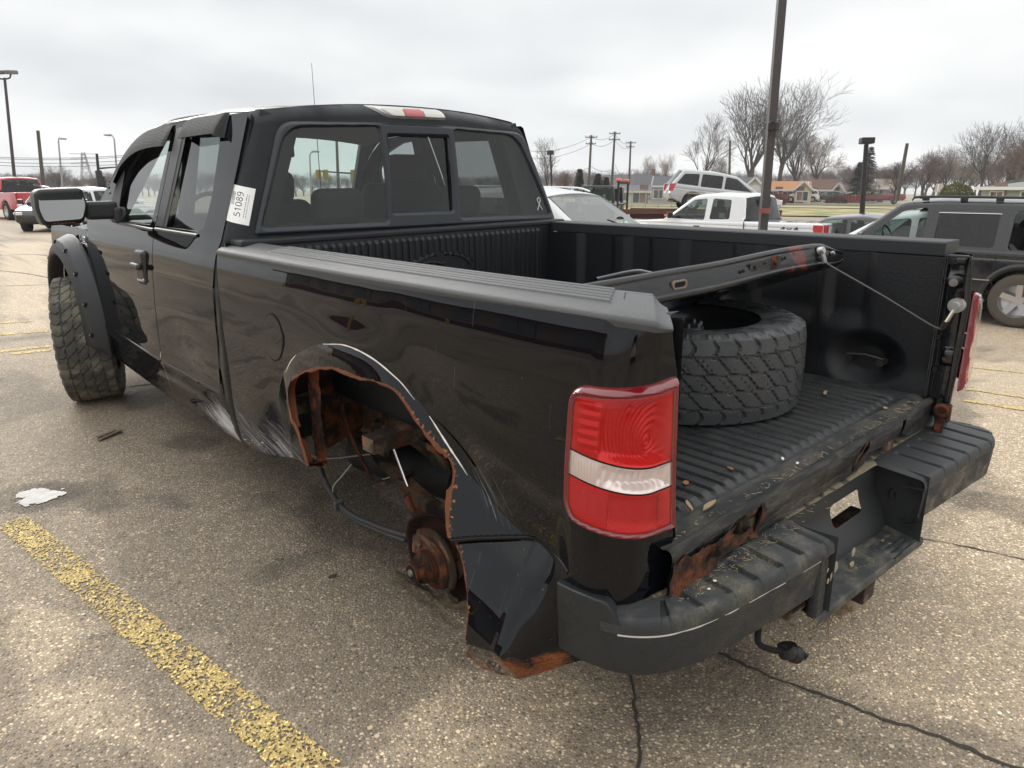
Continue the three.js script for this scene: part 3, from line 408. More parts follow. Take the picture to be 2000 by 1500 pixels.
// ---- bed interior
{
  const pitch = 0.0528;
  const floorH = (v, u) => { const end = sstep(-0.985, -0.955, u) * sstep(0.70, 0.68, Math.abs(v)); const t = ((v / pitch) % 1 + 1) % 1, r = sstep(0.18, 0.34, t) * sstep(0.98, 0.82, t); return 0.013 * r * end; };
  const us = []; for (let i = 0; i <= 24; i++) us.push(lerp(-1.0, -0.93, i / 24)); for (let i = 1; i <= 30; i++) us.push(lerp(-0.93, 0.965, i / 30));
  const g = surf(us, 0, 0, -0.79, 0.79, 480, (u, v) => T(v, floorH(v, u) - 0.006, u), { uv: (u, v) => [u, v], eps: 5e-4 });
  tp('bed_floor', g, std(0.026, 0.027, 0.029, 0.46, 0, { bumpMap: rep(grainT, 5, 5), bumpScale: 0.0014, roughnessMap: rep(mottleT, 2, 2) }), 'ribbed plastic load floor');
  truck.children[truck.children.length - 1].material.roughness = 0.85;
  // front wall: ribbed, with the raised oval emblem
  const wallW = (v) => 0.555;
  const ribP = 0.0366;
  const ov = (v, w) => 1 - Math.hypot((v - 0.045) / 0.20, (w - 0.352) / 0.088);
  const wallU = (v, w) => { const t = ((v / ribP) % 1 + 1) % 1; let d = 0.010 * sstep(0.2, 0.34, t) * sstep(0.86, 0.72, t) * sstep(0.527, 0.512, w) * sstep(0.06, 0.1, w) * sstep(0.75, 0.73, Math.abs(v)); const o = ov(v, w); if (o > -0.1) d = lerp(d, 0.004, sstep(-0.1, -0.04, o)); const ring = Math.abs(o - 0.02); if (ring < 0.06) d = Math.max(d, 0.012 * sstep(0.06, 0.03, ring)); return 0.968 - d; };
  tp('bed_front_wall', surf(-0.80, 0.80, 640, -0.01, 0.55, 110, (v, w) => T(v, w, wallU(v, w)), { uv: (v, w) => [v, w], eps: 5e-4 }), linerM, 'ribbed front wall of the bed liner');
  tp('bed_front_wall_top', boxG(1.86, 0.03, 0.13, 0, 0.552 + W0, -1.028, 0.012), linerM);
  tp('bed_front_panel', boxG(1.9, 0.86, 0.012, 0, 0.12 + W0, -1.09), paint);
  // raised script in the oval
  const S = (pts, r = 0.0045) => tubeG(pts.map(([x, y]) => { const v = 0.045 + x * 0.155, w = 0.352 + y * 0.06; return T(v, w, 0.962); }), r, 34, 6);
  const script = [
    S([[-0.62, 0.42], [-0.72, 0.72], [-0.35, 0.86], [0.05, 0.66], [0.2, 0.86]], 0.006), S([[-0.25, 0.78], [-0.42, 0.1], [-0.62, -0.55], [-0.95, -0.62], [-0.98, -0.3]], 0.0065), S([[-0.62, 0.02], [-0.35, 0.06], [-0.14, 0.1]]),
    S([[-0.12, -0.1], [-0.22, -0.45], [-0.05, -0.62], [0.08, -0.35], [0.0, -0.05], [-0.12, -0.1], [0.12, -0.16], [0.24, -0.08]]), S([[0.24, -0.08], [0.3, 0.02], [0.26, -0.3], [0.22, -0.6]]), S([[0.27, -0.25], [0.4, 0.0], [0.5, -0.05]]),
    S([[0.72, -0.05], [0.56, -0.02], [0.5, -0.4], [0.62, -0.6], [0.76, -0.35], [0.84, 0.1], [0.95, 0.62]]), S([[0.95, 0.62], [0.84, 0.1], [0.78, -0.4], [0.88, -0.6], [1.0, -0.5]]),
  ];
  tp('oval_emblem', script, linerM, 'raised oval maker emblem with script lettering');
  // side walls of the liner: flutes, wheel box, tie-down pocket
  const wallV = (u, w) => { let v = 0.80 - 0.016 * sstep(0.1, -0.02, w);
    for (const [c, hw, w0] of [[0.62, 0.11, 0.1], [0.34, 0.07, 0.1], [-0.06, 0.13, 0.235], [-0.44, 0.13, 0.235], [-0.70, 0.075, 0.235]]) { const e = Math.min(1, 1) * sstep(hw + 0.03, hw - 0.025, Math.abs(u - c)) * sstep(w0 - 0.05, w0 + 0.05, w); v += 0.026 * e; }
    const bx = sstep(0.56, 0.50, Math.abs(u)) * sstep(0.20, 0.10, w); v -= 0.0 * bx;
    const dm = Math.hypot((u + 0.80) / 0.155, (w - 0.085) / 0.125); v += 0.05 * sstep(1.05, 0.35, dm);
    return v; };
  for (const sg of [-1, 1]) {
    const pts = surf(-1.035, 0.97, 240, -0.012, 0.506, 90, (u, w) => T(sg * wallV(u, w), w, u), { uv: (u, w) => [u, w], flip: sg > 0 });
    tp('bed_liner_side', pts, linerM, sg > 0 ? 'right wall of the black bed liner' : 'left wall of the black bed liner');
    const box = surf(-0.36, 0.36, 40, 0, 1, 24, (u, t) => { const hgt = 0.20 * Math.sqrt(Math.max(0, 1 - (u / 0.365) ** 4)); const a = t * Math.PI / 2; return T(sg * (0.81 - 0.19 * Math.sin(a) ** 0.6), Math.max(0, hgt * Math.cos(a) ** 0.5) - 0.004, u); }, { uv: (u, t) => [u, t * 0.4] });
    tp('wheel_box', box, linerM);
  }
  // tie-down in the pocket
  const td = tp('tie_down', [polyTubeG([T(0.80, 0.10, -0.73), T(0.80, 0.108, -0.80), T(0.80, 0.10, -0.87)], 0.006), ...[-0.74, -0.86].map((u) => rodG(T(0.86, 0.085, u), T(0.795, 0.085, u), 0.014, 0.014, 12))], dullSteel);
  td.material = std(0.04, 0.038, 0.036, 0.5, 0.4);
}
// ---- rear sill, jambs
{
  // top lip of the sill: from the floor over a rolled edge down to the rear face
  const lipS = [[-0.995, -0.004], [-1.02, -0.008], [-1.04, -0.016], [-1.052, -0.012], [-1.062, -0.016], [-1.068, -0.028]];
  const dirtT = tex(1024, 256, (i, j, o) => { const n = fbm(i / 60, j / 70, 201, 5), m = fbm(i / 7, j / 7, 203, 3), k = hash2(i, j, 5), a = 0.85 * sstep(0.34, 0.72, n) * (0.4 + 0.6 * m) * (0.3 + 0.7 * k); o[0] = lerp(34, 128 + 60 * k, a * (0.4 + 0.6 * k)); o[1] = lerp(36, 116 + 56 * k, a * (0.4 + 0.6 * k)); o[2] = lerp(38, 90 + 50 * k, a * (0.4 + 0.6 * k)); });
  const wornT = tex(1024, 256, (i, j, o) => { const n = fbm(i / 50, j / 50, 211, 5), m = fbm(i / 9, j / 20, 213, 3), st = fbm(i / 6, j / 160, 215, 3); const k = hash2(i, j, 6), a = 0.6 * sstep(0.42, 0.78, n) * (0.3 + 0.7 * m) * (0.3 + 0.7 * k), s = sstep(0.62, 0.78, st) * 0.35; o[0] = 22 + 120 * a + 75 * s; o[1] = 25 + 108 * a + 70 * s; o[2] = 28 + 84 * a + 58 * s; });
  const sillTopM = std(1, 1, 1, 0.6, 0, { map: rep(dirtT, 0.7, 1), bumpMap: rep(rustB, 3, 3), bumpScale: 0.004 }), sillM = std(1, 1, 1, 0.4, 0, { map: rep(wornT, 0.8, 1), clearcoat: 0.3, clearcoatRoughness: 0.3, bumpMap: rep(mottleT, 2, 2), bumpScale: 0.006 });
  const L = lipS.length - 1;
  tp('sill_plate', surf(-0.84, 0.80, 160, 0, L, 20, (v, t) => { const i = Math.min(L - 1, t | 0), f = t - i, d = 0.005 * (fbm(v * 5, t, 15, 3) - 0.5) * sstep(0.2, -0.5, v); return T(v, lerp(lipS[i][1], lipS[i + 1][1], f) + d, lerp(lipS[i][0], lipS[i + 1][0], f)); }, { uv: (v, t) => [v, t / L], eps: 5e-3 }), sillTopM, 'dirty steel lip at the rear of the load floor');
  // face with rot holes
  const holes = [smoothLoop([[-0.46, -0.02], [-0.50, -0.03], [-0.56, -0.028], [-0.60, -0.05], [-0.545, -0.075], [-0.50, -0.07], [-0.468, -0.098], [-0.452, -0.07]], 6), smoothLoop([[0.145, -0.06], [0.175, -0.03], [0.215, -0.018], [0.225, -0.05], [0.20, -0.075], [0.165, -0.085], [0.15, -0.10]], 6), roundRect(0.50, -0.09, 0.53, -0.022, 0.006)].map((h) => polySdf(h));
  const botW = (v) => -0.118 + 0.014 * (fbm(v * 9, 2, 17, 3) - 0.5) - 0.028 * sstep(-0.6, -0.85, v) + 0.035 * sstep(0.2, 0.28, v) * sstep(0.62, 0.5, v) + 0.03 * (fbm(v * 30, 1, 19, 2) - 0.5) * sstep(-0.45, -0.6, v);
  const rotT = (v, w) => Math.min(...holes.map((h) => -h(v, w) + 0.008 * (fbm(v * 40, w * 40, 18, 2) - 0.5)));
  tp('sill_face', surf(-0.84, 0.80, 330, -0.20, -0.026, 60, (v, w) => T(v, w, -1.068 + 0.01 * sstep(-0.04, -0.1, w) + 0.006 * (fbm(v * 6, w * 20, 16, 3) - 0.5) * sstep(0.3, -0.5, v)), { sdf: (v, w) => Math.min(rotT(v, w), w - botW(v)), uv: (v, w) => [v, w * 4] }), sillM, 'scraped sill face with rusted-through holes');
  // rust patches round the holes, and the rotted left end: crumpled flakes a few millimetres proud
  const patch = [polySdf(smoothLoop([[-0.45, -0.015], [-0.52, -0.018], [-0.60, -0.035], [-0.66, -0.05], [-0.70, -0.09], [-0.62, -0.105], [-0.52, -0.10], [-0.45, -0.115], [-0.432, -0.06]], 5)), polySdf(smoothLoop([[0.13, -0.06], [0.17, -0.024], [0.24, -0.012], [0.235, -0.05], [0.19, -0.09], [0.145, -0.125], [0.135, -0.09]], 5)), polySdf(smoothLoop([[-0.68, -0.05], [-0.75, -0.045], [-0.87, -0.05], [-0.87, -0.19], [-0.74, -0.16], [-0.68, -0.13], [-0.63, -0.115]], 5))];
  patch.forEach((pt) => tp('rust_patch', surf(-0.84, 0.80, 400, -0.20, -0.012, 60, (v, w) => T(v, w, -1.0735 + 0.01 * sstep(-0.04, -0.1, w) - 0.016 * (fbm(v * 16, w * 22, 23, 3) - 0.4)), { sdf: (v, w) => Math.min(rotT(v, w), w - botW(v) - 0.004, pt(v, w) + 0.03 * (fbm(v * 34, w * 34, 22, 3) - 0.5)), uv: (v, w) => [v, w] }), sillRust, 'flaking brown rust on the sill'));
  tp('cross_member', [boxG(1.6, 0.11, 0.03, 0, -0.09 + W0, 0.955), boxG(1.6, 0.02, 0.11, 0, -0.035 + W0, 0.99)], darkRust);
  // right jamb: inner face of the tailgate opening
  const jE = (w) => interp([-0.16, -0.09, 0.08, 0.35, 0.50, 0.57], [-1.085, -1.115, -1.125, -1.13, -1.115, -1.09], w);
  for (const sg of [-1, 1]) {
    tp('tailgate_jamb', surf(0, 1, 40, -0.155, 0.515, 70, (t, w) => { const u = sg > 0 ? lerp(-1.032, jE(w), t) : lerp(-0.93, -0.975, t); let v = 0.785; v += 0.022 * sstep(0.10, 0.2, t) * sstep(0.80, 0.72, t) * sstep(-0.12, -0.08, w) * (1 - 0.6 * sstep(0.03, 0, Math.abs(w - 0.43))) * (1 - sstep(0.035, 0.02, Math.abs(w - 0.15)) * sstep(0.3, 0.5, t)); v += 0.05 * t * t * sstep(0.3, 0.9, t) * 0.3; v -= 0.014 * sstep(0.0, 0.05, t) * sstep(0.09, 0.05, t); return T(sg * v, w, u); }, { uv: (t, w) => [t * 0.1, w], flip: sg > 0 }), jambPaint, sg > 0 ? 'right tailgate jamb of bare black metal' : 'left tailgate jamb');
    tp('jamb_edge', surf(-0.155, 0.512, 50, 0, 1, 8, (w, t) => T(sg * lerp(0.79, 0.845, t), w, (sg > 0 ? jE(w) : -0.98) + 0.012 * t * t + 0.004), { flip: sg < 0 }), jambPaint);
  }
  const J = (u, w, v = 0.79) => T(v, w, u);
  const knob = (u, w, r, len, m, name) => tp(name, [rodG(J(u, w, 0.80), J(u, w, 0.80 - len), r, r, 16), rodG(J(u, w, 0.80 - len), J(u, w, 0.797 - len), r * 0.55, r * 0.5, 6)], m);
  knob(-1.078, 0.425, 0.014, 0.045, dullSteel, 'striker_pin'); tp('striker_washer', rodG(J(-1.078, 0.425, 0.806), J(-1.078, 0.425, 0.80), 0.028, 0.028, 20), jambPaint);
  tp('latch_bracket', [boxG(0.012, 0.035, 0.07, 0.795, 0.500 + W0, 1.07, 0.004), boxG(0.02, 0.02, 0.03, 0.788, 0.498 + W0, 1.085, 0.004)], jambPaint);
  for (const [u, w] of [[-1.095, 0.378], [-1.082, 0.145]]) tp('bolt', rodG(J(u, w, 0.80), J(u, w, 0.78), 0.008, 0.007, 6), rust);
  for (const [u, w] of [[-1.05, 0.22], [-1.055, 0.10], [-1.09, -0.01]]) tp('bolt', rodG(J(u, w, 0.80), J(u, w, 0.783), 0.009, 0.008, 10), blackM);
  tp('hinge_cup', [boxG(0.03, 0.07, 0.05, 0.79, -0.055 + W0, 1.105, 0.008), (() => { const t = new THREE.TorusGeometry(0.02, 0.009, 8, 18); t.rotateY(Math.PI / 2); t.translate(0.772, -0.045 + W0, 1.105); return t; })(), boxG(0.012, 0.07, 0.03, 0.785, -0.115 + W0, 1.1, 0.003)], rust, 'rusty lower tailgate hinge');
}
// ---- cab
const doorScuff = ctex(2048, 1024, (g, W, H) => { // u 1.0..4.7, w -0.5..0.6
  const X = (u) => (u - 1.0) / 3.7 * W, Y = (w) => H - (w + 0.5) / 1.1 * H, R = RNG(15);
  g.fillStyle = 'rgb(10,12,17)'; g.fillRect(0, 0, W, H);
  for (let k = 0; k < 420; k++) { const t = R(), u = 1.18 + 0.42 * t * R(), w = -0.35 + 0.14 * R() * (1 - t * 0.6); g.strokeStyle = `rgba(${205 + 40 * R()},${210 + 30 * R()},${212 + 30 * R()},${0.25 + 0.7 * R() * R()})`; g.lineWidth = 1 + 3.4 * R() * R(); const l = 0.03 + 0.12 * R(); g.beginPath(); g.moveTo(X(u + l), Y(w + l * 0.55)); g.quadraticCurveTo(X(u), Y(w - 0.01 + 0.02 * R()), X(u - l * 0.4), Y(w - l * 0.3)); g.stroke(); }
  for (let k = 0; k < 22; k++) { g.fillStyle = `rgba(225,228,228,${0.3 + 0.5 * R()})`; g.beginPath(); g.ellipse(X(1.16 + 0.25 * R()), Y(-0.33 + 0.1 * R()), 4 + 14 * R(), 1 + 4 * R(), -0.7, 0, 7); g.fill(); }
  for (let k = 0; k < 220; k++) { g.fillStyle = `rgba(214,216,216,${0.2 + 0.5 * R()})`; const r = R(); g.fillRect(X(1.1 + 2.6 * R()), Y(-0.36 + 0.5 * r * r), 1 + R(), 1 + 2 * R()); }
  for (let k = 0; k < 40; k++) { const u = 1.2 + 2.1 * R(), w = -0.3 + 0.7 * R(); g.strokeStyle = `rgba(170,172,175,${0.1 + 0.25 * R()})`; g.lineWidth = 1; g.beginPath(); g.moveTo(X(u), Y(w)); g.lineTo(X(u + 0.1 * (R() - 0.5)), Y(w - 0.05 * R())); g.stroke(); }
  for (let k = 0; k < 120; k++) { g.fillStyle = `rgba(190,180,165,${0.1 + 0.3 * R()})`; g.fillRect(X(3.1 + 0.3 * R()), Y(-0.32 + 0.25 * R()), 2 + 3 * R(), 2 + 4 * R()); }
});
const doorUV = (u, w) => [(u - 1.0) / 3.7, (w + 0.5) / 1.1];
const doorPaint = coat({ map: doorScuff, color: C(1, 1, 1) });
const satin = std(0.012, 0.014, 0.017, 0.38, 0, { clearcoat: 0.5, clearcoatRoughness: 0.25, roughnessMap: rep(mottleT, 0.8, 0.8) }); satin.roughness = 0.72; satin.clearcoat = 0; satin.specularIntensity = 0.6;
const frameM = std(0.016, 0.021, 0.028, 0.42, 0, { bumpMap: rep(grainT, 5, 5), bumpScale: 0.0005 });
const cabOff = (u, w) => 0.0025 * (fbm(u * 2.1, w * 3, 191, 3) - 0.5) + 0.006 * Math.exp(-(((w + 0.10) / 0.03) ** 2)) - 0.010 * sstep(-0.12, -0.2, w) - 0.014 * Math.exp(-((u - 1.7) ** 2 / 0.08 + (w + 0.02) ** 2 / 0.02)) - 0.02 * sstep(3.2, 4.6, u) - 0.012 * Math.exp(-(((w - 0.485) / 0.03) ** 2)) * 0;
const cabMap = (sg, extra = 0) => (u, w) => T(sg * (-profV(w) + cabOff(u, w) + extra), w, u);
const rocker = (u) => interp([1.05, 1.221, 2.2, 2.97, 3.42], [-0.335, -0.352, -0.383, -0.34, -0.317], u);
const WIN_F = roundPoly([[2.79, 0.575], [2.79, 0.70], [2.72, 0.865], [2.55, 0.97], [2.33, 1.025], [2.075, 1.035], [2.085, 0.583]], 0.03);
const WIN_R = roundPoly([[1.885, 1.012], [1.395, 1.002], [1.335, 0.74], [1.345, 0.60], [1.40, 0.582], [1.915, 0.582]], 0.05);
const roofEdge = (u) => interp([1.05, 1.245, 1.684, 2.186, 2.5, 2.64, 2.78, 2.909, 3.06, 3.30], [1.066, 1.068, 1.075, 1.075, 1.065, 1.035, 0.975, 0.90, 0.80, 0.60], u);
const splitU = (w) => interp([-0.38, -0.224, -0.073, 0.175, 0.51, 0.83, 1.08], [2.10, 2.06, 2.04, 2.02, 2.015, 2.02, 2.04], w);
const rearU = (w) => interp([-0.36, -0.2, -0.085, 0.125, 0.36, 0.5, 0.56, 0.84, 1.06], [1.185, 1.20, 1.205, 1.175, 1.185, 1.16, 1.125, 1.125, 1.14], w);
const frontU = (w) => interp([-0.33, -0.2, -0.1, 0.14, 0.34, 0.52], [3.30, 3.17, 3.2, 3.30, 3.365, 3.375], w);
const wF = polySdf(WIN_F), wR = polySdf(WIN_R);
const PRIV = pane(0.25, 0.27, 0.27, 0.01), CLEAR = pane(0.82, 0.88, 0.86, 0.01, { ior: 1.8 });
for (const sg of [-1, 1]) {
  const L = sg < 0, m = cabMap(sg), nf = L ? 190 : 70, nw = L ? 150 : 60, fl = { uv: doorUV, flip: L };
  const fd = tp('front_door', surf(1.98, 3.42, nf, -0.39, 1.08, nw, m, { ...fl, sdf: (u, w) => Math.min(u - splitU(w) - 0.004, (w < 0.52 ? frontU(w) - 0.004 - u : 1), w - rocker(u), roofEdge(u) - w, -wF(u, w) ) }), doorPaint, L ? 'driver side front door' : 'passenger side front door');
  const rd = tp('rear_door', surf(1.05, 2.12, nf, -0.39, 1.08, nw, m, { ...fl, sdf: (u, w) => Math.min(splitU(w) - 0.004 - u, u - rearU(w), w - rocker(u), roofEdge(u) - w, -wR(u, w)) }), doorPaint, L ? 'half width rear door with scuffed lower corner' : 'passenger side half width rear door');
  for (const dg of islands(surf(1.03, 3.42, 60, -0.37, 1.07, 40, cabMap(sg, -0.022), { sdf: (u, w) => Math.min(w - rocker(u) - 0.01, roofEdge(u) - w, Math.max(0.02 - Math.abs(u - splitU(w)), Math.min(u - rearU(w) + 0.012, rearU(w) + 0.03 - u), w < 0.52 ? 0.03 - Math.abs(u - frontU(w)) : -1)) }))) tp('door_gap', dg, gapM);
  // glass, set back in the frames
  add('window', surf(2.0, 2.85, 24, 0.55, 1.06, 18, cabMap(sg, -0.018), { sdf: (u, w) => wF(u, w) + 0.012, flip: L }), CLEAR, fd); add('window', surf(1.3, 1.95, 24, 0.55, 1.03, 18, cabMap(sg, -0.014), { sdf: (u, w) => wR(u, w) + 0.012, flip: L }), PRIV, rd);
  // frame returns
  for (const [poly, par] of [[WIN_F, fd], [WIN_R, rd]]) { const n = poly.length; add('window_seal', surf(0, n, n, 0, 1, 2, (s, t) => { const i = s % n | 0, f = s - Math.floor(s), a = poly[(i + n) % n], b = poly[(i + 1) % n]; return cabMap(sg, -0.022 * t)(lerp(a[0], b[0], f), lerp(a[1], b[1], f)); }, { eps: 0.01 }), blackM, par); }
  const bead = (u0, u1, w0, w1, r, mat, par, nm) => add(nm, tubeG([0, 0.25, 0.5, 0.75, 1].map((t) => { const u = lerp(u0, u1, t), w = lerp(w0, w1, t); return m(u, w); }), r, 30, 8), mat, par);
  bead(2.70, 2.03, 0.572, 0.562, 0.009, trimM, fd, 'belt_moulding'); bead(2.00, 1.40, 0.567, 0.565, 0.009, trimM, rd, 'belt_moulding');
  { const c = add('character_crease', tubeG([0, 0.2, 0.4, 0.6, 0.8, 1].map((t) => cabMap(sg, -0.004)(lerp(3.17, 2.05, t), lerp(-0.072, -0.112, t))), 0.0085, 40, 8), paint, fd); }
  add('character_crease', tubeG([0, 0.25, 0.5, 0.75, 1].map((t) => cabMap(sg, -0.004)(lerp(2.03, 1.5, t), lerp(-0.113, -0.117, t))), 0.0075, 30, 8), paint, rd);
  if (L) {
    // pillar applique by the small window, and the sail at the front
    add('pillar_trim', surf(1.885, 2.0, 8, 0.585, 1.05, 20, cabMap(-1, 0.004), { flip: true }), std(0.02, 0.02, 0.022, 0.4), rd);
    add('quarter_seal', surf(1.84, 1.895, 4, 0.585, 1.005, 20, cabMap(-1, 0.002), { flip: true }), std(0.03, 0.027, 0.024, 0.6), rd);
    add('sail_panel', surf(2.42, 3.02, 40, 0.575, 0.93, 30, cabMap(-1, 0.004), { sdf: polySdf(roundPoly([[2.69, 0.578], [2.56, 0.62], [2.60, 0.66], [2.735, 0.66], [2.765, 0.86], [2.79, 0.86], [2.90, 0.78], [2.93, 0.62], [2.86, 0.578]], 0.02)), flip: true }), plastic, fd);
    // inner mirror-shaped cover of the door speaker seen through the glass
    add('door_trim', boxG(0.06, 0.16, 1.25, -0.90, 0.50 + W0, -2.65, 0.03), std(0.02, 0.02, 0.021, 0.7), fd);
    // smoked wind visors
    const smoke = std(0.03, 0.032, 0.035, 0.72, 0, { specularIntensity: 0.5, bumpMap: rep(mottleT, 6, 6), bumpScale: 0.002 });
    const VF = [[3.02, 0.80], [2.93, 0.90], [2.79, 0.985], [2.60, 1.045], [2.36, 1.07], [2.06, 1.072]];
    const lineF = new THREE.CatmullRomCurve3(VF.map((p) => V3(p[0], p[1], 0)));
    add('wind_visor', surf(0, 1, 60, 0, 1, 10, (s, t) => { const p = lineF.getPoint(clamp(s)), tg = lineF.getTangent(clamp(s)), nx = tg.y, ny = -tg.x; const wd = 0.105 * sstep(0, 0.06, s) ** 0.5, e = sstep(1, 0.985, s); const u = p.x + (nx > 0 ? -nx : nx) * wd * t, w = p.y - Math.abs(ny) * wd * t; return cabMap(-1, 0.006 + 0.03 * Math.sin(t * 1.5) * (0.6 + 0.4 * e))(u, w); }, { flip: false, eps: 0.004 }), smoke, fd);
    add('wind_visor', surf(0, 1, 40, 0, 1, 12, (s, t) => { const u = lerp(1.86, 1.33, s), w = 1.078 - 0.085 * t - 0.02 * sstep(0.88, 1, s) * t; const e = sstep(0, 0.06, s) * sstep(1, 0.94, s); return cabMap(-1, 0.004 + (0.012 + 0.028 * Math.sin(t * 1.5)) * e)(u, w); }, { eps: 0.004 }), smoke, rd);
    for (const [u, w] of [[2.955, 0.80], [2.93, 0.765], [2.885, 0.735]]) add('visor_screw', (() => { const q = cabMap(-1, 0.03)(u, w); const g = new THREE.SphereGeometry(0.007, 8, 6); g.translate(...q); return g; })(), std(0.12, 0.12, 0.12, 0.3, 0.6), fd);
    // handle with its recess and keypad
    const hs = add('door_handle', [boxG(0.05, 0.185, 0.15, m(2.2, 0.36)[0] + 0.010, 0.362 + W0, -2.20, 0.03)], std(0.02, 0.021, 0.022, 0.4), fd);
    add('handle_cup', boxG(0.02, 0.05, 0.10, m(2.205, 0.40)[0] - 0.008, 0.412 + W0, -2.20, 0.008), gapM, hs);
    add('handle_pull', [boxG(0.030, 0.034, 0.145, m(2.2, 0.36)[0] - 0.028, 0.372 + W0, -2.203, 0.014)], std(0.028, 0.029, 0.03, 0.38), hs);
    add('keypad', [0, 1, 2, 3, 4].map((k) => boxG(0.004, 0.011, 0.011, m(2.2, 0.36)[0] - 0.0165, 0.298 + W0, -2.245 + k * 0.016, 0.002)), std(0.55, 0.55, 0.55, 0.5), hs);
    add('door_lock', rodG([m(2.15, 0.30)[0] - 0.005, 0.302 + W0, -2.15], [m(2.15, 0.30)[0] - 0.015, 0.302 + W0, -2.15], 0.011, 0.010, 14), steel, hs);
  }
}
// fenders and flares
const archC = [3.74, -0.11];
for (const sg of [-1, 1]) {
  const L = sg < 0, m = cabMap(sg);
  const arch = (u, w) => Math.hypot((u - archC[0]) / 0.50, (w - archC[1]) / 0.48) - 1;
  tp('front_fender', surf(3.1, 4.62, 110, -0.36, 0.50, 70, m, { uv: doorUV, flip: L, sdf: (u, w) => Math.min(u - frontU(w), arch(u, w), w - rocker(Math.min(u, 3.42)) ) }), paint, L ? 'left front fender' : 'right front fender');
  const prof = [[0.60, 0.57, -0.004], [0.605, 0.572, 0.012], [0.585, 0.555, 0.05], [0.565, 0.535, 0.085], [0.53, 0.505, 0.105], [0.49, 0.465, 0.118], [0.468, 0.448, 0.115], [0.462, 0.442, 0.10], [0.475, 0.455, 0.02]];
  const flare = tp('fender_flare', surf(-0.32, Math.PI + 0.30, L ? 120 : 40, 0, prof.length - 1, L ? 48 : 16, (a, t) => { const i = Math.min(prof.length - 2, t | 0), f = t - i, p = prof[i], q = prof[i + 1]; const ca = Math.cos(a), sa = Math.sin(a), e = sstep(-0.32, -0.2, a) * sstep(Math.PI + 0.3, Math.PI + 0.2, a); const pa = lerp(p[0], q[0], f), pb = lerp(p[1], q[1], f), o = lerp(p[2], q[2], f) * (0.35 + 0.65 * e); return T(sg * (0.995 + o), archC[1] + pb * sa, archC[0] - pa * ca); }, { flip: !L, eps: 5e-3 }), plastic, L ? 'bolted black plastic flare over the left front wheel' : 'right front wheel flare');
  if (L) for (const a of [-0.05, 0.32, 0.72, 1.15, 1.65, 2.3]) { const pos = (r, o) => T(-(0.995 + o), archC[1] + (r - 0.03) * Math.sin(a), archC[0] - r * Math.cos(a)); const pk = add('bolt_pocket', boxG(0.03, 0.03, 0.03, ...pos(0.553, 0.087), 0.01, [a, 0, 0.3]), gapM, flare); add('flare_bolt', rodG(pos(0.556, 0.085), pos(0.556, 0.105), 0.008, 0.007, 10), dullSteel, flare); }
}
// hood, cowl, nose
const hoodW = (v, u) => 0.515 + 0.055 * (1 - (v / 0.95) ** 2) - 0.10 * sstep(3.9, 4.7, u) - 0.02 * sstep(0.72, 0.92, Math.abs(v));
tp('hood', surf(3.36, 4.66, 30, -0.93, 0.93, 40, (u, v) => T(v, hoodW(v, u), u)), paint);
tp('front_bumper', [boxG(1.9, 0.22, 0.12, 0, -0.17 + W0, -4.72, 0.04)], chrome); tp('grille', boxG(1.85, 0.38, 0.06, 0, 0.2 + W0, -4.65, 0.03), plastic);
tp('cowl', boxG(1.7, 0.03, 0.12, 0, 0.575 + W0, -3.34, 0.01), plastic);
{ // fender badge: chrome letters on a plate
  const q = cabMap(-1, 0.004)(3.47, 0.44);
  const font = await new FontLoader().loadAsync('fonts/droid/droid_sans_bold.typeface.json');
  const g = new TextGeometry('F-150', { font, size: 0.042, depth: 0.005, curveSegments: 3 }); g.computeBoundingBox(); g.translate(-g.boundingBox.max.x / 2, 0, 0); g.rotateY(-Math.PI / 2); g.translate(q[0] - 0.004, q[1] - 0.02, q[2]);
  tp('fender_badge', [g, boxG(0.004, 0.02, 0.16, q[0] - 0.002, q[1] - 0.035, q[2], 0.002)], chrome, 'chrome model badge on the fender');
}
// roof, windshield, cab back
const roofW = (v, u) => { const c = 1.132 + 0.03 * sstep(1.1, 1.7, u) - 0.07 * sstep(2.25, 2.75, u); return c - 0.052 * Math.abs(v / 0.72) ** 2.2; };
const roofHalf = (u) => 0.725 - 0.03 * sstep(2.3, 2.8, u);
const WSB = (v) => 3.34 - 0.22 * (v / 0.85) ** 2, WST = (v) => 2.70 - 0.10 * (v / 0.70) ** 2;
tp('roof', surf(0, 1, 40, -1, 1, 60, (t, p) => { const e = lerp(1.176, 2.70, t), v = 0.03 * (1 - t) + p * roofHalf(e), u = lerp(1.172, WST(v), t); return T(v, roofW(v - 0.03 * (1 - t), u) - 0.012 * sstep(0.94, 1, Math.abs(p)), u); }, { flip: false }), satin);
for (const sg of [-1, 1]) tp('roof_gutter', tubeG([1.21, 1.4, 1.8, 2.2, 2.5, 2.66].map((u) => { const h = roofHalf(u); return T(sg * (h + 0.006) + 0.02 * sstep(2.2, 1.2, u), roofW(h, u) - 0.014, u); }), 0.009, 40, 6), blackM);
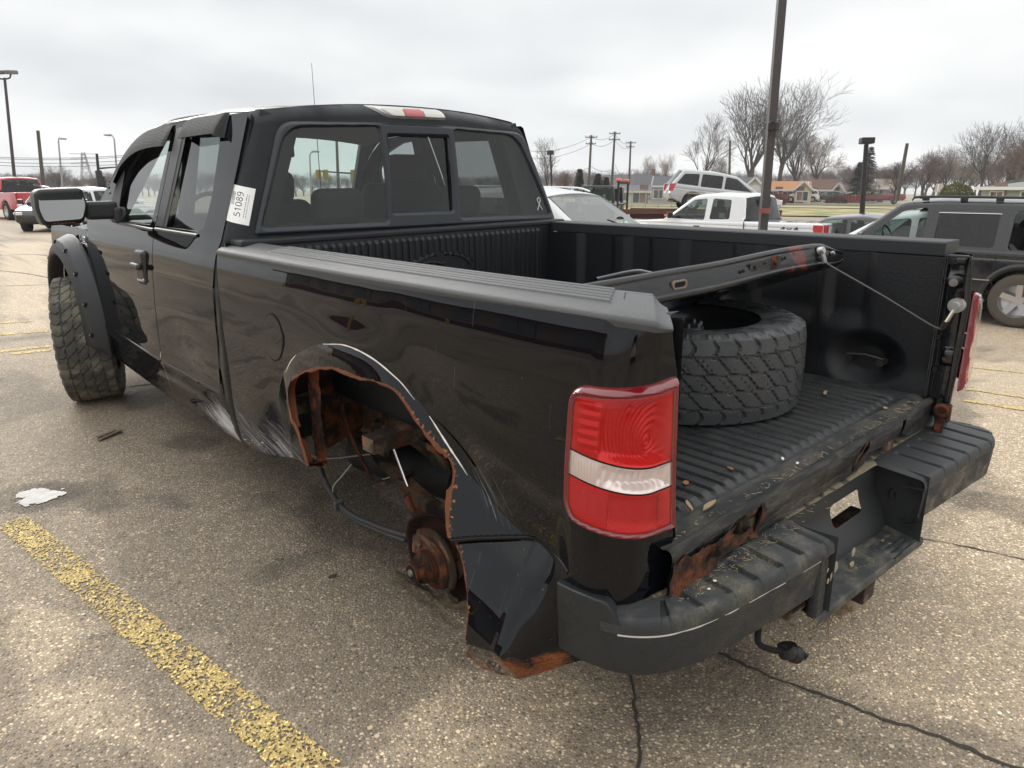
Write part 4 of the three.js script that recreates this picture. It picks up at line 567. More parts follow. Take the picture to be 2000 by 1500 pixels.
for (const sg of [-1, 1]) tp('roof_side', surf(1.185, 3.3, 60, 0, 1, 8, (u, t) => { const a = T(sg * (-profV(roofEdge(u)) + cabOff(u, roofEdge(u)) - 0.004), roofEdge(u) + 0.001, u), uu = Math.min(u, 2.66), h = roofHalf(uu); const b = u < 2.66 ? T(sg * (h + 0.004) + 0.02 * sstep(2.2, 1.2, u), roofW(h, u) - 0.012, u) : T(sg * lerp(0.69, 0.84, (u - 2.66) / 0.64), lerp(roofW(h, 2.66) - 0.012, 0.59, (u - 2.66) / 0.64) + 0.0, u - 0.02); const k = Math.sin(t * 1.57); return [lerp(a[0], b[0], 1 - Math.cos(t * 1.57)), lerp(a[1], b[1], k), lerp(a[2], b[2], t)]; }, { flip: sg > 0 }), satin);
tp('windshield', surf(-1, 1, 24, 0, 1, 16, (p, t) => { const v = p * lerp(0.84, 0.69, t); return T(v, lerp(0.585, roofW(v, 2.6) - 0.005, t), lerp(WSB(v), WST(v), t)); }), pane(0.86, 0.93, 0.90, 0.005));
// the back of the cab: corners turn forward with a soft radius
const backU = (w) => interp([-0.36, 0.50, 0.56, 1.0, 1.14], [1.085, 1.085, 1.062, 1.118, 1.136], w);
const backC = (w) => 0.045 * sstep(0.3, 0.6, w) * sstep(1.3, 0.7, w);
const topW = (v) => 1.130 - 0.052 * Math.abs(v / 0.72) ** 2.2;
const BR = 0.065, backL = (w) => -profV(w) - 0.004 - BR;
// t: arc length across the back from the middle, round the corners and a little way forward
function backMap(extra = 0) { return (t, w) => { const Lh = backL(w), s = Math.sign(t), a = Math.abs(t), q = BR * Math.PI / 2; let v, u = backU(w); const vc = a <= Lh ? t : s * (Lh + BR * Math.sin(Math.min(1.57, (a - Lh) / BR))); const d = topW(vc) - w; if (d < 0.055) u += 0.045 * (1 - Math.max(0, d) / 0.055) ** 2; if (a <= Lh) { v = t; u -= extra; } else { const g = Math.min((a - Lh) / BR, Math.PI / 2), rest = Math.max(0, a - Lh - q); v = s * (Lh + (BR + extra) * Math.sin(g)); u += BR - (BR + extra) * Math.cos(g) + rest; } u -= 0.01 * (1 - (Math.min(a, Lh) / (Lh + BR)) ** 2); const sh = backC(w) * (t < 0 ? 1 - sstep(0.6 * Lh, Lh + 0.03, a) : 1); return T(v + sh * (t > 0 ? 1 - sstep(Lh * 0.8, Lh + 0.06, a) * 0.6 : 1), w, u); }; }
const PV = (v, w) => { let lo = -1.1, hi = 1.1; const m = backMap(0); for (let k = 0; k < 36; k++) { const t = (lo + hi) / 2; if (m(t, w)[0] < v) lo = t; else hi = t; } return lo; };
const toP = (l) => l.map(([v, w]) => [PV(v, w), w]);
const G_L = roundPoly([[-0.797, 0.604], [-0.625, 1.008], [-0.178, 1.026], [-0.187, 0.600]], [0.02, 0.09, 0.02, 0.02], 6), G_C = roundPoly([[-0.153, 0.641], [-0.132, 0.989], [0.218, 0.992], [0.202, 0.637]], 0.01), G_R = roundPoly([[0.246, 0.600], [0.265, 1.025], [0.687, 1.009], [0.897, 0.588]], [0.02, 0.02, 0.09, 0.02], 6), G_F = roundPoly([[-0.838, 0.572], [-0.655, 1.034], [0.02, 1.052], [0.742, 1.032], [0.948, 0.556]], [0.03, 0.07, 0.3, 0.07, 0.03], 6);
{
  const sL = polySdf(toP(G_L)), sC = polySdf(toP(G_C)), sR = polySdf(toP(G_R)), sF = polySdf(toP(G_F));
  tp('cab_back', surf(-1.1, 1.1, 190, -0.36, 1.131, 130, backMap(), { sdf: (p, w) => Math.min(-sF(p, w) + 0.02, backL(w) + BR * 1.5708 + 0.025 - Math.abs(p), topW(Math.min(Math.abs(p), backL(w) + BR * 0.9)) - w) }), satin, 'back panel and rear corner pillars of the cab');
  // moulded window frame, proud of the sheet, rounded at its rim
  const wf = tp('rear_window_frame', surf(-0.95, 0.98, 260, 0.53, 1.07, 130, (p, w) => { const d = Math.min(sF(p, w), -sL(p, w), -sC(p, w), -sR(p, w)); return backMap(0.004 + 0.012 * sstep(-0.001, 0.014, d))(p, w); }, { sdf: (p, w) => Math.min(sF(p, w), -sL(p, w), -sC(p, w), -sR(p, w)) }), frameM, 'moulded slate frame of the three-part rear window');
  const gl = (s, m, l, e) => add('rear_window', surf(-0.95, 0.98, 60, 0.56, 1.05, 26, backMap(e), { sdf: (p, w) => s(p, w) + 0.01 }), m, wf, l);
  const REARG = pane(0.72, 0.80, 0.77, 0.006);
  gl(sL, REARG, 'left rear window pane', 0.003); gl(sC, pane(0.42, 0.44, 0.45, 0.008), 'sliding centre pane of the rear window', -0.008); gl(sR, pane(0.55, 0.58, 0.57, 0.006), 'right rear window pane with a ribbon sticker', 0.003);
  add('slider_seal', surf(0, G_C.length, G_C.length, 0, 1, 2, (s, t) => { const P = toP(G_C), n = P.length, i = (s | 0) % n, f = s - Math.floor(s), a = P[(i + n) % n], b = P[(i + 1) % n]; return backMap(0.006 - 0.018 * t)(lerp(a[0], b[0], f), lerp(a[1], b[1], f)); }, { eps: 0.01 }), gapM, wf);
  // ribbon sticker
  const rib = tubeG([[0.845, 0.617], [0.815, 0.66], [0.812, 0.678], [0.823, 0.684], [0.833, 0.676], [0.826, 0.655], [0.806, 0.617]].map(([v, w]) => { const q = backMap(0.0055)(PV(v - 0.0, w), w); return q; }), 0.0035, 40, 5); add('ribbon_sticker', rib, std(0.5, 0.5, 0.52, 0.6), wf);
  // lot sticker wrapped on the corner pillar
  const st = ctex(512, 768, (g, W, H) => { g.fillStyle = '#f4f4f2'; g.fillRect(0, 0, W, H); g.save(); g.translate(W / 2, H / 2); g.rotate(-Math.PI / 2); g.fillStyle = '#161616'; g.font = '190px sans-serif'; g.textAlign = 'center'; g.fillText('51089', 10, 40, 640); const R = RNG(3); for (let k = 0; k < 34; k++) g.fillRect(-20 + k * 8, -205, 1 + 5 * R(), 80); for (let k = 0; k < 34; k++) { g.fillRect(-250 + k * 14.5, 105, 5 + 6 * R(), 14); g.fillRect(-250 + k * 14.5, 150, 5 + 6 * R(), 12); } g.fillRect(-330, -190, 60, 5); g.restore(); });
  const st0 = (w) => -(backL(w) + 0.088), stQ = [[st0(0.637), 0.640], [PV(-0.851, 0.614), 0.616], [PV(-0.797, 0.761), 0.762], [st0(0.78), 0.784]];
  tp('lot_sticker', surf(0, 1, 24, 0, 1, 20, (a, b) => { const p = lerp(lerp(stQ[0][0], stQ[1][0], a), lerp(stQ[3][0], stQ[2][0], a), b), w = lerp(lerp(stQ[0][1], stQ[1][1], a), lerp(stQ[3][1], stQ[2][1], a), b); return backMap(0.0025)(p, w); }, { uv: (a, b) => [a, b] }), std(1, 1, 1, 0.55, 0, { map: st }), 'white lot sticker with number and barcode');
  // third brake light
  const H0 = (p, w, e) => { const q = backMap(e)(p - 0.02, w); return q; };
  const hs = polySdf(roundPoly([[-0.205, 1.124], [0.225, 1.127], [0.236, 1.073], [-0.115, 1.070]], [0.01, 0.02, 0.02, 0.03])), ln = polySdf(roundPoly([[-0.145, 1.114], [0.19, 1.118], [0.205, 1.082], [-0.095, 1.079]], 0.012));
  const cl = tp('brake_light_housing', surf(-0.24, 0.26, 60, 1.055, 1.14, 24, (p, w) => H0(p, w, 0.018 * sstep(-0.001, 0.012, hs(p, w))), { sdf: (p, w) => hs(p, w) }), std(0.55, 0.55, 0.55, 0.25, 0, { clearcoat: 1 }), 'high brake light with red centre and clear ends');
  const lens = (v0, v1, m, nm) => add(nm, surf(v0, v1, 24, 1.06, 1.13, 14, (p, w) => H0(p, w, 0.024), { sdf: (p, w) => Math.min(ln(p, w), p - v0 - 0.002, v1 - 0.002 - p) }), m, cl);
  lens(-0.145, -0.022, std(0.62, 0.60, 0.55, 0.15, 0.3, { clearcoat: 1, bumpMap: rep(grainT, 30, 5), bumpScale: 0.003 }), 'cargo_lens'); lens(0.092, 0.22, std(0.62, 0.60, 0.55, 0.15, 0.3, { clearcoat: 1, bumpMap: rep(grainT, 30, 5), bumpScale: 0.003 }), 'cargo_lens'); lens(-0.020, 0.090, std(0.62, 0.03, 0.045, 0.25, 0, { clearcoat: 1, bumpMap: rep(grainT, 6, 60), bumpScale: 0.004 }), 'brake_lens');
}
tp('antenna', rodG(T(0.62, 0.50, 3.25), T(0.66, 1.62, 3.30), 0.0035, 0.0016, 6), blackM);
// door mirror
{
  const mir = tp('door_mirror', (() => { const P = roundPoly([[-1.335, 0.745], [-1.310, 0.765], [-1.108, 0.770], [-1.094, 0.68], [-1.126, 0.582], [-1.322, 0.574], [-1.342, 0.66]], 0.025, 5); const g = extrudeG(P, 0.10, 0.022, [], 4); g.translate(0, W0, -2.75); return boxUV(g); })(), std(0.014, 0.015, 0.017, 0.4, 0, { bumpMap: rep(grainT, 5, 5), bumpScale: 0.0006 }), 'square black door mirror');
  const P2 = roundPoly([[-1.318, 0.735], [-1.302, 0.75], [-1.118, 0.755], [-1.108, 0.68], [-1.136, 0.605], [-1.312, 0.597], [-1.326, 0.66]], 0.02, 5);
  const gl = extrudeG(P2, 0.003, 0); gl.translate(1.22, -0.675, 0); gl.rotateX(-0.14); gl.translate(-1.22, 0.675 + W0, -2.6265); add('mirror_glass', gl, std(0.30, 0.305, 0.30, 0.04, 1), mir);
  add('mirror_arm', [boxG(0.17, 0.10, 0.07, -1.02, 0.645 + W0, -2.70, 0.025), boxG(0.05, 0.09, 0.12, -0.945, 0.615 + W0, -2.70, 0.02)], plastic, mir);
  add('signal_strip', [0, 1, 2, 3, 4, 5].map((k) => boxG(0.010, 0.006, 0.004, -1.27 + k * 0.018, 0.5875 + W0, -2.624, 0.001)), std(0.20, 0.05, 0.03, 0.4), mir);
}
// interior
{
  const cloth = std(0.022, 0.022, 0.024, 0.85), vinyl = std(0.016, 0.016, 0.018, 0.6), roofL = std(0.16, 0.155, 0.15, 0.9);
  tp('cab_floor', boxG(1.7, 0.03, 2.3, 0, -0.12 + W0, -2.25), vinyl); tp('firewall', boxG(1.7, 0.72, 0.05, 0, 0.2 + W0, -3.36), vinyl); tp('cab_bulkhead', boxG(1.72, 0.66, 0.02, 0, 0.21 + W0, -1.12), vinyl);
  tp('headliner', surf(1.2, 2.62, 10, -0.68, 0.68, 12, (u, v) => T(v, roofW(v, u) - 0.045, u)), roofL);
  tp('dashboard', [boxG(1.62, 0.2, 0.42, 0, 0.46 + W0, -3.05, 0.07), boxG(0.46, 0.09, 0.22, -0.38, 0.56 + W0, -2.93, 0.04)], vinyl);
  const wheelT = (() => { const t = new THREE.TorusGeometry(0.185, 0.015, 10, 40), h = new THREE.CylinderGeometry(0.055, 0.06, 0.05, 16); h.rotateX(Math.PI / 2); const sp = boxG(0.34, 0.03, 0.02); const g = merge([t, h, sp, boxG(0.03, 0.17, 0.02, 0, -0.09, 0)]); g.rotateX(-0.4); g.translate(-0.38, 0.55 + W0, -2.70); return g; })(); tp('steering_wheel', wheelT, vinyl);
  const seat = (v, u, wd, top, hd, ht) => { const s = tp('seat', [boxG(wd, 0.14, 0.5, v, 0.12 + W0, -u - 0.05, 0.05), boxG(wd, top - 0.1, 0.14, v, 0.1 + (top - 0.1) / 2 + W0, -u + 0.24, 0.06, [0.2, 0, 0])], cloth); for (const x of hd) add('headrest', boxG(0.27, 0.17, 0.10, v + x, ht + W0, -u + 0.34, 0.05, [0.15, 0, 0]), cloth, s); return s; };
  seat(-0.42, 2.15, 0.5, 0.70, [0], 0.76); seat(0.44, 2.15, 0.54, 0.78, [0], 0.85); tp('centre_console', boxG(0.26, 0.3, 0.7, 0, 0.2 + W0, -2.15, 0.05), vinyl);
  seat(0, 1.62, 1.36, 0.60, [-0.32, 0.42], 0.672);
  for (const sg of [-1, 1]) tp('corner_trim', surf(1.13, 1.22, 2, 0.56, 1.06, 8, (u, w) => T(sg * lerp(0.84, 0.655, (w - 0.56) / 0.5) - (u - 1.13) * sg * 1.4 + 0.03, w, u)), vinyl);
  for (const sg of [-1, 1]) tp('inner_pillar', [barG(T(sg * 0.80, 0.55, 2.03), T(sg * 0.69, 1.06, 2.03), 0.09, 0.05), barG(T(sg * 0.84, 0.56, 1.17), T(sg * 0.66, 1.06, 1.17), 0.06, 0.12), barG(T(sg * 0.82, 0.60, 3.12), T(sg * 0.655, 1.07, 2.62), 0.05, 0.06)], std(0.03, 0.03, 0.032, 0.8));
  tp('rear_view_mirror', boxG(0.24, 0.07, 0.03, 0, 0.97 + W0, -2.60, 0.02), blackM);
  tp('rear_shelf', boxG(1.6, 0.03, 0.12, 0.03, 0.575 + W0, -1.14), vinyl);
}
// ---- tail lamps
{
  const redO = std(0.55, 0.003, 0.006, 0.18, 0.3), redB = std(0.52, 0.003, 0.006, 0.3, 0.0), clearO = std(0.80, 0.79, 0.76, 0.16, 0.4), cover = pane(0.97, 0.90, 0.90, 0.01, { ior: 1.36 }), bezelM = std(0.17, 0.006, 0.012, 0.14, 0, { clearcoat: 1, clearcoatRoughness: 0.02 });
  for (const sg of [-1, 1]) {
    const L = sg < 0, outer = LAMPP;
    const oS = polySdf(outer), n = L ? 110 : 40, nn = L ? 90 : 36;
    const top = (s) => 0.230 - 0.030 * sstep(-0.88, -1.08, s), bot = (s) => 0.172 - 0.032 * sstep(-0.88, -1.08, s) ; // the clear band
    const hump = (d) => 0.010 + 0.012 * Math.sqrt(clamp(d / 0.03));
    const bz = tp('tail_lamp', surf(SEND - 0.01, -0.86, n, 0.0, 0.41, nn, (s, w) => { const d = oS(s, w); return sideMap(sg, 0.0 + 0.022 * Math.sqrt(clamp(d / 0.014)) - 0.006 * sstep(0.012, 0.02, d) , () => 0)(s, w); }, { sdf: (s, w) => Math.min(oS(s, w), 0.021 - oS(s, w) ), uv: (s, w) => [s, w], flip: L, eps: 3e-4 }), bezelM, L ? 'left red and clear tail lamp' : 'right tail lamp seen edge on'); if (!L) bz.position.z += 0.095;
    const inner = (s, w) => oS(s, w) - 0.0195;
    const lensMap = (s, w) => sideMap(sg, 0.018 + 0.006 * Math.sqrt(clamp(inner(s, w) / 0.04)), () => 0)(s, w);
    const saw = (x, p) => { const t = x / p - Math.floor(x / p); return Math.abs(t - 0.5) * 2; };
    // moulded optics: flutes on the side, rings round the bulb, fine ribs below; a smooth clear cover over all of it
    const split = (s) => sstep(-0.958, -0.964, s), rel = { up: (s, w) => { const d = Math.hypot(s + 1.075, (w - 0.245) * 0.9), bowl = clamp(1 - (d / 0.14) ** 2); return lerp(0.0035 * saw(w, 0.021), -0.030 * bowl - 0.0035 * saw(d + 0.25 * s - 0.3 * w, 0.011), split(s)); }, mid: (s, w) => lerp(0.003 * saw(s, 0.007), -0.022 * clamp(1 - ((s + 1.06) / 0.09) ** 2) - 0.006 * saw(s + 0.3 * w, 0.019), split(s)), low: (s, w) => -0.006 * (s > -1.10 && s < -0.985 ? 1 : 0) - 0.0016 * (Math.sin(s * 1100) * Math.sin(w * 1100)) };
    const optic = (nm, m, r, f, lab) => add(nm, surf(SEND - 0.01, -0.86, L ? 220 : 30, 0.0, 0.41, L ? 220 : 30, (s, w) => sideMap(sg, 0.013 + (L ? r(s, w) * sstep(-0.002, 0.03, Math.min(inner(s, w), f(s, w) * 1.6)) : 0), () => 0)(s, w), { sdf: (s, w) => Math.min(inner(s, w) + 0.004, f(s, w)), uv: (s, w) => [s, w], flip: L, eps: 5e-4 }), m, bz, lab);
    optic('brake_lens', redO, rel.up, (s, w) => w - top(s) - 0.002, 'upper red lens with fluted side'); optic('reverse_lens', clearO, rel.mid, (s, w) => Math.min(top(s) - 0.002 - w, w - bot(s) - 0.002), 'clear reversing lens'); optic('reflector_lens', redB, rel.low, (s, w) => bot(s) - 0.002 - w, 'lower red lens');
    add('lens_cover', surf(SEND - 0.01, -0.86, n, 0.0, 0.41, nn, lensMap, { sdf: inner, uv: (s, w) => [s, w], flip: L, eps: 4e-4 }), cover, bz);
    // dark well behind the lamp
    add('lamp_well', surf(SEND, -0.875, 40, 0.01, 0.40, 30, sideMap(sg, -0.05, () => 0), { sdf: (s, w) => oS(s, w) }), blackM, bz);
  }
}
// ---- rear bumper
{
  const PL = [[-1.005, -0.87], [-1.0, -0.93], [-0.975, -1.02], [-0.91, -1.09], [-0.80, -1.135], [-0.6, -1.165], [-0.34, -1.19], [0, -1.205], [0.38, -1.225], [0.75, -1.25], [0.91, -1.255], [0.985, -1.21], [1.005, -1.12], [1.0, -1.0]];
  const curve = new THREE.CatmullRomCurve3(PL.map((p) => V3(p[0], p[1], 0)), false, 'centripetal'), N = 500, P = curve.getSpacedPoints(N), len = curve.getLength();
  const q = (s) => { const t = clamp(s / len) * N, i = Math.min(N - 1, t | 0); const a = P[i], b = P[i + 1], f = t - i; return [lerp(a.x, b.x, f), lerp(a.y, b.y, f), b.x - a.x, b.y - a.y]; };
  const nrm = (s) => { const a = q(Math.max(0, s - 0.012)), b = q(Math.min(len, s + 0.012)), dx = b[0] - a[0], dy = b[1] - a[1], l = Math.hypot(dx, dy); return [dy / l, -dx / l]; }; // inward/outward
  const sOf = (v) => { let lo = 0, hi = len; for (let k = 0; k < 40; k++) { const m = (lo + hi) / 2; if (q(m)[0] < v) lo = m; else hi = m; } return lo; };
  const pos = (s, out, w) => { const a = q(s), n = nrm(s), k = n[1] < 0 || Math.abs(n[0]) > 0.5 ? 1 : 1; return T(a[0] + n[0] * out, w, a[1] + n[1] * out); };
  const sgnTest = nrm(sOf(0))[1] < 0 ? 1 : -1; const O = (s, o, w) => pos(s, o * sgnTest, w);
  const sL = sOf(-0.275), sR = sOf(0.305), s0 = 0.12; // recess limits, and where the pad begins past the bare end
  const coverM = std(0.020, 0.023, 0.025, 0.42, 0, { bumpMap: rep(grainT, 4, 4), bumpScale: 0.0008, roughnessMap: rep(mottleT, 2.3, 2.3) }); coverM.roughness = 0.8;
  const padT = tex(1024, 512, (i, j, o) => { const n = fbm(i / 70, j / 50, 301, 5), m = fbm(i / 7, j / 7, 303, 3), k = hash2(i, j, 7), a = 0.95 * sstep(0.36, 0.74, n) * (0.35 + 0.65 * m) * (0.15 + 0.85 * sstep(0.3, 0.9, k)); o[0] = lerp(44, 165, a); o[1] = lerp(47, 150, a); o[2] = lerp(49, 118, a); });
  const padM = std(1, 1, 1, 0.55, 0, { map: rep(padT, 1.1, 1.3), bumpMap: rep(grainT, 5, 5), bumpScale: 0.0012 }), padClean = std(0.026, 0.028, 0.03, 0.5, 0, { bumpMap: rep(grainT, 5, 5), bumpScale: 0.001 });
  const covers = islands(surf(0, len, 400, 0, 1, 26, (s, t) => { // lower cover, from the pad down and rolled under
    const endL = sstep(0.10, 0.16, s), a = t * 1.0; const topW = lerp(-0.105, -0.176, sstep(0.125, 0.19, s)) + (s > len - 0.25 ? 0.03 : 0); const w = a < 0.12 ? topW : a < 0.86 ? lerp(topW, -0.292, (a - 0.12) / 0.74) : -0.292 - 0.012 * Math.sin((a - 0.86) / 0.14 * 1.57); let out = 0; if (a < 0.12) out = -0.05 * (1 - a / 0.12) ** 1.5 - 0.012 * (1 - sstep(0, 0.12, a)); if (a > 0.80) out = -0.05 * ((a - 0.80) / 0.2) ** 2; out -= 0.012 * ((a - 0.3)) * (a > 0.3 ? 1 : 0); return O(s, out, w + (a < 0.12 ? 0.008 * Math.sin(a / 0.12 * 1.57) - 0.008 : 0)); }, { sdf: (s, t) => Math.max(sL - 0.055 - s, s - sR + 0.004), flip: sgnTest > 0, uv: (s, t) => [s, t * 0.2] })); const bump = tp('rear_bumper', covers[0], coverM, 'black rear step bumper'); for (const c of covers.slice(1)) add('bumper_cover', c, coverM, bump);
  // bare chrome showing through at the scuffed upper edge
  for (const sc of islands(surf(0.16, 0.95, 260, -1, 1, 5, (s, t) => O(s, 0.0008 - 0.004 * t * t * (t > 0 ? 1 : 0.2), -0.1815 + 0.0045 * t), { sdf: (s, t) => 0.62 * fbm(s * 26, t * 2, 305, 3) - 0.24 - 0.22 * Math.abs(t) + 0.22 * sstep(0.42, 0.26, s) - 0.10 * sstep(0.5, 0.95, s) }))) add('scuffed_edge', sc,  std(0.8, 0.8, 0.78, 0.3, 0.3), bump, 'bare metal where the coating has worn off');
  // step pads: grooved tops with a rolled outer edge
  const pad = (sa, sb, mat, label, inner) => { const n = 420; const groove = (s) => { const p = 0.098, c = (s - sa - 0.15) / p, k = Math.round(c); return s > sa + 0.13 && s < sb - 0.035 ? sstep(0.013, 0.008, Math.abs(c - k) * p) : 0; };
    add('step_pad', surf(sa, sb, n, 0, 1, 40, (s, t) => { // t 0: inner edge .. 0.72 outer top edge .. 1 bottom of the roll
      const a = q(s); const e = Math.min(sstep(sa - 0.001, sa + 0.03, s), sstep(sb + 0.001, sb - 0.02, s)); const g = groove(s) * (t > 0.08 ? 1 : 0);
      if (t < 0.72) { const f = t / 0.72, pi = inner(s), po = O(s, -0.012, -0.142); const w = lerp(-0.128, -0.140, f) - 0.006 * (1 - e) - 0.014 * g * sstep(0.1, 0.2, f); const b = T(pi[0], w, pi[1]); return [lerp(b[0], po[0], f), w + W0, lerp(b[2], po[2], f)]; }
      const f = (t - 0.72) / 0.28; return O(s, -0.012 + 0.014 * Math.sin(f * 1.57) - 0.006 * g * (1 - f) , -0.142 - 0.034 * f * f - 0.004 * f - 0.006 * (1 - e) * (1 - f) - 0.004 * g * (1 - f)); }, { uv: (s, t) => [s, t * 0.2], flip: sgnTest < 0, eps: 8e-4 }), mat, bump, label); };
  const innerL = (s) => { const a = q(s); const f = sstep(s0, s0 + 0.3, s); return [lerp(lerp(a[0] + 0.02, -0.84, f), Math.max(a[0], -0.84), f), lerp(a[1] + 0.05, -1.052, sstep(s0, s0 + 0.2, s))]; };
  pad(s0, sL, padM, 'left step pad, muddy and grooved', innerL); pad(sR, len - 0.10, padClean, 'right step pad', (s) => { const a = q(s); return [Math.min(a[0], 0.93), lerp(-1.045, -1.06, a[0])]; });
  const mudT = tex(1024, 128, (i, j, o) => { const v = i / 1024, n = fbm(i / 26, j / 14, 501, 4), k = hash2(i, j, 8), a = sstep(0.30, 0.52, n) * (0.35 + 0.65 * k); o[0] = lerp(44, 172, a); o[1] = lerp(46, 156, a); o[2] = lerp(46, 122, a); }), mudM = std(1, 1, 1, 0.9, 0, { map: rep(mudT, 0.55, 2), bumpMap: rep(grainT, 8, 8), bumpScale: 0.002 });
  // beam behind: top flange in the middle, recess walls, step
  const dirty = std(1, 1, 1, 0.6, 0, { map: rep(padT, 1.3, 1.7, 0.31, 0.2), bumpMap: rep(grainT, 5, 5), bumpScale: 0.001 });
  add('top_flange', surf(-0.86, 0.93, 90, 0, 1, 8, (v, t) => T(v, -0.126 - 0.010 * t * t + 0.003 * fbm(v * 40, t * 3, 6, 2), lerp(-1.002, -1.060 - 0.012 * (v + 0.2), t) - 0.03 * v * 0.4), { uv: (v, t) => [v, t * 0.05] }), mudM, bump, 'inner bumper flange caked with pale dirt');
  const wallHole = polySdf(roundRect(0.02, -0.268, 0.215, -0.195, 0.018));
  add('recess_wall', surf(-0.34, 0.34, 90, -0.36, -0.136, 40, (v, w) => T(v, w, -1.048 - 0.018 * (v + 0.2) - 0.055 * sstep(-0.20, -0.36, w)), { sdf: (v, w) => -wallHole(v, w) }), padClean, bump, 'wall behind the step with a slot through it');
  for (const [v, sg] of [[-0.275, 1], [0.305, -1]]) { const sV = sOf(v), a = q(sV); add('recess_cheek', surf(0, 1, 24, 0, 1, 24, (t, h) => { const u = lerp(-1.03, a[1] - 0.006, t), w = lerp(-0.365, -0.135, h); const slope = sg * 0.07 * (1 - t) * 0.8 * (sg > 0 ? 0.3 : 1); return T(v - slope + (sg < 0 ? 0.02 * t : 0.004), w, u); }), padClean, bump); }
  add('sensor', (() => { const g = rodG(T(0.36, -0.235, -1.13), T(0.352, -0.235, -1.135), 0.03, 0.028, 24); const h = rodG(T(0.35, -0.235, -1.135), T(0.346, -0.235, -1.138), 0.015, 0.013, 18); return [g, h]; })(), blackM, bump);
  const stepM = std(1, 1, 1, 0.5, 0, { map: rep(padT, 1.6, 1.6, 0.55, 0.4), bumpMap: rep(grainT, 5, 5), bumpScale: 0.001 });
  add('step', surf(-0.33, 0.36, 120, 0, 1, 40, (v, t) => { const sV = sOf(v), a = q(sV); const u = lerp(-1.09, a[1], Math.min(1, t / 0.75)); const ring = Math.abs(Math.hypot(v - 0.045, u + 1.145) - 0.028), gr = 0.002 * sstep(0.003, 0.001, ring) - 0.003 * (v > 0.15 && v < 0.30 ? sstep(0.006, 0.003, Math.abs(((u + 2) / 0.02 % 1) * 0.02 - 0.01)) : 0); if (t <= 0.75) return T(v, -0.352 - 0.012 * t + gr, u); const f = (t - 0.75) / 0.25; return T(v, -0.361 - 0.045 * f, a[1] + 0.012 * f * f - 0.006 * Math.sin(f * 3.14)); }, { uv: (v, t) => [v, t * 0.3], eps: 8e-4 }), stepM, bump, 'dirty low step in the middle of the bumper');
  // end plate of the left cover next to the step
  add('end_plate', boxG(0.06, 0.20, 0.03, -0.315, -0.262 + W0, 1.178, 0.012, [0, 0.08, 0]), coverM, bump);
  add('bracket', [boxG(0.14, 0.012, 0.12, -0.36, -0.335 + W0, 1.10, 0.004), boxG(0.05, 0.14, 0.02, -0.70, -0.2 + W0, 1.0, 0.004), boxG(0.05, 0.14, 0.02, 0.70, -0.2 + W0, 1.02, 0.004)], darkRust, bump);
  // mud splashes on the cover
  const R = RNG(21); for (const [s, w, r] of [[0.92, -0.232, 0.012], [0.905, -0.255, 0.010], [0.885, -0.262, 0.007], [1.02, -0.225, 0.010], [0.875, -0.225, 0.005]]) { const g = surf(0, 6.283, 22, 0.02, 1, 4, (a, t) => { const rr = r * t * (0.75 + 0.5 * vnoise(a * 2, r * 900, 4)); return O(s + rr * Math.cos(a), 0.0032 - 0.002 * t - 0.012 * clamp((-0.235 - w) * 3, 0, 1) * 0.3, w + rr * 1.3 * Math.sin(a)); }, { eps: 5e-3 }); add('mud_splash', g, std(0.30, 0.25, 0.19, 0.95), bump); }
}
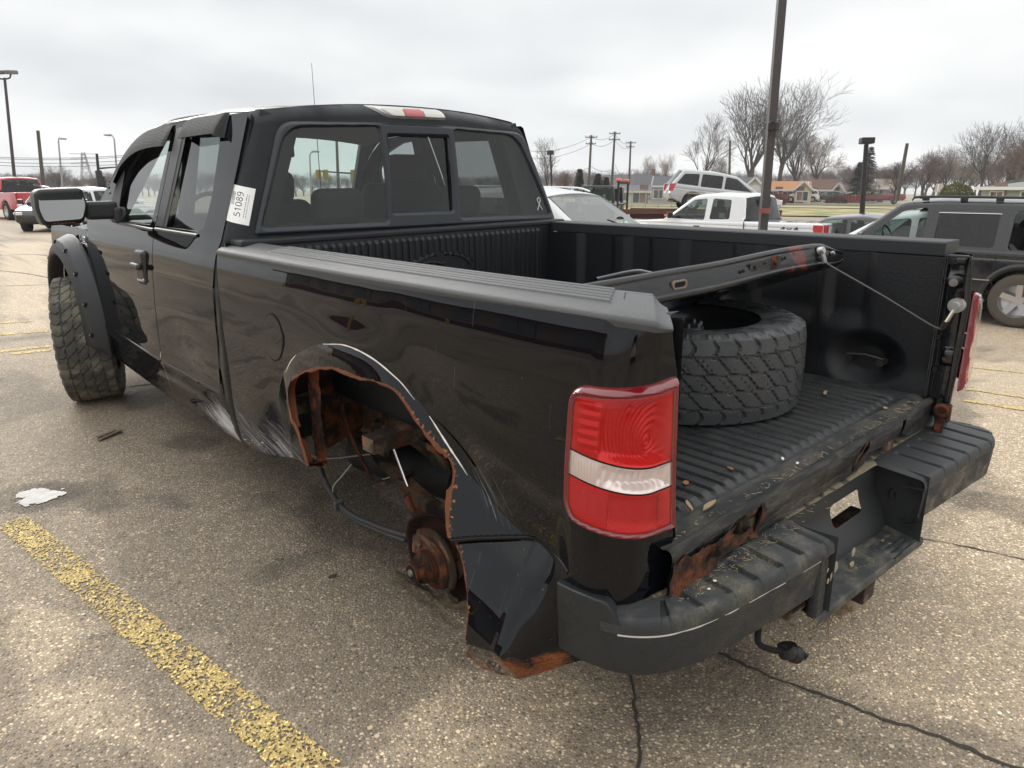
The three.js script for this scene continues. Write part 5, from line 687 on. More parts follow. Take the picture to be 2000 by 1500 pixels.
// ---- running gear seen through the opening
{
  const rail = (sg) => tp('frame_rail', [boxG(0.07, 0.19, 4.6, sg * 0.47, -0.155 + W0, -1.25, 0.012), boxG(0.02, 0.03, 4.6, sg * 0.515, -0.24 + W0, -1.25)], darkRust); rail(-1); rail(1);
  for (const u of [-0.75, 0.62, 1.7]) tp('frame_cross_tube', rodG(T(-0.45, -0.17, u), T(0.45, -0.17, u), 0.045, 0.045, 14), darkRust);
  for (const [u, w] of [[0.72, -0.13], [0.30, -0.15], [0.10, -0.12], [-0.16, -0.13], [-0.24, -0.12]]) tp('frame_hole', rodG(T(-0.49, w, u), T(-0.507, w, u), 0.013, 0.013, 14), gapM);
  // inner wheel house, rusted through at its front
  tp('wheel_house', surf(-0.55, 0.60, 60, 0, 1, 24, (u, t) => { const a = t * Math.PI * 0.5, hgt = 0.275 * Math.sqrt(Math.max(0.02, 1 - (u / 0.62) ** 2)); return T(-0.985 + 0.46 * Math.sin(a) ** 0.8, -0.05 + hgt * Math.cos(a) ** 0.7 - 0.05 * t, u); }), std(0.12, 0.105, 0.095, 0.9, 0, { map: rep(rustT, 2, 2), bumpMap: rep(rustB, 4, 4), bumpScale: 0.008 }));
  tp('inner_skirt', surf(0.32, 0.66, 30, -0.22, 0.20, 40, (u, w) => T(-0.955 + 0.35 * sstep(0.40, 0.66, u) + 0.02 * fbm(u * 20, w * 20, 5, 3), w, u + 0.05), { sdf: (u, w) => fbm(u * 9, w * 7, 33, 4) - 0.36 + 0.3 * sstep(-0.1, 0.1, w) - 0.15 * sstep(0.0, -0.2, w) }), rust, 'rotten inner panel');
  tp('bed_support', [barG(T(-0.95, -0.04, 0.62), T(0.9, -0.04, 0.62), 0.07, 0.06), barG(T(-0.95, -0.045, -0.62), T(0.9, -0.045, -0.62), 0.07, 0.06), barG(T(-0.95, -0.04, 0.05), T(0.9, -0.04, 0.05), 0.07, 0.05)], darkRust);
  // axle, differential, leaf springs
  const axle = tp('rear_axle', [rodG(T(-0.70, -0.53, 0), T(0.72, -0.53, 0), 0.045, 0.045, 16), (() => { const g = new THREE.SphereGeometry(0.17, 20, 14); g.scale(0.85, 1, 1); g.translate(...T(0.05, -0.52, 0)); return g; })()], darkRust);
  const leaf = (sg) => { const g = []; for (let k = 0; k < 4; k++) { const l = 0.72 - 0.14 * k; g.push(surf(-l, l, 20, 0, 1, 1, (u, t) => T(sg * (0.60 + 0.065 * t - 0.0325), -0.43 - 0.012 * k + 0.17 * (u / 0.74) ** 2, u), {})); } return g; };
  for (const sg of [-1, 1]) { tp('leaf_spring', leaf(sg).map((g) => g), darkRust); tp('spring_plate', [boxG(0.11, 0.02, 0.16, sg * 0.60, -0.485 + W0, 0, 0.004), ...[-0.055, 0.055].flatMap((u) => [-0.045, 0.045].map((x) => rodG(T(sg * 0.60 + x, -0.38, u), T(sg * 0.60 + x, -0.58, u), 0.008, 0.008, 8)))], darkRust); }
  // plate with a weathered paper tag
  tp('spring_clamp', boxG(0.09, 0.018, 0.17, -0.60, -0.405 + W0, -0.47, 0.004, [-0.42, 0.35, 0.1]), grimeM);
  tp('paper_tag', (() => { const g = new THREE.BoxGeometry(0.05, 0.003, 0.07); g.rotateY(0.35); g.rotateX(-0.42); g.translate(-0.605, -0.392 + W0, -0.475); return g; })(), std(0.42, 0.38, 0.28, 0.9));
  tp('spring_hanger', (() => { const g = extrudeG([[1.28, -0.10], [0.60, -0.12], [0.40, -0.22], [0.70, -0.36], [0.80, -0.43], [0.90, -0.42], [1.05, -0.34]], 0.012, 0.003); g.rotateY(Math.PI / 2); g.translate(-0.53, W0, 0); return boxUV(g); })(), grimeM, 'dirty brown spring hanger plate');
  // damper: upper mount on the rail, bright rod, rusty tube
  tp('damper_mount', [boxG(0.10, 0.12, 0.12, -0.555, -0.185 + W0, -0.50, 0.012, [0.2, 0, 0]), boxG(0.06, 0.09, 0.05, -0.60, -0.21 + W0, -0.56, 0.01, [0.3, 0.3, 0]), boxG(0.03, 0.15, 0.05, -0.61, -0.24 + W0, -0.53, 0.008, [0.1, 0, 0.1]), rodG(T(-0.53, -0.20, 0.50), T(-0.66, -0.20, 0.50), 0.02, 0.02, 12)], darkRust);
  tp('damper_rod', rodG(T(-0.60, -0.235, 0.475), T(-0.615, -0.485, 0.285), 0.0075, 0.0075, 12), std(0.85, 0.85, 0.86, 0.2, 1));
  tp('damper_tube', [rodG(T(-0.610, -0.43, 0.33), T(-0.64, -0.60, 0.13), 0.032, 0.032, 16), rodG(T(-0.606, -0.42, 0.338), T(-0.610, -0.43, 0.33), 0.026, 0.032, 16)], rust);
  // silencer
  tp('silencer', (() => { const g = new THREE.CapsuleGeometry(0.105, 0.50, 8, 24); g.rotateX(Math.PI / 2); g.scale(1, 0.95, 1); g.rotateY(0.35); g.rotateX(0.12); g.translate(-0.42, -0.43 + W0, -0.60); return g; })(), std(0.012, 0.013, 0.014, 0.55, 0, { bumpMap: rep(rustB, 3, 3), bumpScale: 0.003 }));
  tp('fuel_tank', boxG(0.62, 0.26, 1.3, -0.05, -0.2 + W0, -1.55, 0.08), std(0.015, 0.015, 0.016, 0.7));
  tp('frame_gusset', (() => { const g = extrudeG([[1.0, -0.10], [-0.45, -0.10], [-0.45, -0.27], [0.05, -0.33], [0.55, -0.40], [0.9, -0.42]], 0.01, 0.002); g.rotateY(Math.PI / 2); g.translate(-0.43, W0, 0); return boxUV(g); })(), darkRust);
  tp('exhaust_pipe', tubeG([T(0.42, -0.30, 2.2), T(0.45, -0.30, 0.9), T(0.42, -0.16, 0.25), T(0.50, -0.18, -0.5), T(0.75, -0.28, -0.85)], 0.035, 50, 10), darkRust);
  { // spare hung under the bed, its tread showing through the gap behind the sill
    const g = tyreGeo(0.385, 0.115, { nA: 420, nT: 40, rim: 0.22 }); g.rotateZ(Math.PI / 2); g.translate(...T(0.06, -0.27, -0.58)); const s = tp('under_bed_spare', g, tyreM(0.03)); add('rim', latheG([[0.03, 0], [0.15, 0.02], [0.22, 0.06], [0.225, -0.06]], 30).translate(...T(0.06, -0.27, -0.58)), darkRust, s); }
  // hub with torn backing plate
  const hub = tp('wheel_hub', (() => { const g = latheG([[0.001, 0.13], [0.034, 0.13], [0.038, 0.12], [0.038, 0.085], [0.058, 0.08], [0.060, 0.05], [0.095, 0.045], [0.10, 0.03], [0.10, -0.01]], 30); g.rotateZ(Math.PI / 2); g.translate(...T(-0.715, -0.535, 0)); return g; })(), rust, 'bare rusty wheel hub resting near the ground');
  add('backing_plate', surf(0, Math.PI * 2, 72, 0.09, 0.185, 10, (a, r) => { const dent = 1 + 0.12 * (fbm(Math.cos(a) * 2 + 5, Math.sin(a) * 2 + 5, 9, 3) - 0.5); return T(-0.69 - 0.05 * sstep(0.155, 0.182, r) - 0.006 * Math.sin(a * 3), -0.535 + r * dent * Math.sin(a), r * dent * Math.cos(a)); }, { sdf: (a, r) => 1 - sstep(4.5, 4.62, a) * sstep(5.35, 5.2, a) * 2 * sstep(0.11, 0.12, r) }), std(0.20, 0.185, 0.18, 0.9, 0, { map: rep(rustT, 6, 6), bumpMap: rep(rustB, 6, 6), bumpScale: 0.004 }), hub);
  add('brake_shoe', (() => { const t = new THREE.TorusGeometry(0.115, 0.014, 8, 30, 3.6); t.rotateY(Math.PI / 2); t.translate(...T(-0.745, -0.535, 0)); return [t, boxG(0.03, 0.025, 0.12, -0.75, -0.45 + W0, -0.02, 0.006, [0.25, 0, 0]), boxG(0.035, 0.03, 0.05, -0.755, -0.47 + W0, -0.07, 0.006, [0.5, 0, 0])]; })(), darkRust, hub);
  add('hub_bore', rodG(T(-0.84, -0.535, 0), T(-0.847, -0.535, 0), 0.030, 0.028, 20), gapM, hub);
  add('stub_bolt', [rodG(T(-0.847, -0.535, 0.0), T(-0.853, -0.535, 0), 0.014, 0.012, 6)], dullSteel, hub);
  add('caliper_bracket', [boxG(0.05, 0.14, 0.05, -0.70, -0.43 + W0, 0.12, 0.012, [-0.5, 0, 0]), boxG(0.06, 0.05, 0.16, -0.70, -0.50 + W0, 0.17, 0.012, [-0.2, 0, 0])], std(0.26, 0.25, 0.25, 0.85, 0, { map: rep(rustT, 4, 4), bumpMap: rep(rustB, 5, 5), bumpScale: 0.004 }), hub);
  { // torn fibrous matting hanging under the hub
    const R = RNG(31), l = []; l.push(surf(0, 1, 60, -1, 1, 10, (s, t) => { const a = lerp(-0.25, 0.21, s); return T(-0.80 + 0.06 * fbm(s * 5, t * 2, 5, 3) - 0.02 * t, -0.648 + 0.028 * t + 0.05 * (fbm(s * 7, t, 8, 3) - 0.5) + 0.05 * sstep(0.55, 0.0, s), a); })); for (let k = 0; k < 90; k++) { const u = -0.22 + 0.42 * R(), p = T(-0.79 - 0.03 * R(), -0.65 - 0.01 * R(), u); l.push(rodG(p, [p[0] + 0.03 * (R() - 0.5), p[1] - 0.012 - 0.018 * R(), p[2] + 0.05 * (R() - 0.5)], 0.0012, 0.0006, 4)); }
    add('torn_matting', l, std(0.30, 0.23, 0.15, 0.95, 0, { bumpMap: rep(rustB, 9, 9), bumpScale: 0.008 }), hub); }
  // brake lines slung below
  const B = (pts, r, nm, m, seg = 60) => tp(nm, tubeG(pts.map(([u, w, v]) => T(v ?? -0.72, w, u)), r, seg, 8), m);
  B([[1.0, -0.42, -0.68], [0.86, -0.50], [0.75, -0.57], [0.62, -0.585], [0.45, -0.565], [0.33, -0.545], [0.235, -0.53, -0.71], [0.12, -0.52, -0.68]], 0.0125, 'brake_hose', std(0.05, 0.052, 0.055, 0.5)); B([[0.86, -0.49], [0.74, -0.585], [0.60, -0.60], [0.42, -0.578], [0.22, -0.545]], 0.008, 'brake_line', std(0.07, 0.07, 0.072, 0.5));
  tp('hose_clip', boxG(0.045, 0.06, 0.022, -0.72, -0.578 + W0, -0.745, 0.006, [0.4, 0, 0.2]), std(0.10, 0.105, 0.11, 0.5));
  B([[0.64, -0.36, -0.70], [0.70, -0.43], [0.78, -0.50], [0.79, -0.545], [0.745, -0.575]], 0.0035, 'loose_wire', std(0.4, 0.4, 0.38, 0.5)); B([[1.1, -0.30, -0.78], [0.92, -0.37, -0.76], [0.80, -0.37, -0.74], [0.55, -0.30, -0.66]], 0.0035, 'loose_wire', std(0.3, 0.27, 0.24, 0.6));
  B([[0.62, 0.12, -0.80], [0.55, 0.08, -0.78], [0.52, -0.08, -0.78], [0.50, -0.2, -0.76], [0.44, -0.36, -0.72]], 0.008, 'rusty_stay', rust); B([[0.60, 0.05, -0.74], [0.30, 0.05, -0.72], [0.0, 0.07, -0.72]], 0.010, 'filler_pipe', darkRust); B([[0.30, 0.20, -0.8], [0.12, 0.10, -0.62], [0.0, 0.02, -0.52]], 0.022, 'filler_hose', std(0.06, 0.055, 0.05, 0.7));
  // hitch, wiring plug and hanging mud under the bumper
  tp('hitch_receiver', [boxG(0.08, 0.08, 0.30, 0.02, -0.42 + W0, 1.05, 0.006), boxG(0.9, 0.06, 0.06, 0, -0.40 + W0, 0.98, 0.008)], darkRust);
  { const R = RNG(41), l = []; for (let k = 0; k < 26; k++) { const g = new THREE.IcosahedronGeometry(0.012 + 0.026 * R(), 1); const p = T(0.02 + 0.14 * R(), -0.46 - 0.10 * R(), -1.06 - 0.07 * R()); g.scale(1, 1.3, 1); g.translate(...p); l.push(g); } for (let k = 0; k < 60; k++) { const p = T(-0.12 + 0.34 * R(), -0.43 - 0.1 * R(), -1.10 - 0.05 * R()); l.push(rodG(p, [p[0] + 0.1 * (R() - 0.5), p[1] - 0.06 * R(), p[2] + 0.06 * (R() - 0.5)], 0.002, 0.001, 4)); } tp('mud_clump', l, std(0.24, 0.18, 0.12, 0.95), 'dried mud and straw hanging from the hitch').userData.kind = 'stuff'; }
  const wv = -0.43; tp('wiring_harness', tubeG([T(-0.47, -0.30, -1.05), T(-0.455, -0.36, -1.09), T(-0.46, -0.42, -1.10), T(-0.43, -0.445, -1.125), T(-0.39, -0.46, -1.14)], 0.009, 40, 8), std(0.012, 0.012, 0.013, 0.6, 0, { bumpMap: rep(grainT, 20, 6), bumpScale: 0.006 }));
  tp('trailer_plug', [rodG(T(-0.395, -0.458, -1.138), T(-0.365, -0.475, -1.15), 0.016, 0.023, 14), rodG(T(-0.365, -0.475, -1.15), T(-0.345, -0.487, -1.158), 0.024, 0.025, 14), boxG(0.008, 0.036, 0.05, -0.338, -0.480 + W0, 1.16, 0.003, [0.3, 0.2, 0.5]), ...[0, 1, 2].map((k) => rodG(T(-0.385 + k * 0.012, -0.448 - k * 0.006, -1.14), T(-0.38 + k * 0.012, -0.477 - k * 0.006, -1.147), 0.022, 0.022, 12))], std(0.014, 0.014, 0.015, 0.5));
}
// ---- tyres
function tyreGeo(R, hw, { nA = 720, nT = 70, rim = 0.24, depth = 0.012, cell = 0.074 } = {}) {
  // axis along x, tread as real blocks: hexagon-like lugs on slanted rows, long lugs on the shoulders
  const circ = 2 * Math.PI * R, nc = Math.round(circ / cell / 2) * 2, cw = circ / nc;
  const tread = (s, t) => { // s along, t across (-1..1); returns height 0..1
    const at = Math.abs(t);
    if (at > 0.64) { const k = (s / cw * 1.0 + (t > 0 ? 0 : 0.5) + 0.12 * Math.sin(at * 14)) % 1, d = Math.abs(((k + 1) % 1) - 0.5) * cw; const rowg = Math.abs(at - 0.62) * hw; const side = 1 - sstep(0.0045, 0.0015, 0.5 * cw - d) * 1; let h = sstep(0.004, 0.0065, 0.5 * cw - d); if (at < 0.68) h = Math.min(h, 0.25 + sstep(0.001, 0.006, Math.abs(at - 0.645) * hw + 0.006 * Math.abs(Math.sin(s / cw * Math.PI)))); return h; }
    const sk = s + t * hw * 0.95; const rw = hw * 1.2 / 3; let best = 9, sec = 9; const row = Math.floor((t * hw + 1.5 * rw) / rw); // three slanted rows of blocks
    for (let r = row - 1; r <= row + 1; r++) { const cy = (r - 1) * rw; const off = (((r % 3) + 3) % 3) * 0.36; const j0 = Math.floor(sk / cw - off); for (let j = j0 - 1; j <= j0 + 2; j++) { const cx = (j + off) * cw; const dx = (sk - cx) / cw, dy = (t * hw - cy) / rw; const d = Math.max(Math.abs(dx), Math.abs(dy) * 0.92 + 0.12 * Math.abs(dx) ); if (d < best) { sec = best; best = d; } else if (d < sec) sec = d; } }
    const g = (sec - best) * cw; let h = sstep(0.006, 0.010, g); const j = sk / cw * 2, sp = Math.abs(j - Math.round(j)) * cw / 2; if (Math.round(j) % 2 !== 0 && h > 0.9) h -= 0.30 * sstep(0.0016, 0.0008, sp); return h; };
  const sec = [[-1.0, rim, 0], [-1.06, R - 0.105, 0], [-1.05, R - 0.06, 0], [-0.99, R - 0.022, 0.6], [-0.955, R - 0.010, 1], [-0.6, R - 0.002, 1], [0, R, 1], [0.6, R - 0.002, 1], [0.955, R - 0.010, 1], [0.99, R - 0.022, 0.6], [1.05, R - 0.06, 0], [1.06, R - 0.105, 0], [1.0, rim, 0]];
  const L = sec.length - 1, ks = []; for (let k = 0; k < L; k++) { const n = (k < 2 || k >= L - 2) ? 3 : (k === 2 || k === L - 3) ? 8 : (k === 3 || k === L - 4) ? 5 : nT / 4 | 0; for (let i = 0; i < n; i++) ks.push(k + i / n); } ks.push(L);
  return surf(0, Math.PI * 2, nA, ks, 0, 0, (a, k) => { const i = Math.min(L - 1, Math.max(0, k | 0)), f = clamp(k - i), p = sec[i], q = sec[i + 1], t = lerp(p[0], q[0], f), on = lerp(p[2], q[2], f); let r = lerp(p[1], q[1], f); const aa = ((a % (2 * Math.PI)) + 2 * Math.PI) % (2 * Math.PI); if (on > 0) r -= depth * on * (1 - tread(aa * R, clamp(t, -1, 1))); else if (i < 2 || i > L - 3) { const n = Math.abs(((aa * nc / 2 / Math.PI) % 1) - 0.5); if ((i === 2 || i === L - 3)) r += 0; } const lug = (i === 2 || i === L - 3) ? 0.006 * sstep(0.16, 0.24, Math.abs((((aa * nc / 2 / Math.PI) + (t > 0 ? 0 : 0.5)) % 1) - 0.5)) * Math.sin(clamp(f) * Math.PI) : 0; return [t * hw + Math.sign(t) * lug, r * Math.cos(a), r * Math.sin(a)]; }, { uv: (a, k) => [a * R, k * 0.06], eps: 6e-4 });
}
function tyreM(d) { return std(d * 0.98, d, d * 1.04, 0.78, 0, { roughnessMap: rep(mottleT, 3, 3), bumpMap: rep(grainT, 8, 8), bumpScale: 0.0006 }); }
{
  // front wheel, turned to the right
  const dustT = tex(512, 512, (i, j, o) => { const n = fbm(i / 40, j / 40, 401, 5, 0), k = hash2(i, j, 5), a = sstep(0.35, 0.7, n); o[0] = lerp(84, 138, a) + 16 * k; o[1] = lerp(82, 131, a) + 16 * k; o[2] = lerp(77, 117, a) + 14 * k; });
  const w = new THREE.Group(); w.name = 'front_wheel'; truck.add(w); w.position.set(...T(-1.01, -0.245, 3.67)); w.rotation.y = -0.30;
  add('tyre', tyreGeo(0.432, 0.155, { nA: 760, nT: 72, rim: 0.235 }), std(0.62, 0.62, 0.62, 0.9, 0, { map: rep(dustT, 1.2, 1.2), bumpMap: rep(grainT, 8, 8), bumpScale: 0.001 }), w, 'dusty all-terrain front tyre');
  const rimG = latheG([[0.02, -0.04], [0.10, -0.045], [0.12, -0.02], [0.20, 0.0], [0.225, -0.10], [0.238, -0.145], [0.236, -0.15], [0.225, 0.02], [0.22, 0.12], [0.238, 0.150]], 40); rimG.rotateZ(Math.PI / 2); add('rim', rimG, std(0.02, 0.02, 0.021, 0.35, 0.3), w);
  tp('front_suspension', [rodG(T(-0.85, -0.30, 3.67), T(-0.35, -0.30, 3.67), 0.05, 0.05, 12), boxG(0.3, 0.06, 0.3, -0.6, -0.36 + W0, -3.67, 0.03), boxG(0.12, 0.3, 0.14, -0.80, -0.25 + W0, -3.67, 0.04)], darkRust);
  tp('wheel_liner', surf(0.15, Math.PI - 0.1, 40, 0, 1, 8, (a, t) => T(-0.55 - 0.45 * t, archC[1] + 0.50 * Math.sin(a), archC[0] - 0.52 * Math.cos(a))), std(0.012, 0.012, 0.012, 0.8));
  const fr = new THREE.Group(); fr.name = 'front_wheel'; truck.add(fr); fr.position.set(...T(1.0, -0.27, 3.67)); fr.rotation.y = -0.30; add('tyre', latheG([[0.235, -0.155], [0.36, -0.165], [0.42, -0.13], [0.432, 0], [0.42, 0.13], [0.36, 0.165], [0.235, 0.155]], 40).rotateZ(Math.PI / 2), rubber, fr);
  tp('under_body', boxG(1.5, 0.02, 3.4, 0, -0.26 + W0, -2.9), blackM);
}
// ================================================================ THINGS LYING IN THE BED
{ // spare wheel on its side
  const R = 0.42, hw = 0.145;
  const sp = thing('spare_tyre', 'black all-terrain tyre on a dark rim lying flat in the truck bed', 'tyre'); sp.position.copy(TW(0.15, 0.007, -0.40)); sp.quaternion.copy(truck.quaternion);
  const g = tyreGeo(R, hw, { nA: 760, nT: 72, rim: 0.262 }); g.rotateZ(Math.PI / 2); g.translate(0, hw * 1.03, 0); g.rotateY(0.3);
  const tm = std(0.045, 0.048, 0.051, 0.6, 0, { roughnessMap: rep(mottleT, 3, 3), bumpMap: rep(grainT, 8, 8), bumpScale: 0.0008 }); tm.roughness = 0.9;
  add('tread_and_sidewall', g, tm, sp);
  const rim = latheG([[0.03, 0.17], [0.075, 0.17], [0.085, 0.155], [0.12, 0.145], [0.135, 0.10], [0.20, 0.075], [0.225, 0.10], [0.232, 0.24], [0.252, 0.272], [0.262, 0.285], [0.268, 0.28], [0.262, 0.25]], 64); const rm = add('rim', rim, std(0.022, 0.023, 0.027, 0.35, 0.2, { clearcoat: 0.5 }), sp);
  add('hub_cap', (() => { const g = latheG([[0.001, 0.262], [0.056, 0.261], [0.066, 0.254], [0.070, 0.235], [0.074, 0.20], [0.10, 0.165], [0.12, 0.14]], 36); return g; })(), std(0.075, 0.078, 0.085, 0.38, 0.2), rm);
  for (let k = 0; k < 8; k++) { const a = k * Math.PI / 4; add('cap_bolt', rodG([0.055 * Math.cos(a), 0.255, 0.055 * Math.sin(a)], [0.055 * Math.cos(a), 0.272, 0.055 * Math.sin(a)], 0.007, 0.006, 8), steel, rm); }
  for (let k = 0; k < 6; k++) { const a = k * Math.PI / 3 + 0.2; add('spoke', barG([0.09 * Math.cos(a), 0.13, 0.09 * Math.sin(a)], [0.225 * Math.cos(a), 0.10, 0.225 * Math.sin(a)], 0.05, 0.03), std(0.014, 0.0145, 0.016, 0.3, 0.2), rm); }
}
{ // loose tailgate across the bed
  const tg = thing('tailgate', 'loose black tailgate lying across the bed on top of the tyre', 'tailgate'); tg.position.copy(TW(0, 0.492, -0.665)); tg.quaternion.copy(truck.quaternion);
  const tilt = -0.36; const loc = (v, h, d) => { // v across, h up from mid thickness, d forward from the visible edge
    return [v, h * Math.cos(tilt) + d * Math.sin(tilt), -(d * Math.cos(tilt) - h * Math.sin(tilt)) + 0.045 * Math.max(0, Math.abs(v) - 0.3)]; };
  const half = (v) => 0.046 * Math.min(1, 0.25 + 0.75 * Math.sqrt(clamp((0.745 - v) / 0.12)) ) ;
  const sagT = (v) => 0.014 * sstep(-0.2, 0.45, v) - 0.018 * sstep(0.55, 0.74, v);
  const skinM = std(0.005, 0.006, 0.009, 0.35, 0, { clearcoat: 1, clearcoatRoughness: 0.04, specularIntensity: 0.3 });
  const edgeT = tex(1024, 128, (i, j, o) => { const v = i / 1024 * 1.55 - 0.775, n = fbm(i / 30, j / 14, 411, 4), m = fbm(i / 8, j / 20, 413, 3); let a = sstep(0.52, 0.68, n) * 0.8; const r = sstep(0.48, 0.6, fbm(i / 26, j / 60, 415, 4)) * (sstep(0.30, 0.36, v) * sstep(0.52, 0.46, v)); o[0] = 9 + 22 * a * m * 2; o[1] = 10 + 17 * a * m * 2; o[2] = 13 + 13 * a * m * 2; o[0] = lerp(o[0], 110, r * 0.8); o[1] = lerp(o[1], 44, r * 0.8); o[2] = lerp(o[2], 24, r * 0.8); });
  const edgeM = std(1, 1, 1, 0.3, 0, { map: edgeT, clearcoat: 0.25, clearcoatRoughness: 0.25, specularIntensity: 0.6, bumpMap: rep(mottleT, 2, 1), bumpScale: 0.0012 });
  add('edge_panel', surf(-0.76, 0.745, 160, -1, 1, 16, (v, t) => { const h = half(v); return loc(v, sagT(v) + h * t, -0.010 * Math.sqrt(Math.max(0, 1 - t * t)) + 0.006 * (Math.abs(t) < 0.75 ? 1 : 0) * sstep(0.75, 0.6, Math.abs(t))); }, { uv: (v, t) => [(v + 0.775) / 1.55, (t + 1) / 2], flip: true }), edgeM, tg, 'lower edge of the tailgate with rust stains and latch holes');
  for (const s of [-1, 1]) add(s > 0 ? 'outer_skin' : 'inner_skin', surf(-0.76, 0.745, 120, 0, 0.54, 40, (v, d) => loc(v, sagT(v) * sstep(0.3, 0, d) + s * (half(v) + 0.008 * Math.sin(clamp(d / 0.54) * Math.PI) * (s > 0 ? 1 : -0.5)), d), { flip: s < 0 }), skinM, tg);
  add('top_edge', surf(-0.76, 0.745, 40, -1, 1, 8, (v, t) => loc(v, 0.046 * t, 0.54 + 0.012 * Math.sqrt(Math.max(0, 1 - t * t)))), skinM, tg);
  for (const v of [-0.76, 0.745]) add('side_edge', surf(0, 0.54, 20, -1, 1, 4, (d, t) => loc(v, sagT(v) * sstep(0.3, 0, d) + half(v) * t, d)), skinM, tg);
  const on = (v, h, o = 0) => loc(v, sagT(v) + h, -0.006 - o);
  const plate = add('latch_plate', boxG(0.20, 0.036, 0.004, ...on(0.20, 0.002, 0.002), 0.0015, [0, 0, 0.05]), std(0.09, 0.085, 0.08, 0.5, 0.4, { bumpMap: rep(rustB, 5, 5), bumpScale: 0.003, roughnessMap: mottleT }), tg);
  for (const [v, h] of [[0.125, 0.0], [0.19, 0.006], [0.33, 0.008], [0.05, -0.004]]) add('screw_hole', rodG(on(v, h, 0.002), on(v, h, 0.007), 0.006, 0.006, 12), gapM, tg);
  add('rust_boss', [rodG(on(0.255, 0.004, 0.002), on(0.255, 0.004, 0.012), 0.013, 0.011, 14), boxG(0.045, 0.045, 0.004, ...on(0.255, 0.0, 0.004), 0.001)], rust, tg);
  { const t = (() => { const g = extrudeG(roundRect(-0.036, -0.013, 0.036, 0.013, 0.012), 0.006, 0.001, [roundRect(-0.028, -0.008, 0.028, 0.008, 0.0078)]); g.translate(...on(-0.30, -0.004, -0.002)); return g; })(); add('oval_slot_rim', t, std(0.2, 0.15, 0.11, 0.7), tg); add('oval_slot', (() => { const g = extrudeG(roundRect(-0.029, -0.009, 0.029, 0.009, 0.0085), 0.002); g.translate(...on(-0.30, -0.004, -0.001)); return g; })(), gapM, tg); }
  add('cable_stud', rodG(on(0.575, 0.014, 0), on(0.575, 0.014, 0.02), 0.016, 0.013, 16), steel, tg); add('rivet', rodG(on(0.66, 0.01, 0), on(0.66, 0.01, 0.012), 0.008, 0.007, 10), steel, tg);
  // handle recess trim on the skin
  add('handle_bezel', tubeG([loc(-0.62, 0.056, 0.03), loc(-0.45, 0.060, 0.028), loc(-0.33, 0.052, 0.06)], 0.005, 20, 8), skinM, tg);
}
{ // tailgate cable
  const k = thing('tailgate_cable', 'steel support cable running from the tailgate to the right rear jamb', 'cable'); k.position.copy(TW(0.6, 0.4, -0.9)); k.quaternion.copy(truck.quaternion);
  const Lc = (v, w, u) => [v - 0.6, w - 0.4, -(u + 0.9)];
  const a = Lc(0.575, 0.488, -0.700), b = Lc(0.735, 0.262, -1.068);
  add('wire', tubeG([a, [lerp(a[0], b[0], 0.04), lerp(a[1], b[1], 0.08), lerp(a[2], b[2], 0.05)], [lerp(a[0], b[0], 0.5), lerp(a[1], b[1], 0.5) - 0.004, lerp(a[2], b[2], 0.5)], [lerp(a[0], b[0], 0.9), lerp(a[1], b[1], 0.93), lerp(a[2], b[2], 0.9)], b, Lc(0.742, 0.268, -1.080)], 0.0038, 60, 8), std(0.10, 0.10, 0.10, 0.5, 0.5), k);
  add('upper_link', [barG(Lc(0.575, 0.522, -0.686), Lc(0.575, 0.480, -0.702), 0.022, 0.006, [0, 0, 1])], steel, k);
  add('lower_link', [barG(Lc(0.762, 0.335, -1.096), Lc(0.742, 0.285, -1.080), 0.022, 0.006, [0, 0, 1])], std(0.62, 0.58, 0.5, 0.45, 0.6), k);
  add('crimp', rodG(Lc(0.744, 0.290, -1.080), Lc(0.738, 0.262, -1.070), 0.011, 0.009, 12), rust, k);
  add('bolt_washer', (() => { const p = Lc(0.786, 0.345, -1.096), q = Lc(0.760, 0.345, -1.096), r = Lc(0.748, 0.345, -1.096); return [rodG(p, q, 0.026, 0.026, 20), rodG(q, r, 0.014, 0.013, 12)]; })(), std(0.55, 0.54, 0.52, 0.4, 0.7), k);
}
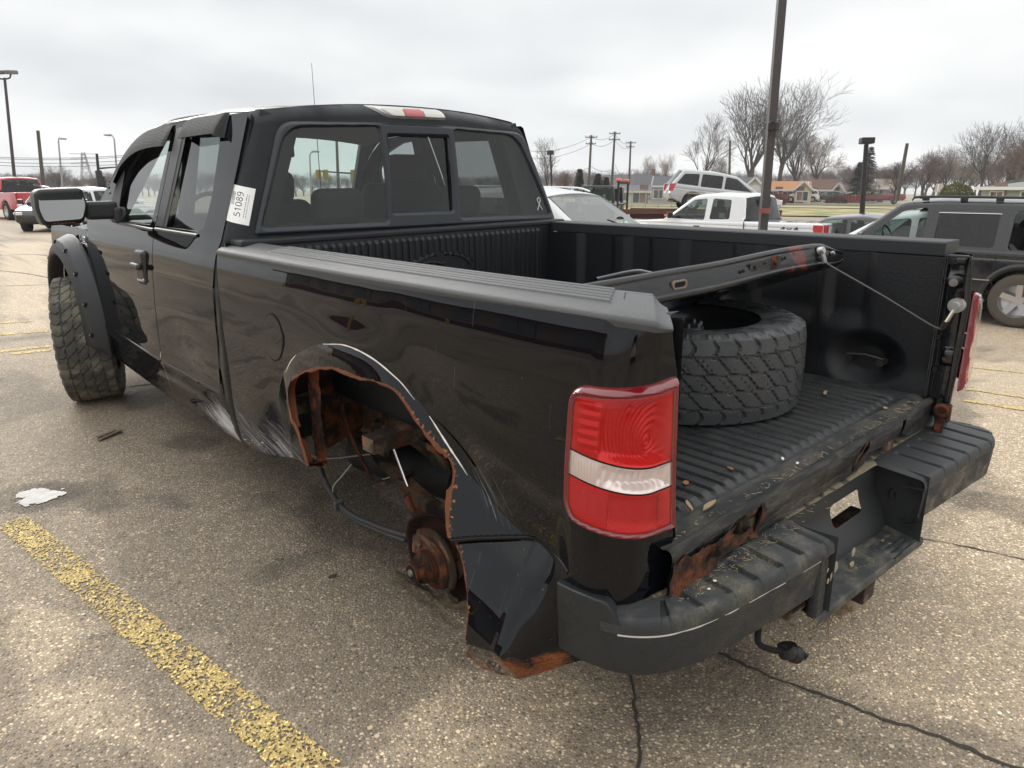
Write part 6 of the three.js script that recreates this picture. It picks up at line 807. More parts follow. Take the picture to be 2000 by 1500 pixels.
{ // litter on the load floor, sill and bumper
  const R = RNG(51), bark = std(0.23, 0.13, 0.07, 0.9), wood = std(0.32, 0.24, 0.14, 0.9), white = std(0.7, 0.7, 0.66, 0.7), leafM = std(0.26, 0.12, 0.05, 0.85);
  const chip = (v, w, u, l, wd, th, ry, mat, label, cat = 'wood chip') => { l *= 0.75; wd *= 0.62; th *= 0.7; const p = TW(v, w, u); const pts = []; const n = 9; for (let k = 0; k < n; k++) { const a = k / n * 6.283; pts.push([l / 2 * Math.cos(a) * (0.75 + 0.5 * R()), wd / 2 * Math.sin(a) * (0.75 + 0.5 * R())]); } const g = extrudeG(pts, th, th * 0.2); g.rotateX(-Math.PI / 2); const m = add(cat.replace(' ', '_'), g, mat); m.position.copy(p); m.rotation.set(0.1 * (R() - 0.5), ry, 0.1 * (R() - 0.5)); return tag(m, label, cat); };
  chip(-0.66, 0.012, -0.985, 0.075, 0.02, 0.006, 0.9, wood, 'tan wood chip at the rear left of the load floor by the lamp');
  chip(-0.60, 0.0, -1.005, 0.09, 0.022, 0.006, 0.1, wood, 'long tan wood chip lying on the sill near the tail lamp');
  chip(-0.55, 0.011, -0.90, 0.04, 0.022, 0.004, 0.4, leafM, 'small brown leaf between floor ribs in front of the tyre', 'dead leaf'); chip(-0.38, 0.011, -0.93, 0.035, 0.02, 0.004, 1.2, leafM, 'small red brown leaf on floor ribs ahead of the sill', 'dead leaf');
  chip(0.50, 0.012, -0.79, 0.06, 0.02, 0.005, 0.2, wood, 'pale wood chip on the ribs right of the tyre'); chip(0.46, 0.012, -0.70, 0.04, 0.018, 0.004, 0.4, leafM, 'brown leaf on the ribs close to the right wall', 'dead leaf');
  chip(0.51, 0.0, -1.0, 0.03, 0.02, 0.005, 0.2, wood, 'small tan chip on the sill at its right end'); chip(-0.19, 0.003, -0.985, 0.03, 0.016, 0.003, 0.5, white, 'white paint flake at the rib ends in the middle of the sill', 'paint flake'); chip(-0.17, -0.006, -1.02, 0.02, 0.013, 0.003, 0.2, white, 'white paint flake on the sill lip below the rib ends', 'paint flake'); chip(-0.70, 0.012, -0.93, 0.016, 0.01, 0.003, 0.2, white, 'tiny white flake on the ribs beside the tail lamp', 'paint flake');
  chip(0.0, -0.352, -1.145, 0.06, 0.018, 0.007, 0.2, wood, 'tan chip lying on the low bumper step'); chip(0.22, -0.352, -1.15, 0.02, 0.014, 0.004, 0.2, leafM, 'tiny tan leaf on the bumper step near its right cheek', 'dead leaf');
  for (const [v, s, l] of [[-0.74, -1.105, 'white dropping on the left step pad near its end'], [-0.70, -1.095, 'second white dropping on the left step pad']]) chip(v, -0.131, s, 0.014, 0.012, 0.0015, 0, white, l, 'bird dropping');
  // straw and grit trodden along the sill: uncountable
  const g = new THREE.CylinderGeometry(0.0009, 0.0006, 1, 4); const N = 480, im = new THREE.InstancedMesh(g, std(0.34, 0.29, 0.20, 0.9), N), M = new THREE.Matrix4(), q = new THREE.Quaternion(), c = new THREE.Color();
  for (let k = 0; k < N; k++) { const z = R(); let p; if (z < 0.45) { const v = -0.8 + 1.5 * R(); p = TW(v, -0.008, -1.0 - 0.05 * R() - 0.01 * v); } else if (z < 0.9) { const v = -0.85 + 0.6 * R() * R() + 0.3 * R(); p = TW(v, -0.128, -1.02 - 0.09 * R()); } else p = TW(-0.25 + 0.5 * R(), -0.357, -1.09 - 0.09 * R()); q.setFromEuler(new THREE.Euler(1.57 + 0.15 * (R() - 0.5), 0, 6.28 * R())); q.premultiply(new THREE.Quaternion().setFromAxisAngle(V3(0, 1, 0), 6.28 * R())); const l = 0.005 + 0.024 * R() * R(); M.compose(p, q, V3(1, l, 1)); im.setMatrixAt(k, M); im.setColorAt(k, (() => { const e = 0.55 + 0.7 * R(); return c.setRGB(e, e * (0.92 + 0.08 * R()), e * (0.8 + 0.15 * R())); })()); }
  im.name = 'straw_litter'; scene.add(im); tag(im, 'fine straw and grit strewn along the sill and bumper tops', 'straw'); im.userData.kind = 'stuff';
}
// ================================================================ OTHER VEHICLES
// local axes of a vehicle: f forward (-z), x to its right, y up
const carGlass = pane(0.30, 0.33, 0.33, 0.01), carClear = pane(0.62, 0.72, 0.69, 0.01), carSeat = std(0.03, 0.03, 0.032, 0.9), carBlack = std(0.012, 0.012, 0.013, 0.55), carChrome = std(0.7, 0.7, 0.71, 0.2, 1);
const carPaint = (r, g, b, o) => std(r, g, b, 0.35, 0, Object.assign({ clearcoat: 1, clearcoatRoughness: 0.04 }, o));
const redLamp = std(0.5, 0.015, 0.02, 0.2, 0, { clearcoat: 1 }), amberLamp = std(0.7, 0.22, 0.03, 0.2, 0, { clearcoat: 1 }), clearLamp = std(0.75, 0.75, 0.74, 0.15, 0.2, { clearcoat: 1 });
const carTyre = std(0.022, 0.022, 0.023, 0.8);
function wheelParts(parent, x, r, w, f, style, tyreMat = carTyre) {
  const g = new THREE.Group(); g.name = 'wheel'; parent.add(g); g.position.set(x, r, -f); const s = Math.sign(x);
  add('tyre', latheG([[r * 0.62, -w / 2], [r * 0.86, -w / 2 - 0.012], [r * 0.97, -w / 2 + 0.02], [r, -w / 4], [r, w / 4], [r * 0.97, w / 2 - 0.02], [r * 0.86, w / 2 + 0.012], [r * 0.62, w / 2]], 40).rotateZ(Math.PI / 2), tyreMat, g);
  const rim = latheG([[r * 0.63, w * 0.46], [r * 0.60, w * 0.40], [r * 0.57, w * 0.05], [r * 0.2, w * 0.0], [0.001, 0]], 32).rotateZ(-Math.PI / 2 * s); const sp = []; for (let k = 0; k < (style || 5); k++) { const a = k / (style || 5) * 6.283; sp.push(barG([s * w * 0.30, 0.03 * Math.cos(a), 0.03 * Math.sin(a)], [s * w * 0.40, r * 0.6 * Math.cos(a), r * 0.6 * Math.sin(a)], r * 0.20, 0.03, [1, 0, 0])); }
  sp.push(rodG([s * w * 0.2, 0, 0], [s * w * 0.38, 0, 0], r * 0.17, r * 0.15, 16)); add('rim', [rim, ...sp], std(0.55, 0.55, 0.56, 0.32, 0.8), g); return g;
}
function makeCar(name, label, o) {
  const t = thing(name, label, o.cat || 'car', [0, 0, 0], 0, o.group), W = o.W, hw = W / 2, r = o.r || 0.06, q = o.q || 1;
  const wz = o.wz, wr = o.wr || 0.34, g = o.g || 0.28, ar = wr * 1.16;
  // body outline (f, y), front to rear over the top, then back underneath with the wheel openings
  const low = []; for (const f of [wz[1], wz[0]]) { const c0 = Math.asin(clamp((g - wr) / ar, -1, 1)); for (let k = 0; k <= 16; k++) { const a = Math.PI - c0 - (Math.PI - 2 * c0) * k / 16; low.push([f + ar * Math.cos(a), wr + ar * Math.sin(a)]); } }
  const P = [...roundPoly(o.top, o.tr || 0.08, 4), ...low]; const s = polySdf(P), fs = P.map((p) => p[0]), f0 = Math.min(...fs), f1 = Math.max(...fs), y0 = Math.min(...P.map((p) => p[1])), y1 = Math.max(...P.map((p) => p[1]));
  const shoulder = o.belt - 0.12;
  const half = (f, y) => hw * (1 - 0.045 * clamp((y - 0.62) / 0.6, -1, 1.2) ** 2) * (1 - 0.10 * clamp((Math.abs(f - (f0 + f1) / 2) - (f1 - f0) / 2 + 0.7) / 0.7) ** 2) - 0.012 * sstep(0.03, 0.0, Math.abs(y - shoulder));
  const sideX = (f, y) => { const d = Math.max(0, Math.min(r, s(f, y))); return half(f, y) - r + Math.sqrt(Math.max(0, r * r - (r - d) * (r - d))); };
  const B = []; for (const sg of [-1, 1]) B.push(surf(f0, f1, 100 * q | 0, y0, y1, 34 * q | 0, (f, y) => [sg * sideX(f, y), y, -f], { sdf: s, flip: sg < 0 }));
  const n = P.length; B.push(surf(0, n, n, -1, 1, 8, (k, x) => { const i = ((k % n) + n) % n, a = P[i | 0], b = P[((i | 0) + 1) % n], e = i - (i | 0), f = lerp(a[0], b[0], e), y = lerp(a[1], b[1], e), top = y > 0.7 && f < f1 - 0.3 && f > f0 + 0.3 ? 0.02 : 0; return [x * (half(f, y) - r + 0.001), y + top * (1 - x * x), -f]; }, { eps: 0.02 }));
  add('body', B, o.paint, t);
  // greenhouse
  const G = o.cabin, gP = roundPoly(G, [0.02, ...G.slice(1, -1).map(() => 0.12), 0.02], 5), gs = polySdf(gP), gb = o.belt, tum = o.tumble || 0.28, rr = 0.07;
  const top = Math.max(...G.map((p) => p[1])), gS = (f, y) => y < gb + 0.06 ? Math.max(gs(f, y), 0) + (gb + 0.06 - y) * 3 : gs(f, y);
  const gx = (f, y) => { const d = clamp(gS(f, y), 0, rr); return hw * (o.gw || 0.93) - tum * (y - gb) - rr + Math.sqrt(Math.max(0, rr * rr - (rr - d) ** 2)); };
  const wins = o.windows.map((w) => roundPoly(w, 0.05, 4)), ws = wins.map((w) => polySdf(w)); const gf0 = Math.min(...G.map((p) => p[0])), gf1 = Math.max(...G.map((p) => p[0]));
  const R = []; for (const sg of [-1, 1]) R.push(surf(gf0, gf1, 90 * q | 0, gb - 0.03, top, 30 * q | 0, (f, y) => [sg * gx(f, y), y, -f], { sdf: (f, y) => Math.min(gs(f, y), ...ws.map((w) => -w(f, y))), flip: sg < 0 }));
  const np = gP.length; const strip = (test, inset) => { const out = []; for (let i = 0; i < np - 1; i++) { const a = gP[i], b = gP[i + 1]; if (!test(a, b)) continue; out.push(surf(0, 1, 1, -1, 1, 10, (k, x) => { const f = lerp(a[0], b[0], k), y = lerp(a[1], b[1], k); return [x * (gx(f, y) - inset), y + 0.05 * (1 - x * x) * (y > top - 0.12 ? 1 : 0), -f - (0.06 * (1 - x * x)) * (y < top - 0.06 ? Math.sign(f - (gf0 + gf1) / 2) : 0)]; }, { eps: 0.05 })); } return out; };
  const isTop = (a, b) => Math.min(a[1], b[1]) > top - (o.roofDrop || 0.13), mid = (gf0 + gf1) / 2;
  R.push(...strip((a, b) => isTop(a, b), 0)); add('roof', R, o.roofPaint || o.paint, t);
  const fr = strip((a, b) => !isTop(a, b) && (a[0] + b[0]) / 2 > mid && Math.max(a[1], b[1]) > gb - 0.02, 0.04), bk = strip((a, b) => !isTop(a, b) && (a[0] + b[0]) / 2 <= mid, 0.05);
  if (fr.length) add('windshield', fr, o.shield || carClear, t); if (bk.length) add('rear_window', bk, o.backGlass || carGlass, t);
  wins.forEach((w, k) => { for (const sg of [-1, 1]) { const m = (o.glassOf && o.glassOf(k, sg)) || (k === 0 ? carClear : carGlass); if (m === 'none') continue; add('side_window', surf(Math.min(...w.map((p) => p[0])), Math.max(...w.map((p) => p[0])), 14, Math.min(...w.map((p) => p[1])), Math.max(...w.map((p) => p[1])), 10, (f, y) => [sg * (gx(f, y) - 0.012), y, -f], { sdf: (f, y) => Math.min(ws[k](f, y) + 0.004, o.cutGlass && o.cutGlass[k] && sg < 0 ? o.cutGlass[k](f, y) : 1), flip: sg < 0 }), m, t); } });
  for (const sg of [-1, 1]) for (const f of wz) wheelParts(t, sg * (hw - 0.13), wr, o.tw || 0.22, f, o.spokes, o.tyreMat);
  for (const sg of [-1, 1]) { add('wheel_arch_lining', surf(wz[1] - ar, wz[1] + ar, 4, 0, 1, 1, (f, k) => [sg * lerp(0.3, hw - 0.08, k), wr + ar * 0.98, -f]), carBlack, t); }
  add('under_body', boxG(W * 0.86, 0.08, (f1 - f0) * 0.9, 0, g + 0.06, -(f0 + f1) / 2), carBlack, t);
  for (const sf of o.seams || []) for (const sg of [-1, 1]) add('door_seam', surf(0, 1, 1, g + 0.1, gb, 12, (k, y) => { const f = sf + 0.008 * (k - 0.5); return [sg * (sideX(f, y) + 0.002), y, -f]; }), carBlack, t);
  for (const hf of o.handles || []) for (const sg of [-1, 1]) add('door_handle', boxG(0.03, 0.04, 0.18, sg * (sideX(hf, gb - 0.16) + 0.005), gb - 0.16, -hf, 0.012), o.handleM || o.paint, t);
  for (const sg of [-1, 1]) add('door_mirror', [boxG(0.19, 0.16, 0.10, sg * (hw + 0.10), gb + 0.10, -(o.mirror || 0.9), 0.05), boxG(0.1, 0.05, 0.05, sg * hw, gb + 0.06, -(o.mirror || 0.9), 0.01)], o.mirrorM || carBlack, t);
  // lamps, bumpers
  for (const sg of [-1, 1]) { const [ty0, ty1, tw] = o.tail || [0.75, 1.05, 0.2]; add('tail_light', [boxG(tw, ty1 - ty0, 0.05, sg * (half(f0 + 0.05, ty1) - tw / 2 - 0.03), (ty0 + ty1) / 2, -f0 + 0.005, 0.02), boxG(0.03, ty1 - ty0, 0.22, sg * (half(f0 + 0.12, ty0) - 0.012), (ty0 + ty1) / 2, -f0 - 0.12, 0.012)], redLamp, t); const [hy0, hy1, hww] = o.head || [0.62, 0.82, 0.3]; add('headlight', [boxG(hww, hy1 - hy0, 0.06, sg * (half(f1 - 0.05, hy0) - hww / 2 - 0.04), (hy0 + hy1) / 2, -f1 + 0.02, 0.025), boxG(0.04, (hy1 - hy0) * 0.8, 0.3, sg * (half(f1 - 0.2, hy0) - 0.016), (hy0 + hy1) / 2, -f1 + 0.2, 0.02)], clearLamp, t); }
  if (o.bumperM) { add('rear_bumper', boxG(W * 0.94, 0.2, 0.16, 0, o.by || 0.58, -f0 + 0.04, 0.05), o.bumperM, t); add('front_bumper', boxG(W * 0.94, 0.22, 0.14, 0, 0.5, -f1 - 0.02, 0.05), o.bumperM, t); }
  add('licence_plate', boxG(0.3, 0.15, 0.012, 0, (o.by || 0.6) + 0.12, -f0 + (o.bumperM ? 0.03 : 0.012), 0.003), std(0.6, 0.6, 0.58, 0.5), t);
  // cabin: seats and dashboard
  const sf = o.seatF ?? 0.25; add('seat', [...[-0.38, 0.38].flatMap((x) => [boxG(0.5, 0.62, 0.16, x, gb + 0.02, -sf + 0.22, 0.06, [0.2, 0, 0]), boxG(0.26, 0.18, 0.1, x, gb + 0.40, -sf + 0.30, 0.05)]), ...(o.rearSeat === false ? [] : [boxG(1.3, 0.6, 0.16, 0, gb, -sf + 1.12, 0.06, [0.2, 0, 0]), ...[-0.38, 0.38].map((x) => boxG(0.26, 0.16, 0.1, x, gb + 0.36, -sf + 1.2, 0.05))])], carSeat, t); add('dashboard', [boxG(W * 0.78, 0.18, 0.4, 0, gb + 0.0, -sf - 0.85, 0.06)], carSeat, t);
  { const w = new THREE.TorusGeometry(0.18, 0.016, 8, 28); w.rotateX(-0.45); w.translate(-0.38, gb + 0.12, -sf - 0.58); add('steering_wheel', w, carBlack, t); }
  return t;
}
const placeCar = (t, x, z, heading, y = gh(x, z)) => { t.position.set(x, y, z); t.rotation.y = heading; return t; };
const headingAz = (az) => -az * Math.PI / 180; // azimuth clockwise from -z
const pickupTop = (L, wb) => [[L / 2 - 0.02, 0.45], [L / 2, 0.80], [L / 2 - 0.06, 1.08], [L / 2 - 0.35, 1.16], [L / 2 - 1.55, 1.24], [-L / 2 + 0.02, 1.28], [-L / 2, 0.62], [-L / 2 + 0.1, 0.5]];
// --- dark sport utility on the right, rear side glass smashed
{
  const pt = std(0.010, 0.011, 0.013, 0.5, 0, { clearcoat: 0.6, clearcoatRoughness: 0.12, roughnessMap: rep(mottleT, 0.7, 0.7) });
  const hole = polySdf(smoothLoop([[-1.30, 1.22], [-1.26, 1.40], [-1.31, 1.53], [-1.38, 1.60], [-1.50, 1.63], [-1.75, 1.64], [-1.95, 1.60], [-2.0, 1.40], [-1.98, 1.22], [-1.7, 1.16], [-1.42, 1.14]], 5));
  const t = makeCar('sport_utility_vehicle', 'dark grey sport utility vehicle with roof rack and a smashed rear side window', { cat: 'suv', W: 1.95, belt: 1.12, wr: 0.40, tw: 0.27, g: 0.42, wz: [1.50, -1.50], top: [[2.45, 0.52], [2.50, 0.80], [2.44, 1.00], [2.2, 1.06], [1.10, 1.13], [-2.50, 1.13], [-2.55, 0.7], [-2.5, 0.52]], cabin: [[1.22, 1.10], [0.40, 1.80], [-0.2, 1.84], [-2.30, 1.82], [-2.52, 1.10]],
    windows: [[[0.92, 1.14], [0.33, 1.66], [-0.03, 1.73], [-0.05, 1.14]], [[-0.22, 1.15], [-0.21, 1.68], [-1.04, 1.68], [-1.06, 1.15]], [[-1.24, 1.13], [-1.23, 1.70], [-2.18, 1.66], [-2.28, 1.15]]], glassOf: (k, sg) => k === 0 && sg < 0 ? 'none' : k === 0 ? carClear : k === 1 && sg > 0 ? carGlass : pane(0.10, 0.10, 0.11, 0.02), cutGlass: { 2: (f, y) => -hole(f, y) + 0.02 * (fbm(f * 14, y * 14, 5, 2) - 0.5) }, paint: pt, tumble: 0.30, gw: 0.955, seams: [1.08, -0.12, -1.12], handles: [0.08, -0.98], mirror: 0.86, mirrorM: pt, tail: [0.85, 1.5, 0.14], head: [0.78, 0.98, 0.34], bumperM: carBlack, spokes: 5, tyreMat: std(0.085, 0.075, 0.06, 0.9), seatF: 0.1 });
  placeCar(t, 11.5, -2.32, 0.0);
  for (const sg of [-1, 1]) { add('roof_rail', [tubeG([[sg * 0.70, 1.83, -0.25], [sg * 0.70, 1.885, -0.12], [sg * 0.70, 1.885, 1.2], [sg * 0.70, 1.885, 2.0], [sg * 0.70, 1.83, 2.15]], 0.018, 30, 8), ...[-0.05, 0.5, 0.98, 1.5].map((z) => boxG(0.05, 0.06, 0.10, sg * 0.70, 1.855, z, 0.01))], carBlack, t);
    add('wheel_flare', (() => { const l = []; for (const f of [1.5, -1.5]) l.push(surf(0.0, Math.PI, 30, 0, 1, 6, (a, k) => { const rr = lerp(0.46, 0.545, k); return [sg * (0.965 + 0.03 * Math.sin(k * 3.14)), 0.40 + rr * Math.sin(a), -(f + rr * Math.cos(a))]; })); return l; })(), std(0.022, 0.023, 0.025, 0.55), t);
    add('side_moulding', [boxG(0.02, 0.05, 1.0, sg * 0.985, 0.66, -0.48, 0.006), boxG(0.02, 0.05, 0.9, sg * 0.985, 0.66, 0.6, 0.006)], carBlack, t); add('chrome_strip', [boxG(0.008, 0.014, 2.2, sg * 0.997, 0.675, 0.0)], carChrome, t); }
  add('wind_visor', surf(0, 1, 20, 0, 1, 5, (s, k) => [-(0.905 - 0.30 * (1.70 - 1.12) + 0.01 + 0.03 * Math.sin(k * 1.5)), 1.70 - 0.055 * k, 0.2 + 0.86 * s]), std(0.05, 0.05, 0.052, 0.3, 0, { clearcoat: 0.5 }), t); add('visor_trim', rodG([-0.775, 1.645, 0.2], [-0.775, 1.645, 1.06], 0.008), carChrome, t);
  add('half_lowered_window', surf(-0.04, 0.85, 14, 1.12, 1.42, 8, (f, y) => [-(0.90 - 0.30 * (y - 1.12) - 0.02), y, -f], { sdf: (f, y) => 1.16 + 0.34 * clamp((0.75 - f) / 0.6) - y }), pane(0.75, 0.78, 0.80, 0.05), t);
}
// --- white pickup with 4x4 lettering
{
  const white = carPaint(0.72, 0.73, 0.74);
  const t = makeCar('pickup_truck', 'white extended cab pickup truck with 4x4 lettering on its bed side', { cat: 'pickup truck', W: 2.0, belt: 1.26, wr: 0.39, tw: 0.26, g: 0.45, wz: [2.0, -1.68], top: pickupTop(5.9), cabin: [[1.38, 1.22], [0.52, 1.86], [-0.05, 1.90], [-0.88, 1.88], [-1.02, 1.22]], windows: [[[1.16, 1.28], [0.50, 1.75], [0.12, 1.79], [0.10, 1.26]], [[-0.04, 1.28], [-0.04, 1.79], [-0.56, 1.76], [-0.60, 1.30]]], paint: white, tumble: 0.27, seams: [1.20, 0.03, -0.66], handles: [0.28], handleM: carBlack, mirror: 1.02, tail: [0.92, 1.24, 0.16], head: [0.8, 1.05, 0.3], bumperM: carChrome, backGlass: pane(0.12, 0.12, 0.13, 0.01), seatF: 0.3, by: 0.62 });
  placeCar(t, 14.7, -8.3, 0);
  add('mirror_signal', boxG(0.02, 0.05, 0.1, -1.19, 1.35, -1.08, 0.01), amberLamp, t); add('window_sticker', boxG(0.006, 0.13, 0.16, -0.845, 1.38, 0.34, 0.01), std(0.8, 0.8, 0.8, 0.5), t);
  add('bed_seam', [boxG(0.012, 0.6, 0.02, -0.985, 0.95, 1.04), boxG(1.8, 0.012, 0.012, 0, 1.24, 2.96)], carBlack, t); add('tailgate_handle', boxG(0.2, 0.08, 0.02, 0, 1.12, 2.96, 0.01), carBlack, t);
  const font = await new FontLoader().loadAsync('fonts/droid/droid_sans_bold.typeface.json'); const g = new TextGeometry('4x4', { font, size: 0.12, depth: 0.004, curveSegments: 3 }); g.scale(1.7, 1, 1); g.rotateY(-Math.PI / 2); g.translate(-0.962, 1.06, 1.95); add('four_by_four_lettering', g, std(0.05, 0.05, 0.055, 0.5), t);
  add('rear_window_frame', [boxG(1.5, 0.03, 0.02, 0, 1.30, 1.03), boxG(0.03, 0.5, 0.02, -0.28, 1.55, 0.985), boxG(0.03, 0.5, 0.02, 0.28, 1.55, 0.985)], carBlack, t);
}
// --- white people carrier, its windshield seen over the bed rail
{
  const t = makeCar('white_suv', 'white sport utility vehicle showing its windshield and wiper behind the bed', { cat: 'suv', W: 1.9, belt: 1.06, wr: 0.36, wz: [1.4, -1.4], top: [[2.28, 0.42], [2.36, 0.7], [2.2, 0.92], [1.25, 1.06], [-2.3, 1.10], [-2.35, 0.6], [-2.3, 0.42]], cabin: [[1.35, 1.04], [0.30, 1.66], [-0.5, 1.76], [-2.0, 1.70], [-2.32, 1.06]], windows: [[[1.0, 1.10], [0.28, 1.54], [-0.15, 1.60], [-0.2, 1.10]], [[-0.32, 1.10], [-0.3, 1.62], [-1.2, 1.62], [-1.25, 1.10]], [[-1.35, 1.12], [-1.32, 1.60], [-2.0, 1.54], [-2.1, 1.14]]], paint: carPaint(0.62, 0.63, 0.64), shield: pane(0.62, 0.74, 0.71, 0.02, { ior: 2.3 }), tumble: 0.26, seams: [1.1, -0.25, -1.28], handles: [-0.1, -1.15], mirror: 0.9, mirrorM: carPaint(0.62, 0.63, 0.64) });
  const p = at(1092, 400, 11.5); placeCar(t, p.x, p.z, headingAz(176));
  for (const [a, b] of [[[-0.55, 1.09, -1.36], [0.10, 1.30, -0.98]], [[0.2, 1.09, -1.38], [0.62, 1.28, -0.92]]]) add('wiper', barG([a[0], a[1], a[2]], [b[0], b[1] + 0.02, b[2] - 0.04], 0.02, 0.02), carBlack, t);
  for (const sg of [-1, 1]) add('roof_rail', tubeG([[sg * 0.66, 1.72, -0.1], [sg * 0.66, 1.78, 0.2], [sg * 0.66, 1.79, 1.2], [sg * 0.66, 1.72, 1.7]], 0.015, 20, 6), carChrome, t);
}
// --- flatbed tow truck carrying a silver SUV
{
  const c = at(1175, 400, 34), e = at(1475, 400, 33), dx = e.x - c.x, dz = e.z - c.z, az = Math.atan2(-dx, dz) * 180 / Math.PI, hd = headingAz(az), y0 = gh(c.x, c.z);
  const t = thing('tow_truck', 'dark flatbed tow truck with amber light bar behind the white pickup', 'tow truck', [c.x, y0, c.z], hd); const dk = carPaint(0.012, 0.016, 0.026), L = Math.hypot(dx, dz);
  add('cab_body', [boxG(2.1, 0.85, 1.9, 0, 1.0, -0.1, 0.12), boxG(1.9, 0.5, 1.3, 0, 0.95, -1.5, 0.15)], dk, t); add('cab_roof', [boxG(1.85, 0.08, 1.45, 0, 2.12, 0.0, 0.04), ...[-0.86, 0.86].flatMap((x) => [barG([x, 1.4, -0.85], [x, 2.12, -0.55], 0.1, 0.09), barG([x, 1.4, 0.75], [x, 2.12, 0.68], 0.1, 0.12), barG([x, 1.4, 0.1], [x, 2.12, 0.1], 0.06, 0.08)])], dk, t);
  add('rear_window', boxG(1.6, 0.56, 0.02, 0, 1.74, 0.72), carGlass, t); add('windshield', boxG(1.64, 0.68, 0.02, 0, 1.76, -0.72, 0, [0.4, 0, 0]), carClear, t); for (const x of [-0.9, 0.9]) add('side_window', boxG(0.02, 0.55, 1.3, x, 1.74, -0.02), carClear, t);
  add('head_frame', [...[-0.98, 0.98].map((x) => boxG(0.08, 1.3, 0.08, x, 1.65, 0.98)), boxG(2.04, 0.08, 0.08, 0, 2.28, 0.98), boxG(2.0, 0.06, 0.06, 0, 1.35, 0.98)], carBlack, t); add('light_bar', [boxG(1.7, 0.06, 0.2, 0, 2.33, 0.95, 0.02)], carBlack, t);
  for (const x of [-0.75, 0.75]) add('beacon', boxG(0.3, 0.14, 0.22, x, 2.40, 0.95, 0.05), std(0.8, 0.12, 0.05, 0.3, 0, { clearcoat: 1 }), t);
  add('deck', [boxG(2.4, 0.12, L, 0, 1.02, 1.1 + L / 2, 0.02), ...[-1.18, 1.18].map((x) => boxG(0.05, 0.2, L, x, 1.06, 1.1 + L / 2, 0.01)), boxG(0.9, 0.2, L * 0.9, 0, 0.82, 1.1 + L / 2)], std(0.10, 0.03, 0.025, 0.6), t);
  for (const x of [-0.92, 0.92]) for (const z of [-1.4, L * 0.62, L * 0.62 + 1.05]) wheelParts(t, x, 0.42, 0.3, -z, 6);
  const s = makeCar('silver_suv', 'silver sport utility vehicle riding nose down on the flatbed', { cat: 'suv', W: 1.9, belt: 1.0, wr: 0.36, wz: [1.42, -1.4], top: [[2.33, 0.45], [2.40, 0.68], [2.25, 0.86], [1.3, 1.0], [-2.32, 1.06], [-2.40, 0.6], [-2.3, 0.42]], cabin: [[1.42, 0.98], [0.40, 1.60], [-0.5, 1.70], [-1.9, 1.66], [-2.36, 1.02]], windows: [[[1.05, 1.04], [0.36, 1.50], [-0.10, 1.55], [-0.14, 1.04]], [[-0.24, 1.04], [-0.22, 1.56], [-1.1, 1.56], [-1.14, 1.04]], [[-1.24, 1.05], [-1.22, 1.55], [-1.85, 1.50], [-2.15, 1.08]]], glassOf: () => pane(0.12, 0.12, 0.13, 0.01), paint: carPaint(0.42, 0.43, 0.44, { metalness: 0.4 }), tumble: 0.26, seams: [1.15, -0.2, -1.18], handles: [-0.05, -1.05], mirror: 0.95, mirrorM: carPaint(0.42, 0.43, 0.44), q: 0.8, head: [0.62, 0.86, 0.4] });
  const p = at(1404, 400, 33); s.position.set(p.x, y0 + 0.98, p.z); s.rotation.order = 'YXZ'; s.rotation.y = hd + Math.PI + 0.32; s.rotation.x = -0.10;
  for (const x of [-0.78, 0.78]) add('turn_signal', boxG(0.24, 0.1, 0.16, x, 0.82, -2.2, 0.03), amberLamp, s);
}
// --- smaller cars
const sedan = (name, label, paint, px, D, az, o = {}) => { const t = makeCar(name, label, Object.assign({ W: 1.8, belt: 0.92, wr: 0.33, wz: [1.35, -1.35], top: [[2.28, 0.36], [2.33, 0.6], [2.2, 0.76], [1.2, 0.92], [-1.6, 0.95], [-2.25, 0.98], [-2.35, 0.6], [-2.3, 0.38]], cabin: [[1.3, 0.9], [0.30, 1.40], [-0.5, 1.46], [-1.0, 1.40], [-1.9, 0.94]], windows: [[[0.95, 0.95], [0.28, 1.33], [-0.20, 1.37], [-0.25, 0.95]], [[-0.34, 0.95], [-0.30, 1.37], [-0.9, 1.32], [-1.3, 0.98]]], paint, seams: [1.05, -0.3], handles: [-0.15, -1.0], mirror: 0.85, mirrorM: paint, tail: [0.7, 0.9, 0.3], q: 0.6, roofDrop: 0.1 }, o)); const p = at(px, 400, D); placeCar(t, p.x, p.z, headingAz(az), o.y ?? gh(p.x, p.z)); return t; };
const hatch = { belt: 1.0, top: [[2.15, 0.40], [2.2, 0.65], [2.05, 0.85], [1.2, 1.0], [-2.15, 1.05], [-2.25, 0.6], [-2.2, 0.4]], cabin: [[1.3, 0.98], [0.35, 1.55], [-0.5, 1.64], [-1.75, 1.60], [-2.2, 1.0]], windows: [[[0.98, 1.03], [0.32, 1.46], [-0.12, 1.52], [-0.16, 1.03]], [[-0.26, 1.03], [-0.24, 1.53], [-1.05, 1.53], [-1.1, 1.03]], [[-1.2, 1.05], [-1.18, 1.52], [-1.75, 1.47], [-2.0, 1.08]]], W: 1.85, wr: 0.35, tail: [0.85, 1.15, 0.2], cat: 'suv', roofDrop: 0.13 };
sedan('dark_sedan', 'dark blue sedan parked beyond the nose of the dark grey SUV', carPaint(0.02, 0.024, 0.032), 1668, 18.5, 0);
sedan('white_hatchback', 'white hatchback seen through the open window of the dark grey SUV', carPaint(0.7, 0.7, 0.71), 1800, 15.5, 0, { ...hatch, cat: 'car' });
